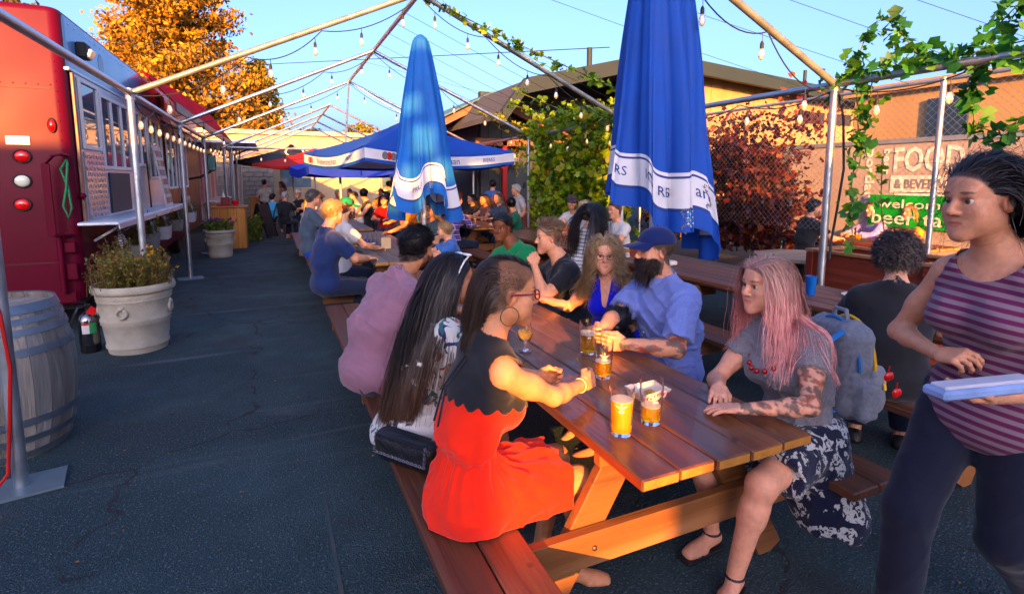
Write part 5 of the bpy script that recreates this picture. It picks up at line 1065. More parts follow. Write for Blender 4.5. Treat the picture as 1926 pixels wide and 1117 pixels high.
# ---------------------------------------------------------------- umbrellas
blue = mat('umbrella_blue', (.008, .065, .32), .75, var=.14, scale=3, bump=.12, bscale=180, leaf=.12); bandw = mat('umbrella_white', (.62, .63, .66), .75, var=.08, bump=.1, bscale=180, leaf=.1); bluel = mat('umbrella_print_blue', (.01, .035, .17), .7); greyl = mat('umbrella_print_grey', (.13, .13, .14), .7); crest_b = mat('crest_blue', (.05, .25, .55), .7); alu = mat('white_alu_pole', (.55, .56, .57), .4, .3)
def closed_umbrella(loc, ztop, zlow, zhigh, Rt, Rb, label, seed=1, npl=9, rotz=0, texts=(), top_cap=True, lean=(0, 0), drops=None, pd=.3, blue=blue):
    rng = np.random.default_rng(seed); U = thing('closed_umbrella', loc, label, 'umbrella', 'closed blue beer-garden umbrellas', rotz)
    ph = rng.uniform(-.25, .25, npl); dz = rng.uniform(0, 1, npl) if drops is None else np.array(drops); nu = npl*20; rowsA = list(np.linspace(0, .80, 34)); bandrows = [.80, .812, .82, .832, .9, .912, .92, .932, 1.0]
    rows = rowsA[:-1]+bandrows
    def hem(u): x = u*npl; i = np.floor(x).astype(int) % npl; f = x-np.floor(x); s_ = .5-.5*np.cos(f*math.pi); z = dz[i]*(1-s_)+dz[(i+1) % npl]*s_; return zlow+(zhigh-zlow)*z
    def surf(u, v, off=0.):
        u = np.asarray(u, float) % 1.; v = np.asarray(v, float); hz = hem(u); z = ztop+(hz-ztop)*v
        t = np.clip((ztop-z)/(ztop-zlow), 0, 1.2); R = Rt+(Rb-Rt)*t**.85
        x = u*npl; f = x-np.floor(x); i = np.floor(x).astype(int) % npl; sharp = np.abs(np.sin(math.pi*(f+ph[i]*.9*np.sin(math.pi*f)))); am = np.clip(.08+pd*t, 0, .42)*(1+.25*np.sin(i*2.1+1)); rr = R*(1-am*(1-sharp**.6))*(1+.06*np.sin(9*t+i*1.7)*t+.025*np.sin(x*21+6*t+i)*t)+off
        a = 2*math.pi*u+.35*am*np.sin(2*math.pi*f)+.12*np.sin(3*t+i)
        return np.stack([rr*np.cos(a)+lean[0]*t, rr*np.sin(a)+lean[1]*t, z], -1)
    us = np.arange(nu)/nu; G = np.stack([surf(us, np.full(nu, v)) for v in rows], 0); nr = len(rows); V = G.reshape(-1, 3)
    def strip(r0, r1, nm, m, par):
        F = []; 
        for r_ in range(r0, r1):
            a = r_*nu+np.arange(nu); c = r_*nu+(np.arange(nu)+1) % nu; F.append(np.stack([a, a+nu, c+nu, c], 1))
        F = np.concatenate(F); uniq, inv = np.unique(F, return_inverse=True); me = mesh_np(nm, V[uniq], inv.reshape(F.shape), m, True); return link(nm, me, par)
    k0 = len(rowsA)-1
    can = strip(0, k0, 'canopy', blue, U); strip(k0, k0+1, 'band', bandw, can); strip(k0+1, k0+2, 'band_line', bluel, can); strip(k0+2, k0+6, 'band', bandw, can); strip(k0+6, k0+7, 'band_line', bluel, can); strip(k0+7, k0+8, 'hem', blue, can)
    zc = ztop; b = MB(); b.lathe([(Rt*1.0, 0), (Rt*.8, .05), (Rt*.3, .09), (0, .1)], 18, (0, 0, zc-.02)); b.build('top_cap', blue, U, smooth=True)
    b = MB(); b.tube([(0, 0, .05), (0, 0, ztop)], .03, 12); b.build('pole', alu, U, smooth=True); b = MB(); b.lathe([(.3, 0), (.3, .04), (.08, .07), (.05, .25), (0, .25)], 24); b.build('base', mat('umbrella_base', (.06, .065, .07), .7), U, smooth=True)
    ut = np.linspace(-.5, 1.5, 3001); q_ = surf(ut, np.full(3001, .87)); arc = np.concatenate([[0], np.cumsum(np.hypot(*np.diff(q_[:, :2], axis=0).T))])
    def along(u0, d): return np.interp(np.interp(u0, ut, arc)+d, arc, ut)
    surf.along = along
    for txt, u0, v0, size, m in texts:
        me = text_mesh(txt, 1.0, .0, m); co = np.array([v_.co for v_ in me.vertices]); hz = float(hem(np.array([u0]))[0]); H_ = ztop-hz
        uu = along(u0, co[:, 0]*size); vv_ = v0-co[:, 1]*size/H_; Pn = surf(uu, vv_, .006)
        for v_, q in zip(me.vertices, Pn): v_.co = q
        link('lettering', me, can)
    return U, can, surf
A0 = math.atan2(-3.7, -2.9)/(2*math.pi) % 1   # direction towards the viewer, as a share of the turn
U1, can1, surf1 = closed_umbrella((3.19, 3.97, 0), 3.75, .98, 1.58, .2, .56, 'big closed blue umbrella in the middle with white lettered band', 4, 9, texts=[('RS', .533, .868, .115, bluel), ('IG', .59, .868, .115, bluel), ('RES', .658, .868, .115, bluel), ('an', .80, .868, .15, bluel)], lean=(.06, .0), drops=[.1, .4, .8, .9, 1., .8, .45, .5, .0], pd=.32)
def crest(surf, can, u0, v0, s_, par):
    g_ = []; rng = np.random.default_rng(3)
    def patch(pts, m, nm):
        P = np.array(pts)*s_; uu = surf.along(u0, P[:, 0]); vv_ = v0-P[:, 1]/2.4; W = surf(uu, vv_, .007); b = MB(); b.add(W, [tuple(range(len(W)))]); return b.build(nm, m, par)
    for i in range(5):
        for j in range(6):
            x = -.22+i*.11; y = .34-j*.12
            if abs(x)+max(0, -y)*.7 < .34: patch([(x, y+.058), (x+.05, y), (x, y-.058), (x-.05, y)], crest_b if (i+j) % 2 else bandw, 'crest_lozenge')
    for q in range(46):
        sg = 1 if q % 2 else -1; t = q/46; x0 = sg*(.34+.14*math.sin(t*9+rng.random())); y0 = -.42+.9*t+rng.normal()*.03; a = rng.uniform(0, 3.14); L_ = rng.uniform(.04, .11); w = .014; dx, dy = math.cos(a)*L_, math.sin(a)*L_; nx, ny = -math.sin(a)*w, math.cos(a)*w
        patch([(x0-dx-nx, y0-dy-ny), (x0+dx*.2-nx*2, y0+dy*.2-ny*2), (x0+dx, y0+dy), (x0+nx*1.5, y0+ny*1.5)], greyl, 'crest_lion')
    for q in range(7): patch([(-.3+q*.1-.025, .42), (-.3+q*.1+.025, .42), (-.3+q*.1, .52)], greyl, 'crest_crown')
crest(surf1, can1, .848, .88, .24, can1); crest(surf1, can1, .715, .96, .2, can1)
U2, can2, surf2 = closed_umbrella((1.80, 6.85, 0), 3.42, 1.08, 1.72, .10, .50, 'closed blue umbrella farther left with sunlit patches', 9, 8, texts=[('SPRU', A0+.0, .868, .085, bluel), ('URS', A0+.15, .868, .08, bluel), ('DES', A0-.14, .868, .08, bluel)], drops=[.5, .2, .8, .1, .85, .3, .7, .1], blue=mat('sunlit_umbrella_blue', (.02, .12, .40), .75, var=.2, scale=3, bump=.12, bscale=180, leaf=.12))  # lighter blue base colour stands in for sun sheen on the cloth
crest(surf2, can2, A0+.1, .95, .14, can2)
def open_umbrella(loc, R, z, rise, label, rotz, m=blue, band=bandw, nside=4, txt=None, val=.22, sides=4):
    U = thing('open_umbrella', loc, label, 'umbrella', 'open umbrellas over the tables', rotz); ap = np.array((0, 0, z+rise)); cs = [np.array((R*math.cos(R_(45+90*i)), R*math.sin(R_(45+90*i)), z)) for i in range(4)] if nside == 4 else [np.array((R*math.cos(2*math.pi*i/nside), R*math.sin(2*math.pi*i/nside), z)) for i in range(nside)]
    for i in range(len(cs)):
        a, c = cs[i], cs[(i+1) % len(cs)]; b = MB(); V = []; n1, n2 = 8, 8; F = []
        for p_ in range(n1+1):
            t = p_/n1
            for q in range(n2+1): s_ = q/n2; e = a+(c-a)*s_; P = ap+(e-ap)*t; P = P-np.array((0, 0, .1*math.sin(math.pi*s_)*t+.05*math.sin(math.pi*t))); V.append(P)
        for p_ in range(n1):
            for q in range(n2): k = p_*(n2+1)+q; F.append((k, k+n2+1, k+n2+2, k+1))
        b.add(V, F); pn = b.build('canopy_panel', m, U, smooth=True, ang=60)
        out = nrm(np.cross(c-a, (0, 0, 1.))); out = out if out@((a+c)/2-np.array((0, 0, z))) > 0 else -out
        def vs2(s_, h_): e = a+(c-a)*s_; return e-np.array((0, 0, .1*math.sin(math.pi*s_)+h_))+out*(.004+.015*math.sin(6*math.pi*s_)*h_/val)
        for h0, h1, mm, nm in ((0, val*.12, m, 'valance_edge'), (val*.12, val*.78, band, 'valance'), (val*.78, val, m, 'valance_edge')):
            b = MB(); V = []; F = []
            for q in range(17): V += [vs2(q/16, h0), vs2(q/16, h1)]
            for q in range(16): F.append((2*q, 2*q+1, 2*q+3, 2*q+2))
            b.add(V, F); b.build(nm, mm, pn, smooth=True)
        if txt and nside == 4:
            L_ = np.linalg.norm(c-a)
            for s0, tx, sz in ((.42, txt[0], .15), (.8, txt[1], .09)):
                me = text_mesh(tx, sz, 0, bluel); d = (c-a)/L_; sg = 1 if np.cross(d, (0, 0, 1.))@out > 0 else -1
                for v_ in me.vertices: x, y = v_.co.x, v_.co.y; v_.co = vs2(s0+sg*x/L_, val*.47-y)+out*.006
                link('lettering', me, pn)
            for kx in (-.05, 0, .05):
                b = MB(); b.ball((0, 0, 0), (.05, .004, .06), 10, 6, np.array([nrm(c-a), out, (0, 0, 1)]).T); o = b.build('emblem', greyl if kx else mat('emblem_red', (.4, .03, .03), .7), pn); o.location = vs2(.14+kx*.5, val*.45)+out*.006
        st = ap-np.array((0, 0, .12)); b = MB(); b.tube([st, a+(ap-a)*.02-np.array((0, 0, .04))], .013, 6); b.build('rib', alu, U); b = MB(); b.tube([(0, 0, z-.25), (a+ap)/2-np.array((0, 0, .09))], .011, 6); b.build('strut', alu, U)
    b = MB(); b.tube([(0, 0, 0), (0, 0, z+rise)], .035, 12); b.build('pole', alu, U, smooth=True); b = MB(); b.lathe([(.3, 0), (.3, .06), (.06, .1)], 20); b.build('base', mat('umbrella_base', (.06, .065, .07), .7), U); b = MB(); b.lathe([(.06, z+rise-.03), (.12, z+rise-.02), (.05, z+rise+.04), (0, z+rise+.05)], 14); b.build('finial', m, U); return U
open_umbrella((2.25, 9.7, 0), 1.95, 2.18, .55, 'big open blue umbrella with white valance lettering behind closed one', R_(14), txt=('Weihenstephan', 'BIERES'))
blue2 = mat('umbrella_bright_blue', (.008, .04, .42), .7, leaf=.15)
open_umbrella((1.75, 15.6, 0), 1.55, 2.05, .45, 'plain bright blue open umbrella past the table with grey-shirted man', R_(10), blue2, blue2); open_umbrella((3.7, 18.2, 0), 1.5, 2.05, .42, 'farther bright blue open umbrella right of the red one', R_(20), blue2, blue2)
redu = mat('umbrella_red', (.4, .035, .03), .75, leaf=.15); open_umbrella((1.35, 19.5, 0), 1.9, 2.2, .5, 'faded red open umbrella before the far canopy', R_(40), redu, redu, val=.08); open_umbrella((4.2, 14.3, 0), 1.6, 2.12, .4, 'faded red open umbrella half hidden behind closed umbrella', R_(15), redu, redu, val=.08)
blku = mat('umbrella_black', (.02, .02, .022), .75); open_umbrella((.75, 22.0, 0), 2.0, 2.35, .6, 'black open umbrella with white oval print far back', R_(45), blku, blku, val=.1); b = MB(); b.torus((0, 0, 0), .3, .03, 24, 6, np.array([(1, 0, 0), (0, .12, .5), (0, -1, 0)]).T); 
o = b.build('oval_print', bandw); o.parent = [q for q in bpy.data.objects if q.get('label', '').startswith('black open umbrella')][0]; o.rotation_euler = (0, 0, -R_(45)); o.location = Vector((-.62, -.72, 2.66)); o.parent = o.parent
# ---------------------------------------------------------------- red timber shelter, bar and dark brick building
redt = mat('red_timber', (.3, .022, .014), .55, var=.25, scale=4, stretch=(1, 1, .2)); brn = mat('brown_beam', (.2, .1, .06), .6, var=.25, scale=4)
S = thing('timber_shelter', (6.4, 15.0, 0), 'red timber shelter with slatted gable roof by the bar', 'shelter')
for x, y in ((-.35, -.9), (1.1, -.9), (-.35, 2.2), (2.6, -.9)):
    b = MB(); b.box((x, y, 1.4), (.14, .14, 2.8), bev=.008); b.build('post', redt, S)
    for sg in (-1, 1): b = MB(); b.beam((x, y, 1.95), (x+sg*.45, y, 2.6), .08, .08); b.build('knee_brace', redt, S)
b = MB(); b.box((.9, -.9, 2.72), (4.2, .14, .2), bev=.01); b.build('beam', brn, S); b = MB(); b.box((.9, 2.2, 2.72), (4.2, .14, .2)); b.build('beam', brn, S)
ax = -.8
for sd, xe, ze in ((-1, -2.3, 3.25), (1, 2.2, 2.75)):
    b = MB(); b.beam((ax, -1.1, 3.95), (xe, -1.1, ze), .06, .24, up=(0, -1, 0)); b.build('barge_board', brn, S) if 0 else None
    b = MB(); b.add([(ax, -1.15, 4.0), (xe, -1.15, ze), (xe, -1.15, ze-.22), (ax, -1.15, 3.78), (ax, -1.07, 4.0), (xe, -1.07, ze), (xe, -1.07, ze-.22), (ax, -1.07, 3.78)], [(0, 3, 2, 1) if sd < 0 else (0, 1, 2, 3), (4, 5, 6, 7), (0, 1, 5, 4), (1, 2, 6, 5), (2, 3, 7, 6), (3, 0, 4, 7)]); b.build('barge_board', brn, S)
    b = MB(); b.add([(ax, -1.3, 4.05), (xe, -1.3, ze+.05), (xe, 3, ze+.05), (ax, 3, 4.05), (ax, -1.3, 4.01), (xe, -1.3, ze+.01), (xe, 3, ze+.01), (ax, 3, 4.01)], [(0, 1, 2, 3), (7, 6, 5, 4), (0, 4, 5, 1), (3, 2, 6, 7), (1, 5, 6, 2)]); b.build('roof_sheet', mat('green_tin', (.1, .17, .15), .5, .4), S)
    for k in range(5):
        t = .12+.18*k; x = ax+(xe-ax)*t; z = 3.98+(ze-3.98)*t-.1; b = MB(); b.box((x, .9, z), (.07, 4.0, .09)); b.build('purlin', mat('maroon_timber', (.12, .02, .016), .6), S)
        b = MB(); b.box((x+.12*sd, .9, z+.03), (.05, 3.9, .012)); b.build('slat', mat('pale_slat', (.5, .48, .46), .6), S)
    b = MB(); b.add([(ax, -1.0, 3.92), (xe, -1.0, ze-.06), (xe, 2.9, ze-.06), (ax, 2.9, 3.92)], [(0, 1, 2, 3)]); b.build('ceiling', mat('maroon_ceiling', (.09, .015, .014), .7), S)
simple('hanging_board', (6.15, 14.0, 2.25), 'pale blank wooden sign board hanging under the shelter beam', 'sign', [('board', MB().box((0, 0, 0), (.62, .03, .3), bev=.005), wood('pale_board', (.4, .3, .2), (.5, .4, .28), 'X')), ('hanger', MB().tube([(0, 0, .15), (0, 0, .42)], .008, 5), wire_m)])
BR = thing('brick_building', (9.0, 18.5, 0), 'dark grey brick building with windows behind the shelter', 'building'); bk_m = mat('dark_brick', (.05, .058, .062), .8, var=.3, scale=6)
b = MB(); b.box((0, 2, 1.9), (9, 3.9, 3.8)); b.build('wall_core', mat('dark_mortar', (.035, .04, .042), .9), BR); bb = MB(); bb.box((0, 0, 0), (.48, .05, .185), bev=.01); bme = bb.mesh('brick', bk_m)
for r_ in range(15):
    for c_ in range(13): link('brick', bme, BR, (-4.2+c_*.5+(r_ % 2)*.25, .03, .15+r_*.2))
for x, z0, z1, w_ in ((-3.1, 1.75, 2.75, .8), (-3.0, .1, 1.5, 1.0)):
    b = MB(); b.box((x, -.02, (z0+z1)/2), (w_, .06, z1-z0)); ww = b.build('window', glass_w, BR)
    for k in range(4): b = MB(); b.box((x-w_/2+w_*k/3, -.06, (z0+z1)/2), (.05, .03, z1-z0)); b.build('window_bar', white_pnt, ww)
    b = MB(); b.box((x, -.08, z0-.03), (w_+.15, .1, .06)); b.build('sill', white_pnt, ww)
BRc = thing('bar_counter', (6.9, 14.6, 0), 'dark red bar counter with beer taps under the shelter', 'bar counter')
for k in range(12): b = MB(); b.box((-1.0+k*.21, -.3, .52), (.2, .03, 1.04), bev=.003); b.build('plank', rw, BRc)
b = MB(); b.box((.15, 0, 1.07), (2.7, .7, .05), bev=.008); b.build('counter_top', rw, BRc); b = MB(); b.box((.15, 0, .5), (2.45, .54, .98)); b.build('core', rw, BRc)
for x in (-.35, -.05, .1): 
    b = MB(); b.tube([(x, -.05, 1.09), (x, -.05, 1.42)], .03, 8); tp = b.build('beer_tap', steel, BRc, smooth=True); b = MB(); b.tube([(x, -.12, 1.42), (x, -.14, 1.6)], .015, 6); b.build('tap_handle', blk_m, tp)
# ---------------------------------------------------------------- hop curtain, vines, maple
def spray(path, n, rad, cols, leaf, seed, lobes=True, m=LEAFM): 
    rng = np.random.default_rng(seed); P = np.array(path, float); L_ = np.concatenate([[0], np.cumsum(np.linalg.norm(np.diff(P, axis=0), axis=1))]); d = rng.uniform(0, L_[-1], n); q = np.stack([np.interp(d, L_, P[:, a]) for a in range(3)], 1)+rng.normal(size=(n, 3))*rad; return leaf_cloud(q, leaf, 1, rng=rng, aspect=.95, colors=cols, lobes=lobes, droop=.5)
hopc = [(.20, .32, .03), (.26, .36, .035), (.10, .2, .03), (.26, .33, .04), (.07, .15, .025)]; hopy = hopc+[(.42, .33, .02)]
def vine(paths, label, dens, rad, cols, leaf, seed, name='hop_vine', stemr=.006, group='hop vines on frame and fence'):
    base = np.array(paths[0][0], float); Vn = thing(name, tuple(base), label, 'vine', group); b = MB(); VV = []; FF = []; CC = []; n0 = 0
    for i, pth in enumerate(paths):
        P = np.array(pth, float); b.tube(P-base, stemr, 5, False); ln = np.linalg.norm(np.diff(P, axis=0), axis=1).sum(); V, F, C = spray(P-base, max(4, int(ln*dens)), rad, cols, leaf, seed+i); VV.append(V); FF.append(F+n0); CC.append(C); n0 += len(V)
    o = b.build('stem', mat('vine_stem', (.1, .12, .03), .7), Vn); o['kind'] = 'stuff'; o = link('leaves', mesh_np('leaves', np.concatenate(VV), np.concatenate(FF), LEAFM, False, np.concatenate(CC)), Vn); o['kind'] = 'stuff'; return Vn
rng = np.random.default_rng(5); strands = []
for k in range(34):
    y = rng.uniform(7.2, 10.4); x = XR+rng.uniform(.0, .45); zt = rng.uniform(2.3, 2.75); strands.append([(x, y, .55), (x+rng.normal()*.08, y+rng.normal()*.1, 1.3), (x+rng.normal()*.05, y+rng.normal()*.12, zt)])
vine(strands, 'tall curtain of green hop vines on strings right of the shelter', 62, .10, hopc+[(.26, .26, .03)], .115, 40, 'hop_curtain')
vine([[(XR, 10.6, 2.72), (XR-.03, 9.4, 2.78), (XR, 8.2, 2.74), (XR, 7.1, 2.7)], [(XR-.2, 8.6, 2.85), (XR-.05, 7.6, 2.75), (XR, 6.8, 2.68)]], 'thick hop vine growing along the rail above the curtain', 130, .11, hopy, .10, 90)
vine([[(XC+.05, 7.2, 4.08), (3.0, 6.85, 3.56), (4.2, 6.5, 3.05), (5.1, 6.25, 2.72)]], 'single leafy hop shoot climbing a trellis wire to the ridge', 34, .03, hopc, .085, 95)
vine([[(3.9, 8.6, 3.2), (4.6, 8.3, 2.9), (5.1, 8.2, 2.7)], [(4.1, 9.4, 3.1), (4.8, 9.0, 2.85), (5.1, 9.0, 2.7)]], 'short leafy hop shoots on wires before the dark gable', 40, .04, hopc, .085, 97)
vine([[(XR, 10.5, 2.75), (4.6, 10.8, 2.95), (4.1, 11.0, 3.15)], [(XR, 10.6, 2.75), (XR-.1, 10.9, 2.5), (XR-.05, 11, 1.9)]], 'yellowing hop tendrils around second right canopy post', 60, .06, [(.42, .33, .02), (.3, .28, .03), (.14, .2, .03)], .085, 99)
dkl = [(.04, .17, .04), (.06, .21, .045), (.03, .12, .035), (.09, .24, .04)]
vine([[(XR, 3.75, 2.64), (XR, 3.2, 2.7), (XR, 2.6, 2.68), (XR, 2.0, 2.72)], [(XR, 3.5, 2.68), (XR+.05, 3.42, 3.0), (XR+.1, 3.3, 3.18), (XR+.15, 3.15, 3.0), (XR+.2, 3.0, 2.75)]], 'green vine twined along rail above near right canopy post', 70, .05, dkl, .10, 101)
vine([[(XR+.02, 3.45, 2.62), (XR+.04, 3.4, 2.1), (XR+.02, 3.42, 1.6), (XR+.05, 3.38, 1.05)], [(XR+.02, 3.3, 2.62), (XR+.03, 3.32, 2.2), (XR, 3.35, 1.8)]], 'vine strand hanging from rail beside near right canopy post', 46, .045, dkl+[(.12, .2, .03)], .085, 104)
vine([[(XR+.1, 3.2, 1.9), (XR+.1, 3.18, 1.5), (XR+.12, 3.12, 1.1)]], 'thin vine strand dangling before the green banner', 34, .035, hopc, .07, 106)
vine([[(XR+.3, 2.62, 2.7), (XR+.32, 2.5, 2.95), (XR+.3, 2.35, 3.1), (XR+.35, 2.2, 2.9), (XR+.3, 2.0, 2.8)], [(XR+.3, 2.6, 2.7), (XR+.28, 2.62, 2.45), (XR+.3, 2.6, 2.15), (XR+.3, 2.4, 2.05), (XR+.35, 2.2, 2.1), (XR+.3, 2.0, 2.0)], [(XR+.2, 2.4, 2.75), (XR+.2, 2.2, 2.6), (XR+.2, 2.0, 2.65)]], 'bushy vine on rail and fence at upper right corner', 85, .055, dkl, .095, 108)
# red japanese maple
rng = np.random.default_rng(12); MT = thing('maple_tree', (7.6, 7.6, 0), 'red-leaved Japanese maple before the tan wall', 'tree'); b = MB(); tips = []
for k in range(26):
    a = rng.uniform(0, 6.28); e = np.array((rng.uniform(-.5, .5), rng.uniform(-1.6, 1.7), rng.uniform(.7, 2.95))); m_ = e*.45+np.array((0, 0, .25)); b.tube([(0, 0, .05), (0, 0, .45), m_, e], [.06, .05, .025, .006], 6, False)
    for t in np.linspace(.35, 1, 10): tips.append(m_*(1-t)+e*t+rng.normal(size=3)*.16)
b.build('trunk', bark, MT, smooth=True); pts = np.repeat(np.array(tips), 44, 0)+rng.normal(size=(len(tips)*44, 3))*np.array((.17, .24, .15)); pts = pts[(pts[:, 2] > .45)]
V, F, C = leaf_cloud(pts, .075, 1, rng=rng, aspect=1.0, colors=[(.09, .018, .02), (.13, .03, .025), (.06, .014, .02), (.2, .06, .025), (.05, .02, .025)], lobes=True, droop=.6); o = link('crown', mesh_np('crown', V, F, LEAFM, False, C), MT); o['kind'] = 'stuff'
# planter boxes of red-brown boards
def plank_box(loc, sx, sy, h, label, rotz=0, rows=2, m=rw):
    B_ = thing('planter_box', loc, label, 'planter box', 'red-brown board planter boxes', rotz); rh = h/rows
    for r_ in range(rows):
        z = rh*(r_+.5)
        for y in (-sy/2, sy/2): b = MB(); b.box((0, y, z), (sx, .03, rh-.008), bev=.004); b.build('board', m, B_)
        for x in (-sx/2, sx/2): b = MB(); b.box((x, 0, z), (.03, sy-.036, rh-.008), bev=.004); b.build('board', m, B_)
    for x in (-sx/2, sx/2):
        for y in (-sy/2, sy/2): b = MB(); b.box((x*1.012, y*1.004, h/2), (.07, .07, h-.02)); b.build('corner_post', m, B_)
    for y in (-sy/2, sy/2): b = MB(); b.box((0, y, h+.012), (sx+.1, .09, .03), bev=.004); b.build('cap_rail', mat('cap_rail_wood', (.26, .13, .07), .5, scale=8), B_)
    for x in (-sx/2, sx/2): b = MB(); b.box((x, 0, h+.012), (.09, sy-.1, .03), bev=.004); b.build('cap_rail', mat('cap_rail_wood', (.26, .13, .07), .5), B_)
    b = MB(); b.box((0, 0, h*.6), (sx-.05, sy-.05, h*.5)); b.build('soil', mat('soil', (.04, .028, .02), .95), B_); return B_
plank_box((5.62, 3.35, 0), .62, 1.15, .93, 'dark red planter box beside near right canopy post', 0); plank_box((XR+.25, 8.8, 0), .6, 3.6, .62, 'long dark red planter box under the hop curtain', 0); plank_box((6.6, 3.9, 0), .5, .9, .8, 'dark red planter box half hidden behind the octagonal table', .2)
W_ = thing('retaining_kerb', (7.2, 7.4, 0), 'low weathered timber kerb under the red maple', 'kerb')
for k in range(2): b = MB(); b.box((0, 0, .1+.2*k), (.2, 4.6, .19), bev=.01); b.build('timber', gw, W_, loc=(-.9, 0, 0))
# ---------------------------------------------------------------- things on the tables
beer_o = mat('amber_beer', (.98, .58, .12), .02, trans=.85, ior=1.33, var=0, emit=None); beer_h = mat('hazy_beer', (.95, .52, .07), .15, trans=.35, ior=1.33, var=0); beer_r = mat('red_ale', (.45, .04, .01), .02, trans=.75, ior=1.33, var=0); beer_p = mat('pale_cider', (.98, .8, .35), .02, trans=.9, ior=1.33, var=0); foam = mat('beer_foam', (.75, .68, .55), .8, bump=.4, bscale=150); logo_m = mat('white_glass_print', (.75, .72, .66), .6, var=.1)
def emblem(par, R, z, ang, s_=.03):
    def wrap(poly): 
        b = MB(); P = [(R*math.cos(ang+x*s_/R), R*math.sin(ang+x*s_/R), z+y*s_) for x, y in poly]; b.add(P, [tuple(range(len(P)))]); b.build('printed_mark', logo_m, par)
    wrap([(-.22, .55), (.0, .95), (.22, .55), (.1, .55), (0, .75), (-.1, .55)])
    for sg in (1, -1):
        for k in range(3): wrap([(sg*.15, .32-.17*k), (sg*(1.0-.22*k), .42-.17*k), (sg*(.9-.22*k), .3-.17*k), (sg*.15, .2-.17*k)])
        wrap([(sg*(.22+.17*math.cos(a)), -.5+.17*math.sin(a)) for a in np.linspace(0, 6.28, 13)[:-1]])
    wrap([(-.1, .5), (.1, .5), (.1, -.25), (-.1, -.25)])
def pint(loc, label, h=.155, r0=.031, r1=.0425, fill=.8, beer=beer_o, fm=.012, logo=None, group='beer glasses on the near table'):
    G = thing('beer_glass', loc, label, 'glass', group); t = .0022; b = MB(); b.lathe([(0, 0), (r0, 0), (r0+.001, .004), (r1-.001, h*.8), (r1, h), (r1-t, h), (r1-t-.001, h*.8), (r0-t, .014), (0, .012)], 28); b.build('glass', glass_c, G, smooth=True, ang=60)
    rr = lambda z: r0+(r1-r0)*z/h-t-.0004; zf = .0125+(h-.02)*fill; b = MB(); b.lathe([(0, .0126), (rr(.014), .0145), (rr(zf), zf), (0, zf)], 28); b.build('beer', beer, G, smooth=True, ang=40)
    if fm: b = MB(); b.lathe([(rr(zf), zf+.0003), (rr(zf+fm), zf+fm), (0, zf+fm*1.1)], 24); b.build('foam', foam, G, smooth=True)
    if logo is not None: emblem(G, rr(h*.62)+t+.0012, h*.62, logo, .026)
    return G
la = math.atan2(-1.6, -1.2)
pint((1.14, 1.56, .762), 'full pint of hazy orange beer with winged print, nearest the camera', .185, .036, .047, .72, beer_h, .004, la); pint((1.30, 1.59, .762), 'pint glass one-third full of amber beer beside the nearest pint', .18, .035, .047, .36, beer_o, .003, la+.35); pint((1.40, 2.07, .762), 'half-full pint glass between the red dress and the tattooed hands', .18, .035, .047, .42, beer_o, .003, la+.2); pint((1.52, 2.40, .762), 'pint of amber beer with foam held by the bearded man', .18, .035, .046, .6, beer_o, .014, la+.3)
G = thing('goblet', (1.23, 2.58, .762), 'stemmed tulip goblet of pale cider by the red-dressed woman', 'glass', 'beer glasses on the near table'); b = MB(); b.lathe([(0, 0), (.034, .0), (.035, .004), (.01, .012), (.006, .03), (.008, .05), (.03, .062), (.042, .085), (.043, .105), (.034, .14), (.031, .165), (.029, .165), (.032, .138), (.0405, .105), (.039, .087), (.026, .066), (0, .058)], 28); b.build('glass', glass_c, G, smooth=True, ang=60); b = MB(); b.lathe([(0, .0585), (.026, .0668), (.0385, .087), (.040, .104), (.039, .112), (0, .112)], 24); b.build('beer', beer_p, G, smooth=True)
pint((1.27, 2.95, .762), 'tall slim glass of red ale behind the goblet', .2, .024, .032, .8, beer_r, .006)
Bs = thing('paper_tray', (1.45, 1.80, .762), 'white and red checked paper food tray behind the pints', 'food tray'); b = MB(); b.add([(-.06, -.04, 0), (.06, -.04, 0), (.06, .04, 0), (-.06, .04, 0), (-.08, -.058, .04), (.08, -.058, .04), (.08, .058, .04), (-.08, .058, .04)], [(0, 1, 2, 3), (0, 4, 5, 1), (1, 5, 6, 2), (2, 6, 7, 3), (3, 7, 4, 0)]); 
pm = mat('paper_tray', (.7, .66, .6), .7); o = b.build('tray', pm, Bs); md_ = o.modifiers.new('thick', 'SOLIDIFY'); md_.thickness = .0012
for k in range(7): b = MB(); b.box((-.066+.022*k, -.0525+.001, .02), (.009, .0012, .018), rotm(rx=.42)); b.build('red_check', mat('red_print', (.55, .03, .02), .6), o)
for k in range(6): b = MB(); b.tube([(-.03+.012*k, -.02, .012+.004*(k % 2)), (-.02+.01*k, .02, .02)], .004, 5); b.build('fry', mat('fry', (.6, .35, .08), .7), Bs)
pint((1.2, 7.25, .762), 'pint of amber beer on table behind the mauve t-shirt', .155, .031, .042, .5, beer_o, .01, None, 'glasses on the second table'); pint((1.05, 7.75, .762), 'tumbler of red ale before the navy t-shirt', .15, .031, .042, .6, beer_r, .01, None, 'glasses on the second table')
for k, (x, y) in enumerate(((1.25, 7.75), (1.32, 7.85), (1.42, 7.7), (1.2, 7.95))): pint((x, y, .762), 'clear water tumbler on table behind the mauve t-shirt', .15, .03, .04, .5, mat('blue_water', (.1, .3, .75), .05, trans=.6, var=0, ior=1.33), 0, None, 'clear water tumblers clustered on the second table')
simple('menu_holder', (1.38, 7.3, .762), 'cream menu block standing among glasses on second table', 'menu', [('card', MB().box((0, 0, .075), (.13, .05, .15), bev=.004), mat('cream_card', (.6, .45, .28), .6))])
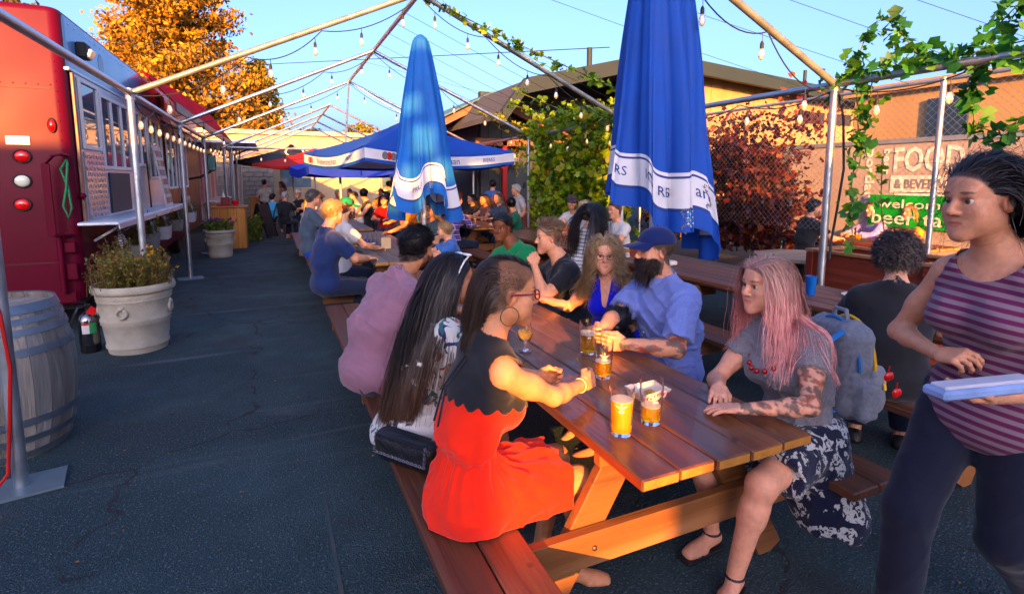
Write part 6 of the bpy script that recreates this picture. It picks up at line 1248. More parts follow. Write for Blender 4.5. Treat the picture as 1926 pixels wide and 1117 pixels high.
for k, (x, y, bm) in enumerate(((3.8, 10.9, beer_r), (3.95, 10.8, beer_o), (4.1, 11.2, beer_p))): pint((x, y, .762), ['glass of red ale on the plaid-shirt table', 'glass of amber beer on the plaid-shirt table', 'glass of pale beer on the plaid-shirt table'][k], .15, .032, .043, .6, bm, .01, None, 'glasses on the plaid-shirt table')
simple('blue_cup', (3.98, 2.93, .762), 'translucent blue plastic cup on grey table at right', 'cup', [('cup', MB().lathe([(0, 0), (.032, 0), (.042, .15), (.044, .155), (.04, .155), (.031, .01), (0, .008)], 24), mat('blue_cup_plastic', (.02, .16, .5), .25, trans=.35, var=.05))])
simple('plate', (4.25, 2.72, .762), 'white paper plate with crumpled napkin on grey table at right', 'plate', [('dish', MB().lathe([(0, 0), (.07, 0), (.11, .018), (.113, .018), (.07, .006), (0, .005)], 26), pm), ('napkin', MB().box((.01, 0, .03), (.12, .08, .04), rotm(rz=.4, rx=.1), bev=.015), pm)])
simple('phone', (3.9, 3.2, .762), 'dark blue phone lying beside the blue cup', 'phone', [('case', MB().box((0, 0, .006), (.075, .15, .011), rotm(rz=.6), bev=.003), mat('navy_phone', (.01, .03, .1), .3))])
simple('takeout_box', (3.9, 4.6, .762), 'white takeout box behind the bearded man by closed umbrella', 'box', [('box', MB().box((0, 0, .03), (.2, .16, .05), bev=.015), pm)])
simple('beer_mug', (8.2, 5.3, .765), 'clear mug of amber beer on table below green banner', 'glass', [('glass', MB().lathe([(0, 0), (.04, 0), (.045, .12), (.042, .12), (.037, .01), (0, .01)], 18), glass_c), ('beer', MB().lathe([(0, .011), (.036, .011), (.04, .09), (0, .09)], 18), beer_o)])
for k in range(5): simple('water_glass', (8.15+.12*(k % 2), 4.85-.17*k, .765), 'clear glass in the row on table below green banner', 'glass', [('glass', MB().lathe([(0, 0), (.035, 0), (.042, .15), (.039, .15), (.032, .01), (0, .01)], 16), glass_c)], 'clear glasses on table below green banner')
# handbag on the bench
Hb = thing('handbag', (.49, 2.22, .452), 'small black leather clutch with chain trim on bench beside red dress', 'handbag', None, R_(-55)); F = Field((-.2, -.12, -.02), (.2, .12, .25), .006); F.add(RC((-.12, 0, .06), (.12, 0, .06), .055, .055, (0, 0, 1), 1.25), 0); F.add(RC((-.125, -.01, .1), (.125, -.01, .1), .04, .04), .03); F.disp(lambda P: .004*folds(P, 3, .6)); F.clip(lambda P: .002-P[..., 2]); V, Q = F.nets();
leath = mat('black_leather', (.012, .012, .014), .35, var=.3, scale=20, bump=.3, bscale=120); link('body', mesh_np('body', V, Q, leath, True), Hb)
b = MB(); b.add([(-.14, -.058, .05), (.14, -.058, .05), (.145, -.05, .13), (.13, .01, .148), (-.13, .01, .148), (-.145, -.05, .13), (-.13, -.064, .052), (.13, -.064, .052)], [(0, 1, 2, 5), (5, 2, 3, 4)]); fl_ = b.build('flap', leath, Hb); b = MB()
for k in range(26): t = k/25; q = np.array((-.14+.28*t, -.064+.002, .052)); b.torus(q, .006, .0018, 8, 4, rotm(rx=1.57*(k % 2)))
for k in range(9): t = k/8; b.torus((-.142, -.062+.05*t*.2, .052+.08*t), .006, .0018, 8, 4, rotm(ry=1.57*(k % 2))); b.torus((.142, -.062+.05*t*.2, .052+.08*t), .006, .0018, 8, 4, rotm(ry=1.57*(k % 2)))
b.build('chain_trim', mat('dark_chrome', (.3, .3, .32), .3, 1), fl_)['kind'] = 'stuff'
# backpack behind the pink-haired woman
Bp = thing('backpack', (2.42, 1.62, .62), 'grey backpack with yellow zips and red apple charms worn by the pink-haired woman', 'backpack', None, R_(-12)); gre = mat('grey_canvas', (.2, .21, .24), .85, scale=60, var=.2, bump=.2, bscale=300); F = Field((-.3, -.32, -.15), (.34, .32, .6), .009); F.add(RBox((0, 0, .2), (.095, .155, .235), .085), 0); F.add(RBox((.12, 0, .1), (.075, .125, .12), .06), .025); F.add(RBox((.02, -.16, .08), (.06, .03, .09), .03), .02); F.disp(lambda P: .010*creases(P, 8, .9)+.004*folds(P, 3, .5)); V, Q = F.nets(); link('bag', mesh_np('bag', V, Q, gre, True), Bp)
def arc3(c, r, M, a0, a1, n_=16): return [np.array(c)+np.array(M)@np.array((r[0]*math.cos(a), r[1]*math.sin(a), 0)) for a in np.linspace(a0, a1, n_)]
yz = mat('yellow_zip', (.75, .45, .02), .5); blz = mat('blue_piping', (.02, .16, .4), .5)
for nm, c, r, m_, a0, a1, rr in (('yellow_zip', (.055, 0, .2), (.158, .238), yz, .1, 2.7, .008), ('blue_piping', (-.03, 0, .2), (.160, .24), blz, .1, 2.9, .007), ('yellow_zip', (.15, 0, .1), (.128, .122), yz, .1, 2.8, .008)):
    b = MB(); b.tube(arc3(c, r, np.array([(0, -1, 0), (0, 0, 1), (1, 0, 0)]).T, a0, a1), rr, 6); z_ = b.build(nm, m_, Bp, smooth=True)
apm = mat('red_charm', (.5, .012, .012), .3, coat=.4)
for q in ((.08, -.2, .24), (.2, -.14, .13)):
    b = MB(); b.ball((q[0], q[1], q[2]-.03), (.022, .008, .022), 12, 8); b.ball((q[0]+.014, q[1], q[2]-.028), (.016, .008, .02), 10, 7); b.tube([(q[0], q[1], q[2]-.01), (q[0]+.004, q[1], q[2]+.02)], .003, 5); b.build('apple_charm', apm, Bp, smooth=True)
b = MB(); b.tube([(-.1, -.12, .4), (-.2, -.16, .38), (-.27, -.17, .25), (-.22, -.16, .08), (-.1, -.13, .02)], .014, 6); b.build('strap', blz, Bp, smooth=True); b = MB(); b.tube([(.0, -.04, .43), (.0, -.03, .475), (.0, .03, .475), (.0, .04, .43)], .011, 6); b.build('grab_loop', gre, Bp, smooth=True)
# black fluffy dog held on the curly woman's lap
Dg = thing('dog', (1.92, 2.72, .56), 'black fluffy dog curled on the lap of the curly-haired woman', 'dog'); F = Field((-.22, -.25, -.1), (.22, .25, .42), .009); F.add(EL((0, 0, .12), (.11, .15, .13)), 0); F.add(EL((-.03, -.07, .30), (.075, .08, .075)), .05); F.add(RC((-.06, -.1, .29), (-.1, -.16, .27), .04, .025), .03)
for sx in (1, -1): F.add(RC((-.02+.05*sx, -.05, .34), (-.02+.085*sx, -.06, .27), .022, .028), .02)
for sx in (1, -1): F.add(RC((.03*sx-.05, -.08, .14), (.03*sx-.06, -.12, -.03), .035, .025), .03)
F.add(RC((.05, .12, .06), (.02, .2, .1), .03, .02), .03); V, Q = F.nets(); link('body', mesh_np('body', V, Q, HAIRM, True, np.tile((.006, .006, .007), (len(V), 1))), Dg)
rng = np.random.default_rng(4); q = V[rng.integers(0, len(V), 2600)]; c0 = np.array((0, 0, .15)); d = nrm_rows(q-c0); tips_ = q+d*rng.uniform(.015, .035, (len(q), 1))+rng.normal(size=q.shape)*.008; sd = nrm_rows(np.cross(d, rng.normal(size=d.shape)))*.0022; FV = np.stack([q-sd, q+sd, tips_], 1).reshape(-1, 3); o = link('fur', mesh_np('fur', FV, np.arange(len(FV)).reshape(-1, 3), HAIRM, False, np.repeat(np.where(rng.random((len(q), 1)) < .2, .02, .006)*np.ones((1, 3)), 3, 0)), Dg); o['kind'] = 'stuff'
# tray of folded clothbound menus carried by the walking woman
Tr = thing('serving_tray', (1.87, .81, 1.095), 'pale blue tray carried flat by the walking woman', 'tray', None, R_(-12)); b = MB(); b.box((0, 0, 0), (.36, .075, .03), bev=.008); b.build('tray', mat('pale_blue_tray', (.25, .34, .55), .4, var=.3, scale=8), Tr); b = MB(); b.box((0, 0, .018), (.33, .05, .012), bev=.004); b.build('liner', mat('tray_liner', (.5, .5, .56), .6), Tr)
# ---------------------------------------------------------------- the eight people at the near table and the woman walking by
def fabric(name, col, var=.12, rough=.85, scale=9, bump=.18, bscale=300, **k): return mat(name, col, rough, var=var, scale=scale, bump=bump, bscale=bscale, spec=.25, sheen=.15, **k)
def print_fabric(name, base, marks, scale=16, thr=.5, soft=.03, line=None, rough=.85):
    m = fabric(name, base); nt = m.node_tree; L = nt.links.new; b = node_of(m, 'ShaderNodeBsdfPrincipled')[0]
    tc = node_of(m, 'ShaderNodeTexCoord')[0]; prev = b.inputs['Base Color'].links[0].from_socket
    for i, (col, sc, th, off) in enumerate(marks):
        mp = N(nt, 'ShaderNodeMapping'); mp.inputs['Location'].default_value = (off, off*1.7, -off); L(tc.outputs['Object'], mp.inputs[0])
        nz = N(nt, 'ShaderNodeTexNoise'); nz.inputs['Scale'].default_value = sc; nz.inputs['Detail'].default_value = 1.2; nz.inputs['Distortion'].default_value = 1.1; L(mp.outputs[0], nz.inputs[0])
        r = N(nt, 'ShaderNodeMapRange'); r.inputs[1].default_value = th-.012; r.inputs[2].default_value = th+.012; L(nz.outputs[0], r.inputs[0])
        mx = N(nt, 'ShaderNodeMix', data_type='RGBA'); L(r.outputs[0], mx.inputs[0]); L(prev, mx.inputs[6]); mx.inputs[7].default_value = (*col, 1); prev = mx.outputs[2]
    L(prev, b.inputs['Base Color']); return m
def stripe_fabric(name, c1, c2, freq, direc=(0, 0, 1), duty=.5, wob=.0, plaid=None):
    m = fabric(name, c1); nt = m.node_tree; L = nt.links.new; b = node_of(m, 'ShaderNodeBsdfPrincipled')[0]; tc = node_of(m, 'ShaderNodeTexCoord')[0]; prev = b.inputs['Base Color'].links[0].from_socket
    def band(dr, fr, du, col, amt):
        nonlocal prev
        dt = N(nt, 'ShaderNodeVectorMath', operation='DOT_PRODUCT'); dt.inputs[1].default_value = tuple(q*fr for q in dr); L(tc.outputs['Object'], dt.inputs[0])
        fr_ = N(nt, 'ShaderNodeMath', operation='FRACT'); L(dt.outputs['Value'], fr_.inputs[0])
        pp = N(nt, 'ShaderNodeMath', operation='PINGPONG'); pp.inputs[1].default_value = .5; L(fr_.outputs[0], pp.inputs[0])
        r = N(nt, 'ShaderNodeMapRange'); r.inputs[1].default_value = du*.5-.04; r.inputs[2].default_value = du*.5+.04; r.inputs[4].default_value = amt; L(pp.outputs[0], r.inputs[0])
        mx = N(nt, 'ShaderNodeMix', data_type='RGBA'); L(r.outputs[0], mx.inputs[0]); L(prev, mx.inputs[6]); mx.inputs[7].default_value = (*col, 1); prev = mx.outputs[2]
    band(direc, freq, duty, c2, 1.)
    if plaid: 
        for dr, fr, du, col, amt in plaid: band(dr, fr, du, col, amt)
    L(prev, b.inputs['Base Color']); return m
def ring(c, R, r, M, seg=20): b = MB(); b.torus(c, R, r, seg, 6, M); return b
def glasses(p, m, rim=.0018, wid=.021, hei=.016, lens=None, up=0., back=0., tilt=0.):
    k = p.sc*p.hk; H = p.HF; W_ = lambda x, y, z: p.hc+H@(np.array((x, y-back, z+up))*k)-p.base
    b = MB(); M = np.array([H[:, 0], H[:, 2], H[:, 1]]).T
    for q in (1, -1):
        pts = [W_(q*.034+wid*math.cos(a)*(1+.12*abs(math.sin(2*a))), .101, hei*math.sin(a)*(1+.12*abs(math.sin(2*a)))-.003) for a in np.linspace(0, 2*math.pi, 25)]; b.tube(pts, rim*k, 6, False)
        b.tube([W_(q*.055, .099, .004), W_(q*.073, .085, .006), W_(q*.0815, .03, .004), W_(q*.082, -.01, .002), W_(q*.079, -.025, -.012)], rim*k*1.1, 6)
    b.tube([W_(-.014, .102, .001), W_(0, .106, .004), W_(.014, .102, .001)], rim*k, 6)
    o = b.build('glasses', m, p.root, smooth=True)
    if lens:
        for q in (1, -1):
            lb = MB(); lb.add([W_(q*.034+wid*math.cos(a)*.98, .1005, hei*math.sin(a)*.98-.003) for a in np.linspace(0, 2*math.pi, 20, endpoint=False)], [tuple(range(20))]); lb.build('lens', lens, o)
    return o
M_lens = mat('spectacle_lens', (1, 1, 1), .02, trans=1., ior=1.02, var=0)
M_red = fabric('red_dress_cotton', (.84, .075, .004), rough=.8); M_blk = fabric('black_cotton', (.012, .013, .016))
M_mauve = fabric('mauve_jersey', (.27, .15, .19)); M_navy = fabric('navy_cotton', (.012, .02, .055)); M_green = fabric('green_cotton', (.005, .19, .07)); M_denim = fabric('dark_denim', (.012, .018, .04))
M_royal = fabric('royal_blue_rib', (.01, .015, .42)); M_chamb = fabric('blue_chambray', (.19, .24, .50), scale=160, var=.22); M_grey = fabric('grey_melange', (.2, .19, .2), scale=120, var=.25)
M_khaki = fabric('khaki_cotton', (.2, .16, .1)); M_gold = mat('gold_metal', (.75, .55, .25), .25, 1); M_leather = mat('black_leather', (.012, .012, .014), .35, var=.3, scale=20, bump=.3, bscale=120)
M_floral_top = print_fabric('white_floral_print', (.62, .6, .55), [((.02, .03, .12), 13, .62, 1), ((.4, .1, .05), 11, .66, 4), ((.03, .12, .12), 15, .64, 9)])
M_skirt = print_fabric('navy_leaf_print', (.008, .01, .03), [((.5, .5, .47), 17, .535, 2), ((.01, .012, .03), 48, .56, 6)])
M_stripe = stripe_fabric('plum_stripe_jersey', (.10, .018, .06), (.21, .14, .17), 33, (.17, -.1, 1), .5)
def tat(arm, cols, thr=.1, s_=.35, seed=3, lo=.15):
    def fn(p, V, c):
        sh, el, wr = (p.shR, p.elR, p.wrR) if arm > 0 else (p.shL, p.elL, p.wrL)
        d1 = RC(sh, el, .075, .065)(V); d2 = RC(el, wr, .06, .045)(V); m = (np.minimum(d1 if lo < .5 else 1+0*d1, d2) < 0)
        n1 = folds(V, seed, s_); n2 = folds(V, seed+1, s_*1.7); n3 = folds(V, seed+2, s_*.5)
        ink = m*np.clip((n1+.35*n3-thr)*4, 0, 1); a = ink[:, None]*.8; cc = np.where((n2 > .25)[:, None], cols[0], np.where((n2 < -.3)[:, None], cols[1], cols[2])); return c*(1-a)+cc*a
    return fn
# -- woman in the red dress
p = Person((.625, 1.80, .545), (.70, 1.80, 1.085), (.785, 1.795, 1.285), (.99, -.12, -.08), (1, -.02, 0), sc=1.03, w=1.0, fat=.9, skin=(.55, .29, .18), hunch=.045,
    RH=((1.16, 1.86, .842), (.1, -.5, -.8), (.88, .45, .05), (-.3, .8, -.3), .6), LH=((1.04, 2.04, .835), (.1, .8, -.5), (.9, -.3, .02), (-.2, -.95, -.05), 1.1),
    RF=((1.08, 1.80, .075), (1, -.05, .6), (.9, -.4, 0)), LF=((1.02, 1.97, .075), (1, 0, .6), (1, .1, 0)), hv=.0034, bv=.0085, dv=.0033, brow=(.06, .035, .02), bust=.9, nose=1.15, seed=1)
p.start('woman in red dress with black yoke, shaved temple, glasses and hoop earring on near bench')
def m_under(q):
    h = std_hairline(q); shaved = np.clip((q[..., 0]-.018)/.01, 0, 1)*np.clip((q[..., 1]+.06)/.02, 0, 1); return h*(1-shaved)
p.skin_mesh(hair=(.10, .055, .032), hairline=lambda q: std_hairline(q)*.75+.25*m_under(q)); p.eyes()
fk = nrm(p.knR+p.knL-p.hpR-p.hpL); sk = [(RC(p.hpR, p.knR, .098, .088), .05), (RC(p.hpL, p.knL, .098, .088), .05), (RC(p.pel+fk*.06, p.pel+fk*.36, .088, .085), .05), (EL(p.pel-np.array((.0, 0, .045)), (.165, .185, .085)), .05)]
armcut = [(RC(p.shR+p.r*.012+p.u*.012, p.elR, .058, .05), .01), (RC(p.shL-p.r*.012+p.u*.012, p.elL, .058, .05), .01)]
hemz = SEAT+.008
hem = p.pel+fk*.365
p.cloth('dress', p.torso()+sk, M_red, .013, .0075, None, armcut+[(EL(p.nb+p.u*.03+p.f*.02, np.array((.085, .085, .07)), p.T), .006)],
        [lambda Q: hemz-Q[..., 2]+.012*np.sin(Q[..., 1]*40)*0, lambda Q: (Q-hem)@fk+.012*np.sin(Q[..., 1]*55), lambda Q: ((Q-p.pel)@p.u)-(.70*p.L)], .013, 21, 1.1, wf=lambda Q: np.clip((.60*p.L-(Q-p.pel)@p.u)/.12, 0, 1), xd=lambda Q: .006*np.sin(21*np.arctan2((Q-p.pel)@p.r, (Q-p.pel)@p.f)+2*np.sin(Q[..., 2]*17))*np.clip(1-np.abs((Q-p.pel)@p.u-.10)/.14, 0, 1))
def scal(Q):
    y = (Q-p.pel)@p.u; a = np.arctan2((Q-p.pel)@p.r, (Q-p.pel)@p.f); return (.635*p.L+.022-.022*np.abs(np.sin(a*8)))-y
p.cloth('yoke', p.torso(), M_blk, .0195, .006, None, armcut+[(EL(p.nb+p.u*.055+p.f*.012, np.array((.08, .08, .055)), p.T), .006)], [scal], .003, 5)
b = MB()
for dy in (-.012, .014): b.tube([p.nb-p.f*.085-p.u*.03+p.r*(.03+dy)-p.base, p.nb-p.f*.155-p.u*.14+p.r*(.035+dy)-p.base, p.nb-p.f*.175-p.u*.27+p.r*(.045+dy*2)-p.base], .004, 6)
b.build('tie', M_blk, p.root)
p.hair(5200, lambda q: .185+.03*np.sin(q[:, 0]*30), (.02, .012, .009), (.085, .05, .032), mask=m_under, flow=lambda q: np.stack([-.75-q[:, 0]*2, -.9+0*q[:, 0], .15+0*q[:, 0]], 1), off=(.003, .02), width=.0011, steps=14, grav=.46, seed=2, lenv=.10, jit=.12, pull=-p.HF[:, 0]*.12-p.HF[:, 1]*.18)
p.hair(4200, .005, (.05, .03, .02), (.10, .06, .036), mask=lambda q: std_hairline(q)*(1-m_under(q)), flow=flow_down, off=(.0005, .001), width=.0004, steps=2, grav=.1, name='shaved_hair', drape=False, seed=3)
glasses(p, mat('burgundy_plastic', (.16, .008, .02), .2, coat=.4), .0028, .022, .0165, M_lens)
er = p.hc+p.HF@np.array((.086, -.014, -.072))*p.sc-p.base; b = ring(er, .034, .0021, np.array([p.HF[:, 1], p.HF[:, 2], p.HF[:, 0]]).T, 36); b.build('earring', M_gold, p.root, smooth=True)
wd_ = nrm(p.wrR-p.elR); wM = frame(wd_); b = ring(p.wrR-wd_*.035-p.base, .029, .003, np.array([wM[:, 0], wM[:, 2], wM[:, 1]]).T); b.build('bracelet', mat('pale_cord', (.6, .5, .3), .7), p.root, smooth=True)
# -- woman with very long dark hair
p = Person((.575, 2.44, .545), (.685, 2.45, 1.035), (.785, 2.47, 1.215), (.95, .28, -.1), (.97, .22, 0), skin=(.45, .24, .15), hunch=.03,
    RH=((1.02, 2.36, .80), (.2, -.7, -.7), (.9, .4, -.1), (0, .3, -1), .4), LH=((1.04, 2.66, .80), (.1, .8, -.6), (.9, .2, -.1), (0, -.2, -1), .4), hv=.0042, bv=.0095, brow=(.02, .015, .01), seed=2)
p.start('woman with waist-long dark hair, sunglasses pushed up and white floral dress'); p.skin_mesh(hair=(.016, .011, .010), hairline=std_hairline); p.eyes()
p.tee(M_floral_top, .35, hem=-.1, name='dress_top'); fk = nrm(p.knR+p.knL-p.hpR-p.hpL); hem2 = p.pel+fk*.36
p.cloth('skirt', [(RC(p.hpR, p.knR, .1, .09), .05), (RC(p.hpL, p.knL, .1, .09), .05), (EL(p.pel-np.array((.02, 0, .04)), (.18, .19, .09)), .05), p.torso()[0]], M_floral_top, .014, .011, None, [], [lambda Q: SEAT+.008-Q[..., 2], lambda Q: (Q-hem2)@fk], .008, 4)
p.hair(5200, lambda q: .72+.04*q[:, 0], (.008, .006, .006), (.022, .014, .011), flow=lambda q: np.stack([q[:, 0]*3, -.9+0*q[:, 0], -.1+0*q[:, 0]], 1), off=(.004, .02), width=.0012, steps=22, grav=.42, jit=.15, seed=5, tip=((.085, .04, .024), .55, 1.), lenv=.14, pull=np.array((-.22, .0, 0)))
b = MB(); k = p.sc; W_ = lambda x, y, z: p.hc+p.HF@np.array((x, y, z))-p.base
for q in (1, -1): b.tube([W_(q*.045, .055, .118), W_(q*.088, .0, .1), W_(q*.094, -.03, .055), W_(q*.09, -.045, .01)], .0045, 6)
for q in (1, -1): b.ball(W_(q*.036, .052, .124), (.03, .02, .008), 12, 6, p.HF)
b.tube([W_(-.05, .058, .122), W_(0, .066, .126), W_(.05, .058, .122)], .004, 6); b.build('sunglasses', mat('white_plastic', (.78, .75, .7), .25), p.root, smooth=True)
# -- man in mauve t-shirt
p = Person((.485, 3.20, .55), (.69, 3.27, 1.07), (.83, 3.335, 1.265), (.80, .55, -.12), (.93, .3, 0), sc=1.08, w=1.2, sex='m', fat=1.06, skin=(.42, .22, .13), hunch=.06, belly=.02,
    RH=((1.08, 3.1, .80), (.1, -.7, -.7), (.9, .4, -.1), (0, .3, -1), .5), LH=((1.1, 3.5, .80), (.1, .8, -.6), (.9, .2, -.1), (0, -.2, -1), .5), hv=.0042, bv=.0095, brow=(.012, .01, .008), stub=((.03, .02, .016), .75), seed=3)
p.start('broad man in mauve t-shirt with dark hair and beard leaning over table'); p.skin_mesh(hair=(.010, .008, .008), hairline=std_hairline); p.tee(M_mauve, .72, .020, -.125, wr=.008, seed=31, ws=1.0); p.pants(M_denim)
p.cap_hair((.010, .009, .010), std_hairline, .012); p.hair(3500, lambda q: .022+.03*np.clip(q[:, 2]*12, 0, 1), (.007, .006, .007), (.03, .025, .024), flow=flow_back, off=(.012, .022), width=.0009, steps=4, grav=.1, drape=False, seed=6, jit=.15)
def beard_mask(q): return np.clip((-.028-q[..., 2])/.012, 0, 1)*(q[..., 1] > .0)*(q[..., 2] > -.13)*(((np.abs(q[..., 0]) > .024) | (q[..., 2] < -.082) | (q[..., 2] > -.058)))*np.clip((q[..., 1]-.0)/.02+(-.05-q[..., 2])*20, 0, 1)
p.hair(900, .012, (.008, .006, .006), (.03, .02, .018), mask=beard_mask, flow=flow_down, off=(.002, .005), width=.001, steps=3, grav=.2, name='beard', drape=False, seed=7)
# -- young man in green t-shirt
p = Person((2.22, 4.70, .55), (2.13, 4.74, 1.03), (2.035, 4.80, 1.235), (-.76, -.62, -.06), (-.9, -.35, 0), sc=1.03, w=1.1, sex='m', skin=(.16, .065, .035), hunch=.04,
    RH=((1.74, 4.95, .80), (.3, .7, -.7), (-.9, -.3, -.1), (0, -.2, -1), .4), LH=((1.72, 4.52, .80), (.3, -.7, -.6), (-.9, .3, -.1), (0, .2, -1), .4), hv=.0042, bv=.011, brow=(.008, .006, .005), lip=(.24, .09, .07), eye=(.02, .012, .008), smile=1, seed=4)
p.start('smiling young man in bright green t-shirt across the table'); p.skin_mesh(hair=(.006, .005, .005), hairline=std_hairline); p.eyes(); p.tee(M_green, .7, .018, wr=.010, vneck=.03, seed=41); p.pants(M_denim)
p.cap_hair((.007, .006, .006), std_hairline, .014); p.hair(1500, .022, (.004, .004, .004), (.016, .013, .012), flow=lambda q: q*np.array((5, 5, 6)), off=(.012, .022), width=.0014, steps=4, grav=.0, curl=.003, curlf=18, drape=False, seed=8)
# -- young man in black t-shirt, chin on hand
p = Person((2.22, 3.70, .55), (2.10, 3.74, 1.03), (2.02, 3.80, 1.235), (-.95, .20, -.04), (-.95, .1, 0), sc=1.02, w=1.05, sex='m', skin=(.60, .33, .22), hunch=.06,
    RH=((1.82, 4.02, .84), (.2, .8, -.6), (-.7, -.5, .2), (0, -.4, -.8), .6), LH=((1.835, 3.68, 1.03), (-.35, -.35, -.9), (-.1, .45, .85), (.6, .75, -.1), 1.05), hv=.0038, bv=.0095, brow=(.16, .09, .05), seed=5)
p.start('young man in black t-shirt in profile with his hand at his chin'); p.skin_mesh(hair=(.17, .10, .06), hairline=std_hairline); p.eyes(); p.tee(M_blk, .6, .016, seed=51); p.pants(M_denim)
top = lambda q: std_hairline(q)*np.clip((q[..., 2]-.04)/.02, 0, 1)
p.cap_hair((.14, .085, .05), top, .012); p.hair(1500, lambda q: .05+.02*(q[:, 1] > 0), (.14, .085, .05), (.38, .26, .16), mask=top, flow=lambda q: np.stack([q[:, 0]*2-.2, -.7+0*q[:, 0], .75+0*q[:, 0]], 1), off=(.01, .03), width=.0014, steps=5, grav=.12, drape=False, seed=9)
p.hair(1400, .009, (.1, .06, .035), (.2, .12, .075), mask=lambda q: std_hairline(q)*(1-top(q)), flow=flow_down, off=(.001, .003), width=.0009, steps=2, grav=.1, name='side_hair', drape=False, seed=10)
# -- woman with curly blond hair
p = Person((2.18, 3.07, .55), (2.13, 3.09, 1.00), (2.075, 3.08, 1.185), (-.52, -.85, -.02), (-.85, -.5, 0), sc=1.0, w=1.0, skin=(.62, .36, .26), hunch=.02, fat=1.06,
    RH=((1.76, 3.36, .84), (.3, .7, -.7), (-.8, .4, .2), (0, -.3, -.9), .8), LH=((1.86, 2.86, .72), (.3, -.7, -.6), (-.6, .5, .0), (0, .5, -1), .5), hv=.0036, bv=.0095, brow=(.25, .15, .08), smile=1.4, bust=1.1, seed=6)
p.start('woman with curly blond hair, glasses, turquoise earrings and royal blue v-neck top'); p.skin_mesh(hair=(.3, .19, .1), hairline=std_hairline); p.eyes()
ac = [(RC(p.shR+p.r*.0+p.u*.02, p.elR, .066, .05), .01), (RC(p.shL-p.r*.0+p.u*.02, p.elL, .066, .05), .01)]
hp6 = p.pel-p.u*.09
p.cloth('top', p.torso(), M_royal, .012, .008, None, ac+[(EL(p.nb+p.u*.06+p.f*.01, (.085, .085, .06), p.T), .006), (RC(p.nb+p.u*.06+p.f*.1, p.nb+p.f*.135-p.u*.16, .072, .016), .004)], [lambda Q: -((Q-hp6)@p.u)], .003, 61)
p.pants(fabric('bright_blue_cotton', (.01, .07, .42)))
p.hair(3600, .34, (.2, .12, .06), (.5, .36, .2), flow=flow_part(.008), off=(.006, .036), width=.0013, steps=28, grav=.4, curl=.016, curlf=3.0, seed=12, lenv=.2)
glasses(p, mat('dark_burgundy_wire', (.08, .012, .02), .25), .0016, .022, .017, M_lens)
for q in (1, -1):
    b = MB(); c0 = p.hc+p.HF@np.array((q*.082, -.008, -.045))-p.base
    for i in range(9):
        a = i*2*math.pi/8; b.ball(c0+np.array((0, 0, -.022))+p.HF@np.array((.011*math.cos(a), 0, .011*math.sin(a)))*(i < 8), .005, 8, 6)
    b.tube([c0, c0-np.array((0, 0, .012))], .0012, 5); b.ball(c0-np.array((0, 0, .042)), .004, 8, 6); b.build('earring', mat('turquoise_bead', (.02, .35, .3), .35), p.root, smooth=True)
# -- bearded man in blue cap
p = Person((2.16, 2.52, .55), (2.16, 2.57, 1.055), (2.085, 2.565, 1.275), (-.96, .26, .0), (-.97, .1, 0), sc=1.1, w=1.22, sex='m', fat=1.18, skin=(.58, .32, .22), hunch=.05,
    RH=((1.66, 2.51, .835), (.1, .75, -.6), (-.75, -.45, .05), (.35, -.75, .05), .85), LH=((1.70, 2.30, .82), (.25, -.6, -.75), (-.82, .42, .05), (.3, .8, .05), .8), hv=.004, bv=.0095, dv=.0036, stub=((.03, .02, .015), .8), brow=(.05, .03, .02), seed=7)
p.start('bearded man in navy cap and blue chambray shirt with tattooed forearms')
p.skin_mesh(hair=(.06, .04, .025), hairline=std_hairline, tattoo=tat(-1, [(.3, .03, .04), (.03, .07, .06), (.05, .05, .06)], -.05, .34, 5))
sh = p.tee(M_chamb, .78, .02, hem=-.1, wr=.013, seed=71, collar=M_chamb); p.pants(M_khaki)
b = MB()
for i in range(6): 
    c = p.pel+p.u*(p.L*(.2+.13*i))+p.f*(.145 if i < 4 else .15-.018*(i-3)); b.ball(c-p.base+p.r*.0, .0065, 8, 6)
b.build('button', mat('shirt_button', (.6, .6, .62), .4), sh, smooth=True)
p.hair(1400, .012, (.04, .026, .016), (.13, .085, .05), flow=flow_down, mask=lambda q: std_hairline(q)*(q[..., 2] < .05), off=(.001, .004), width=.001, steps=3, grav=.1, drape=False, seed=13)
p.hair(3600, lambda q: .014+.062*np.clip((q[:, 1]-.005)/.07, 0, 1)**1.5*np.clip((-.03-q[:, 2])/.05, .3, 1), (.012, .008, .006), (.05, .03, .02), mask=beard_mask, flow=lambda q: np.stack([q[:, 0]*4, -.05+q[:, 1]*5, -1+0*q[:, 0]], 1), off=(.003, .012), width=.0010, steps=6, grav=.28, curl=.004, curlf=6, name='beard', drape=False, seed=14, lenv=.45, jit=.5)
capm = fabric('navy_cap_wool', (.006, .014, .075), rough=.8)
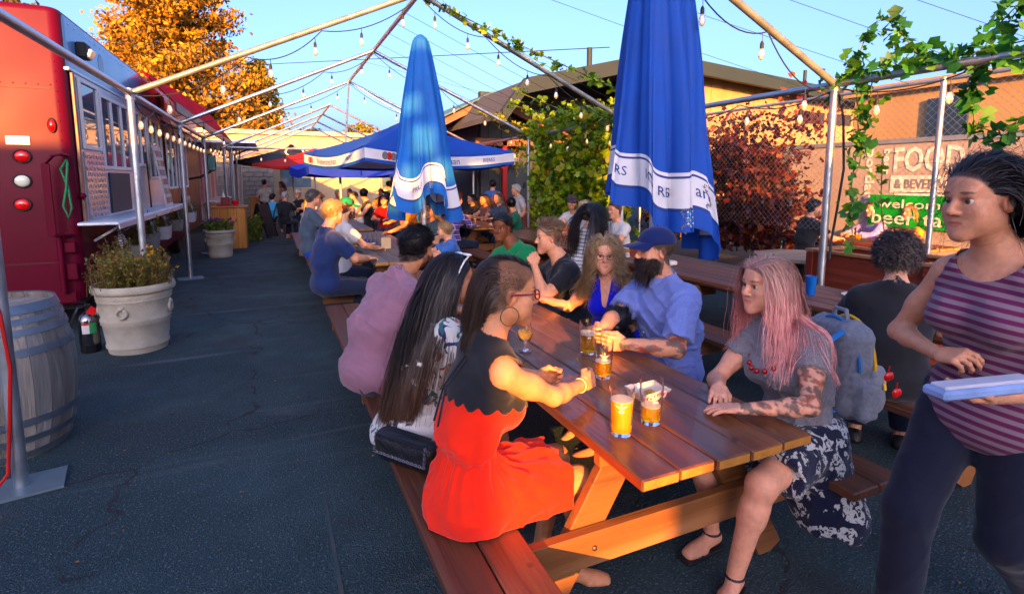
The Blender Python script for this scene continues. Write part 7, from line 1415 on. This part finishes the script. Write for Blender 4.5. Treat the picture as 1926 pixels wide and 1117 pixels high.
def cap_mesh(p, m, back=True, bill_dir=1, z0=.038, name='cap', fr=None, thick=.014):
    add, det, cuts, neck = p.headp(); k = p.sc*p.hk; lo, hi = p.bounds(add[:1], .05); F = Field(lo, hi, .006)
    F.add(EL(p.hc+p.HF@(np.array((0, -.012, .045))*k), np.array((.084, .106, .088))*k, p.HF), 0.)
    def cl(P): q = ((P-p.hc)@p.HF)/k; return np.maximum((z0-.12*q[..., 1]*0-q[..., 2])*k, -1)
    F.clip(cl); by = -bill_dir
    if back: F.cut(EL(p.hc+p.HF@(np.array((0, by*.118, .03))*k), np.array((.034, .03, .034))*k, p.HF), .002)
    V, Q = F.nets(); o = p.put(name, V, Q, m)
    b = MB(); W_ = lambda x, y, z: p.hc+p.HF@(np.array((x, y, z))*k)-p.base; n = 14; Vv = []; Fq = []
    for i in range(n+1):
        a = math.pi*(-.5+i/n)*.82; x = .082*math.sin(a); y0 = .012+.078*math.cos(a); y1 = .005+.178*math.cos(a)**.75
        for (yy, zz) in ((y0, z0+.012), (y1, z0-.006-.02*(x/.08)**2), (y1, z0-.011-.02*(x/.08)**2), (y0, z0+.004)): Vv.append(W_(x, bill_dir*yy, zz))
    for i in range(n):
        for j in range(4): Fq.append((i*4+j, (i+1)*4+j, (i+1)*4+(j+1) % 4, i*4+(j+1) % 4))
    b.add(Vv, Fq); b.build('bill', m, o, smooth=True, ang=50); b = MB(); b.ball(W_(0, -.012, .134), .007, 8, 6); b.build('cap_button', m, o, smooth=True); return o
cap_mesh(p, capm, True, 1)
# -- woman with pink hair
p = Person((2.13, 1.60, .55), (2.09, 1.66, 1.03), (2.03, 1.72, 1.225), (-.985, .17, -.03), (-.93, .05, 0), sc=1.02, w=1.0, skin=(.60, .34, .25), hunch=.06,
    RH=((1.72, 1.66, .815), (.1, .75, -.7), (-.7, -.65, -.12), (0, .1, -1), .28), LH=((1.66, 1.47, .80), (.45, -.75, -.45), (-.75, .62, -.05), (0, 0, -1), .22), hv=.0036, bv=.0085, dv=.0034, brow=(.12, .06, .04), seed=8,
    LF=((1.66, 1.47, .085), (-.6, -.35, 1), (-.85, -.4, 0)), RF=((1.78, 1.72, .085), (-1, 0, .8), (-1, -.1, 0)))
p.start('woman with long pink hair, grey t-shirt and navy leaf-print skirt resting her arms on table')
p.skin_mesh(hair=(.22, .1, .09), hairline=std_hairline, tattoo=tat(-1, [(.22, .06, .04), (.02, .05, .04), (.03, .035, .04)], -.12, .32, 9)); p.eyes()
p.tee(M_grey, .42, .016, seed=81, wr=.010)
fk = nrm(p.knR+p.knL-p.hpR-p.hpL); hem8 = p.pel+fk*.33
p.cloth('skirt', [p.torso()[0], (RC(p.hpR, p.knR, .11, .095), .05), (RC(p.hpL, p.knL, .11, .095), .05), (RC(p.pel+np.array((.02, -.03, .0)), p.pel+np.array((.05, -.16, -.33)), .15, .14), .07), (RC(p.pel+np.array((.12, 0, .0)), p.pel+np.array((.12, -.05, -.32)), .1, .12), .07)], M_skirt, .012, .0095, None, [(RC(p.knL+fk*.03, p.anL, .1, .1), .02)],
        [lambda Q: ((Q-p.pel)@p.u)-.09, lambda Q: .19-Q[..., 2]+.02*np.sin(Q[..., 0]*40), lambda Q: (Q-hem8)@fk+.015*np.sin(Q[..., 2]*50)], .012, 8, 1.4)
p.hair(5600, lambda q: .46+.03*q[:, 0], (.40, .22, .18), (.58, .36, .28), flow=flow_part(-.005), off=(.004, .028), width=.0012, steps=20, jit=.14, grav=.4, seed=15, tip=((.92, .46, .42), .18, .6), lenv=.14, curl=.004, curlf=1.6)
b = MB()
for i, a in enumerate(np.linspace(-2.3, 2.3, 13)): b.ball(p.nb-p.base+p.f*(.07+.11*math.cos(a))+p.r*.1*math.sin(a)-p.u*(.03+.13*(math.cos(a)*.5+.5)), .0125 if abs(a) < 1.5 else .009, 10, 7)
b.build('necklace', mat('red_bead', (.3, .008, .012), .2, coat=.5), p.root, smooth=True)
b = MB()
for an, t in ((p.anL, p.tL), (p.anR, p.tR)):
    sd = np.cross(t, (0, 0, 1)); c = an-p.base
    b.tube([c+.038*(math.cos(a)*t+math.sin(a)*sd)+np.array((0, 0, .0)) for a in np.linspace(0, 6.28, 17)], .0055, 6, False); b.beam(c-t*.06+np.array((0, 0, -.078)), c+t*.19+np.array((0, 0, -.078)), .085, .018, bev=.006)
    b.tube([c+t*.1-sd*.04+np.array((0, 0, -.07)), c+t*.095+np.array((0, 0, -.028)), c+t*.1+sd*.04+np.array((0, 0, -.07))], .008, 6)
b.build('sandal', M_leather, p.root, smooth=True)
# -- woman walking past on the right
p = Person((2.23, .95, .95), (2.205, .95, 1.425), (2.12, .98, 1.635), (-.95, .30, -.06), (-.9, .08, 0), sc=1.06, w=.92, fat=.84, skin=(.52, .29, .2), hunch=.0,
    RH=((2.07, 1.03, 1.10), (.25, .75, -.75), (-.25, -.9, .25), (.5, .0, -.8), .9), LH=((1.91, .81, 1.06), (.6, -.5, -.6), (-.9, .35, .05), (0, .1, 1), .5), hv=.0036, bv=.0095, dv=.0036, brow=(.02, .014, .01), seed=9, bust=1.1,
    RF=((2.0, 1.05, .09), (-1, 0, .1), (-1, 0, 0)), LF=((2.53, .85, .15), (-1, 0, .1), (-.95, 0, -.25)))
p.start('woman walking past in plum striped tank top and dark jeans with dark tied-up hair'); p.skin_mesh(hair=(.012, .009, .009), hairline=std_hairline); p.eyes()
ac = [(RC(p.shR+p.r*.0+p.u*.02, p.elR, .07, .05), .01), (RC(p.shL-p.r*.0+p.u*.02, p.elL, .07, .05), .01)]
hp9 = p.pel-p.u*.16
p.cloth('tank_top', p.torso()+[(EL(p.pel-p.u*.06, (.185, .14, .13), p.T), .06)], M_stripe, .014, .008, None, ac+[(EL(p.nb+p.u*.05+p.f*.04, (.105, .13, .115), p.T), .006)], [lambda Q: -((Q-hp9)@p.u)], .006, 91, 1.2)
p.pants(fabric('black_denim', (.006, .008, .02)), .95, .018); p.shoes(M_leather)
p.hair(6500, lambda q: .13+.07*(q[:, 2] > .03), (.006, .005, .005), (.026, .017, .013), flow=lambda q: np.stack([-q[:, 0]*2, -1+0*q[:, 0], .12+0*q[:, 0]], 1), off=(.004, .022), width=.0013, steps=9, grav=.24, seed=16, lenv=.25, jit=.2, drape=False)
p.hair(700, .2, (.008, .006, .006), (.03, .02, .016), mask=lambda q: std_hairline(q)*(q[..., 1] < .02), flow=flow_back, off=(.008, .05), width=.0007, steps=10, grav=.3, seed=17, lenv=.5, jit=1.1, name='loose_hair')
bun = lambda rng, n: np.array((0, -.125, .04))+rng.normal(size=(n, 3))*np.array((.02, .012, .02))
F = Field(p.hc-.28, p.hc+.28, .007); F.add(EL(p.hc+p.HF@np.array((0, -.135, .03)), (.055, .05, .055), p.HF), 0.); F.disp(lambda P: .008*folds(P, 3, .5)); V, Q = F.nets(); p.put('hair_bun', V, Q, HAIRM, np.tile((.012, .009, .009), (len(V), 1)))
WALKER = p
# ---------------------------------------------------------------- people at the other tables
def mid(x, y, az, label, shirt, skin=(.55, .31, .21), sex='f', head=None, hair='short', hc=((.03, .02, .012), (.08, .05, .03)), hz=1.25, pants=None, near=False, standing=False, sc=1., w=1., sleeve=.6, cap=None, reach=None, specs=False, lean=.12, seat=.45, fat=1., arms=True, stub=None, hlen=.3, beard=False, seed=None):
    f = np.array((math.cos(R_(az)), math.sin(R_(az)), 0)); r = np.cross(f, (0, 0, 1)); sd = seed if seed is not None else abs(hash((round(x, 2), round(y, 2)))) % 1000
    ph = .93*sc if standing else seat+.10; pel = np.array((x, y, ph))-f*(.03 if standing else .1); hd = np.array((x, y, hz))+f*0.0
    fa = f if head is None else np.array((math.cos(R_(head)), math.sin(R_(head)), 0)); nb = hd+np.array((0, 0, -.205*sc))-f*.055-fa*.015
    if standing: H1 = (pel+r*.24+np.array((0, 0, -.05))+f*.1, r*.6-f, (0, 0, -1), -r, .5); H2 = (pel-r*.24+np.array((0, 0, -.05))+f*.1, -r*.6-f, (0, 0, -1), r, .5); RF = (pel+r*.1+np.array((0, 0, -ph+.08)), f, f); LF = (pel-r*.1+f*.08+np.array((0, 0, -ph+.08)), f, f)
    else:
        tz = np.array((0, 0, .81)); b0 = np.array((x, y, 0.)); H1 = (b0+f*.34+r*.1+tz, r-np.array((0, 0, .8)), f-r*.4, (0, 0, -1), .6); H2 = (b0+f*.34-r*.1+tz, -r-np.array((0, 0, .8)), f+r*.4, (0, 0, -1), .6); RF = LF = None
    if reach is not None: H1 = (np.array(reach), r-np.array((0, 0, .8)), f-r*.2, (0, 0, -1), .4)
    P = Person(pel, nb, hd, (*fa[:2], -.06), f, sc=sc, w=w, sex=sex, skin=skin, hunch=.04, RH=H1, LH=H2, RF=RF, LF=LF, hv=.0075 if near else .011, bv=.014 if near else .02, dv=.006 if near else .009, fat=fat, brow=hc[0], stub=stub, seed=sd % 50)
    P.start(label, 'guests at the other tables'); P.skin_mesh(hair=hc[0], hairline=std_hairline if hair else None, hands=True, face=True)
    P.tee(shirt, sleeve, .016, seed=sd, v=P.bv, wr=.006); P.pants(pants or M_denim, v=P.bv*1.1)
    if standing or near: P.shoes(M_leather)
    n = 1 if near else .45
    if hair == 'short':
        P.cap_hair(hc[0], std_hairline, .012, v=P.hv); P.hair(int(1000*n), .035, hc[0], hc[1], flow=flow_back, off=(.012, .02), width=.002 if near else .004, steps=3, grav=.15, drape=False)
    elif hair == 'long':
        P.cap_hair(hc[0], std_hairline, .01, v=P.hv); P.hair(int(1100*n), hlen, hc[0], hc[1], flow=flow_part(0), off=(.008, .03), width=.0028 if near else .006, steps=9, grav=.4, lenv=.15)
    elif hair == 'bun':
        P.cap_hair(hc[0], std_hairline, .012, v=P.hv); P.hair(int(700*n), .09, hc[0], hc[1], flow=flow_back, off=(.012, .018), width=.0025, steps=5, grav=.05, drape=False)
    elif hair == 'curly':
        P.cap_hair(hc[0], std_hairline, .02, v=P.hv, lump=.008); P.hair(int(1500*n), .06, hc[0], hc[1], flow=lambda q: q*np.array((6, 6, 4)), off=(.016, .03), width=.0022, steps=7, grav=.2, curl=.008, curlf=9, drape=False)
    if beard: P.hair(int(500*n), .02, hc[0], hc[1], mask=beard_mask, flow=flow_down, off=(.003, .008), width=.0025, steps=3, grav=.2, name='beard', drape=False)
    if cap is not None: cap_mesh(P, cap, False, 1)
    if specs: glasses(P, blk_m, .002, .021, .014)
    return P
DK = ((.010, .008, .008), (.03, .022, .018)); BRN = ((.045, .026, .016), (.11, .065, .04)); BLD = ((.42, .27, .12), (.62, .45, .22)); GRY = ((.4, .39, .37), (.6, .58, .55)); ORG = ((.45, .14, .02), (.62, .25, .04))
M_plaid = stripe_fabric('purple_plaid', (.14, .06, .28), (.04, .02, .1), 11, (0, 0, 1), .5, plaid=[((.7, .7, 0), 11, .45, (.05, .025, .12), .6), ((0, 0, 1), 11, .85, (.55, .5, .6), .8), ((.7, .7, 0), 11, .88, (.5, .45, .6), .7)])
M_bstr = stripe_fabric('white_navy_stripe', (.6, .6, .6), (.05, .06, .1), 26, (0, 0, 1), .75)
M_teal = fabric('slate_teal_cotton', (.07, .11, .12)); M_slate = fabric('slate_blue_cotton', (.05, .075, .11)); M_orange = fabric('orange_cotton', (.75, .2, .015)); M_white = fabric('white_cotton', (.55, .53, .5)); M_dkgreen = fabric('bottle_green_cotton', (.01, .09, .055)); M_lav = fabric('lavender_cotton', (.34, .26, .5)); M_yel = fabric('golden_yellow_cotton', (.65, .32, .02)); M_sky = fabric('sky_blue_cotton', (.1, .35, .55)); M_redc = fabric('crimson_cotton', (.4, .02, .02)); M_bluec = fabric('blue_cotton', (.05, .12, .32)); M_lgrey = fabric('pale_grey_cotton', (.42, .42, .42)); tan_sk = (.48, .25, .15)
mid(.60, 6.15, 12, 'fair-haired man in navy t-shirt seen from behind on second bench', fabric('navy_jersey', (.012, .025, .085)), sex='m', head=25, hc=BLD, hz=1.345, near=True, sc=1.06, w=1.15, fat=1.12, hair='short', sleeve=.75, lean=.1)
mid(.62, 9.3, 5, 'grey-haired man with glasses in slate t-shirt farther along second bench', M_slate, sex='m', head=10, hc=((.05, .045, .045), (.14, .13, .13)), hz=1.40, near=True, sc=1.06, w=1.1, specs=True, pants=fabric('royal_shorts', (.01, .06, .4)))
mid(.86, 7.05, 8, 'bearded man in green and white cap leaning on second table', M_white, sex='m', head=15, hc=BRN, hz=1.34, near=True, cap=mat('cap_green', (.01, .28, .1), .7), beard=True)
mid(.75, 11.9, 10, 'man in pale shirt half hidden behind the green cap', M_lgrey, sex='m', hc=BRN, hz=1.27)
mid(2.10, 9.3, 195, 'sunlit man in orange t-shirt reaching across second table', M_orange, skin=(.6, .3, .15), sex='m', head=185, hc=BRN, hz=1.36, near=True, reach=(1.45, 8.6, .85), w=1.05)
mid(2.02, 7.45, 215, 'brown-haired woman in slate teal top behind the mauve t-shirt', M_teal, head=225, hair='bun', hc=BRN, hz=1.27, near=True)
mid(1.95, 6.45, 170, 'small fair-haired boy in blue beside the slate teal woman', M_bluec, sex='m', head=150, hc=((.25, .16, .08), (.4, .28, .15)), hz=1.07, near=True, sc=.82)
mid(2.0, 13.1, 190, 'person in black tank top with bare arms farther back', M_blk, sex='m', head=60, hc=DK, hz=1.35, sleeve=0, w=1.1); mid(2.35, 12.5, 250, 'dark-haired woman in crimson top lit by sun far back', M_redc, hair='long', hc=DK, hz=1.23)
mid(3.15, 9.55, 15, 'woman in purple plaid shirt with brown ponytail', M_plaid, head=40, hair='bun', hc=BRN, hz=1.33, near=True, sleeve=1.7)
mid(4.55, 12.7, 200, 'woman with straight black hair at the plaid-shirt table', M_blk, head=195, hair='long', hc=DK, hz=1.21, near=True); mid(4.62, 12.0, 195, 'bare-armed woman with brown waves, chin on hand, at the plaid-shirt table', fabric('rust_top', (.2, .09, .07)), head=200, hair='long', hc=BRN, hz=1.22, near=True, sleeve=0, skin=tan_sk)
mid(4.75, 11.45, 200, 'woman with loose light brown hair right of the bare-armed one', M_slate, head=215, hair='long', hc=((.1, .06, .04), (.22, .14, .09)), hz=1.27, near=True)
mid(5.0, 11.0, 185, 'white-haired man in pale shirt standing behind the green t-shirts', M_lgrey, sex='m', head=150, hc=GRY, hz=1.47, standing=True, sc=.93)
mid(4.45, 10.0, 175, 'dark-haired bearded man in bottle green t-shirt', M_dkgreen, sex='m', head=70, hc=DK, hz=1.2, near=True, beard=True)
mid(4.85, 8.25, 205, 'moustached man in navy cap and cream shirt before the hop curtain', M_white, sex='m', head=240, hc=BRN, hz=1.29, near=True, cap=fabric('dark_cap', (.02, .025, .06)), sleeve=1.7, stub=((.1, .06, .04), .4))
mid(4.85, 7.85, 200, 'woman with long pale blond hair before the hop curtain', M_lgrey, head=150, hair='long', hc=((.4, .3, .18), (.6, .48, .3)), hz=1.23, near=True)
mid(4.5, 7.95, 215, 'bald baby in orange held up at the cream-shirted man', M_orange, sex='m', head=225, hair=None, hz=.98, near=True, sc=.55, seat=.55, skin=(.62, .38, .28))
mid(3.2, 5.0, 10, 'woman with long black hair in thin striped shirt seen from behind', M_bstr, head=30, hair='long', hc=DK, hz=1.32, near=True, hlen=.5)
mid(3.3, 1.9, 35, 'woman with short dark curls in black t-shirt seen from behind at right', M_blk, head=30, hair='curly', hc=((.02, .014, .012), (.07, .045, .035)), hz=1.265, near=True, fat=1.15, w=1.1, skin=(.6, .36, .26))
mid(7.5, 5.55, -20, 'dark-haired man in black t-shirt eating below the maple', M_blk, sex='m', head=-35, hc=DK, hz=1.27, near=True, w=1.1, pants=fabric('burgundy_cotton', (.15, .01, .03)), stub=((.04, .03, .02), .5))
mid(8.98, 5.62, 160, 'short-haired man in lavender shirt before the green banner', M_lav, sex='m', head=165, hc=BRN, hz=1.22, near=True, sleeve=1.7, w=1.1); mid(8.98, 5.05, 165, 'woman with orange-red hair in golden yellow top before the banner', M_yel, head=170, hair='long', hc=ORG, hz=1.2, near=True)
mid(-.24, 22, 95, 'man in white t-shirt and blue cap standing far down the yard', M_lgrey, sex='m', head=80, hc=BRN, hz=1.56, standing=True, sc=.98, cap=M_royal)
mid(.02, 18.6, 70, 'boy in light blue t-shirt on chair far down the yard', M_sky, sex='m', head=40, hc=DK, hz=1.12, sc=.9); mid(.34, 16.6, 60, 'white-haired man in black shirt on chair seen from behind', M_blk, sex='m', head=60, hc=GRY, hz=1.22, w=1.1); mid(.72, 17.6, 225, 'white-haired woman with sunglasses in black top facing camera far back', M_blk, head=235, hair='short', hc=GRY, hz=1.26, specs=True, sleeve=.2)
mid(.35, 23.5, 200, 'blurred person in pink walking by the far canopy post', fabric('pink_cotton', (.5, .25, .22)), hair='long', hc=BRN, hz=1.5, standing=True, sc=.95); mid(1.4, 20.5, 250, 'far diner in green under the red umbrella', M_dkgreen, sex='m', hc=DK, hz=1.22); mid(2.6, 20.5, 230, 'far diner in dark blue under the plain blue umbrella', M_navy, sex='m', hc=BRN, hz=1.22); mid(3.2, 16.2, 120, 'standing server in dark top right of the umbrella pole', M_slate, hc=DK, hair='bun', hz=1.52, standing=True, sc=.97)
mid(3.9, 16.4, 220, 'diner in blue by the bar seen past closed umbrella', M_bluec, sex='m', hc=DK, hz=1.3); mid(5.5, 13.6, 60, 'barman in blue shirt behind the taps', M_bluec, sex='m', hc=DK, hz=1.55, standing=True)
mid(1.1, 15.0, 190, 'diner in white seated past the far picnic table', M_white, hair='bun', hc=BRN, hz=1.22)
for x, y, az, lab, sh_, hr, hc_, hz_ in ((.85, 13.3, 5, 'far diner in pale pink past the slate t-shirt', fabric('pale_pink_cotton', (.5, .3, .28)), 'long', BLD, 1.24), (1.95, 14.6, 190, 'far diner in white under plain blue umbrella', M_white, 'short', BRN, 1.25), (.9, 14.2, 0, 'far diner in bright red on left bench', M_redc, 'short', DK, 1.24), (3.1, 11.3, 20, 'diner in mustard beside the plaid shirt', M_yel, 'bun', BRN, 1.25), (3.15, 12.3, 10, 'diner in light blue past the plaid shirt', M_sky, 'short', BRN, 1.25), (2.9, 15.2, 200, 'far diner in lavender before the red umbrella pole', M_lav, 'long', DK, 1.24), (3.4, 18.6, 240, 'far diner in orange near farther blue umbrella', M_orange, 'short', DK, 1.24), (1.9, 17.8, 260, 'far diner in pale grey before the red umbrella', M_lgrey, 'short', GRY, 1.25), (4.6, 6.6, 190, 'diner in white shirt behind the near closed umbrella', M_white, 'short', BRN, 1.25)):
    mid(x, y, az, lab, sh_, hair=hr, hc=hc_, hz=hz_, sex='f' if hr != 'short' else 'm')
# ---------------------------------------------------------------- added unseen blocker behind the camera, its openings shape the sun beams
shade_m = mat('blocker_timber', (.12, .1, .08), .9, var=.3, scale=3)
SH = thing('sun_blocker', (-6, -14.6, 0), 'added unseen timber sun blocker with beam openings behind the camera', 'wall')
def at_blocker(x, y, z): d = y+14.0; return (x-d*math.tan(R_(SUN_AZ)), z+d/math.cos(R_(SUN_AZ))*math.tan(R_(SUN_EL)))
HOLES = []
def hole(x, y, z, w, h): a, c = at_blocker(x, y, z); HOLES.append((a-w/2, a+w/2, c-h/2, c+h/2))
hole(1.09, 1.75, .64, .78, .97)        # beam on the red dress, table end and leg
hole(.68, 6.1, 1.27, .26, .5)         # on the fair-haired man
hole(1.9, 9.2, 1.15, .8, .5)          # on the orange t-shirt
hole(1.62, 6.7, 2.62, .3, .22); hole(1.78, 6.7, 2.15, .34, .36); hole(1.6, 6.7, 1.72, .26, .3); hole(1.98, 6.8, 1.75, .2, .3)   # patches on the closed umbrella
hole(3.15, 9.5, 1.3, .3, .3); hole(4.6, 12.0, 1.2, .6, .25); hole(2.0, 7.4, 1.25, .2, .2); hole(.9, 7.0, 1.3, .22, .22); hole(.5, 16.8, 1.2, .5, .4)
hole(2.35, 12.4, 1.1, .5, .5)
xs = sorted(set([-19., .5]+[q for h in HOLES for q in h[:2]])); WT = 5.8; xs = sorted(xs+[-6.9, -4.6, -2.85])
for a, c in zip(xs[:-1], xs[1:]):
    m_ = (a+c)/2; cuts = sorted([(h[2], h[3]) for h in HOLES if h[0] < m_ < h[1] and h[1]-h[0] > .01]); z = 0.
    top = 5.0 if m_ > -2.85 else 7.0 if m_ > -6.9 else WT
    for z0, z1 in [q for q in cuts if q[0] < top]+[(top, top)]:
        if z0-z > .01: b = MB(); b.box(((a+c)/2+6, .6, (z+z0)/2), (c-a, .12, z0-z)); b.build('blocker_board', shade_m, SH)
        z = max(z, z1)
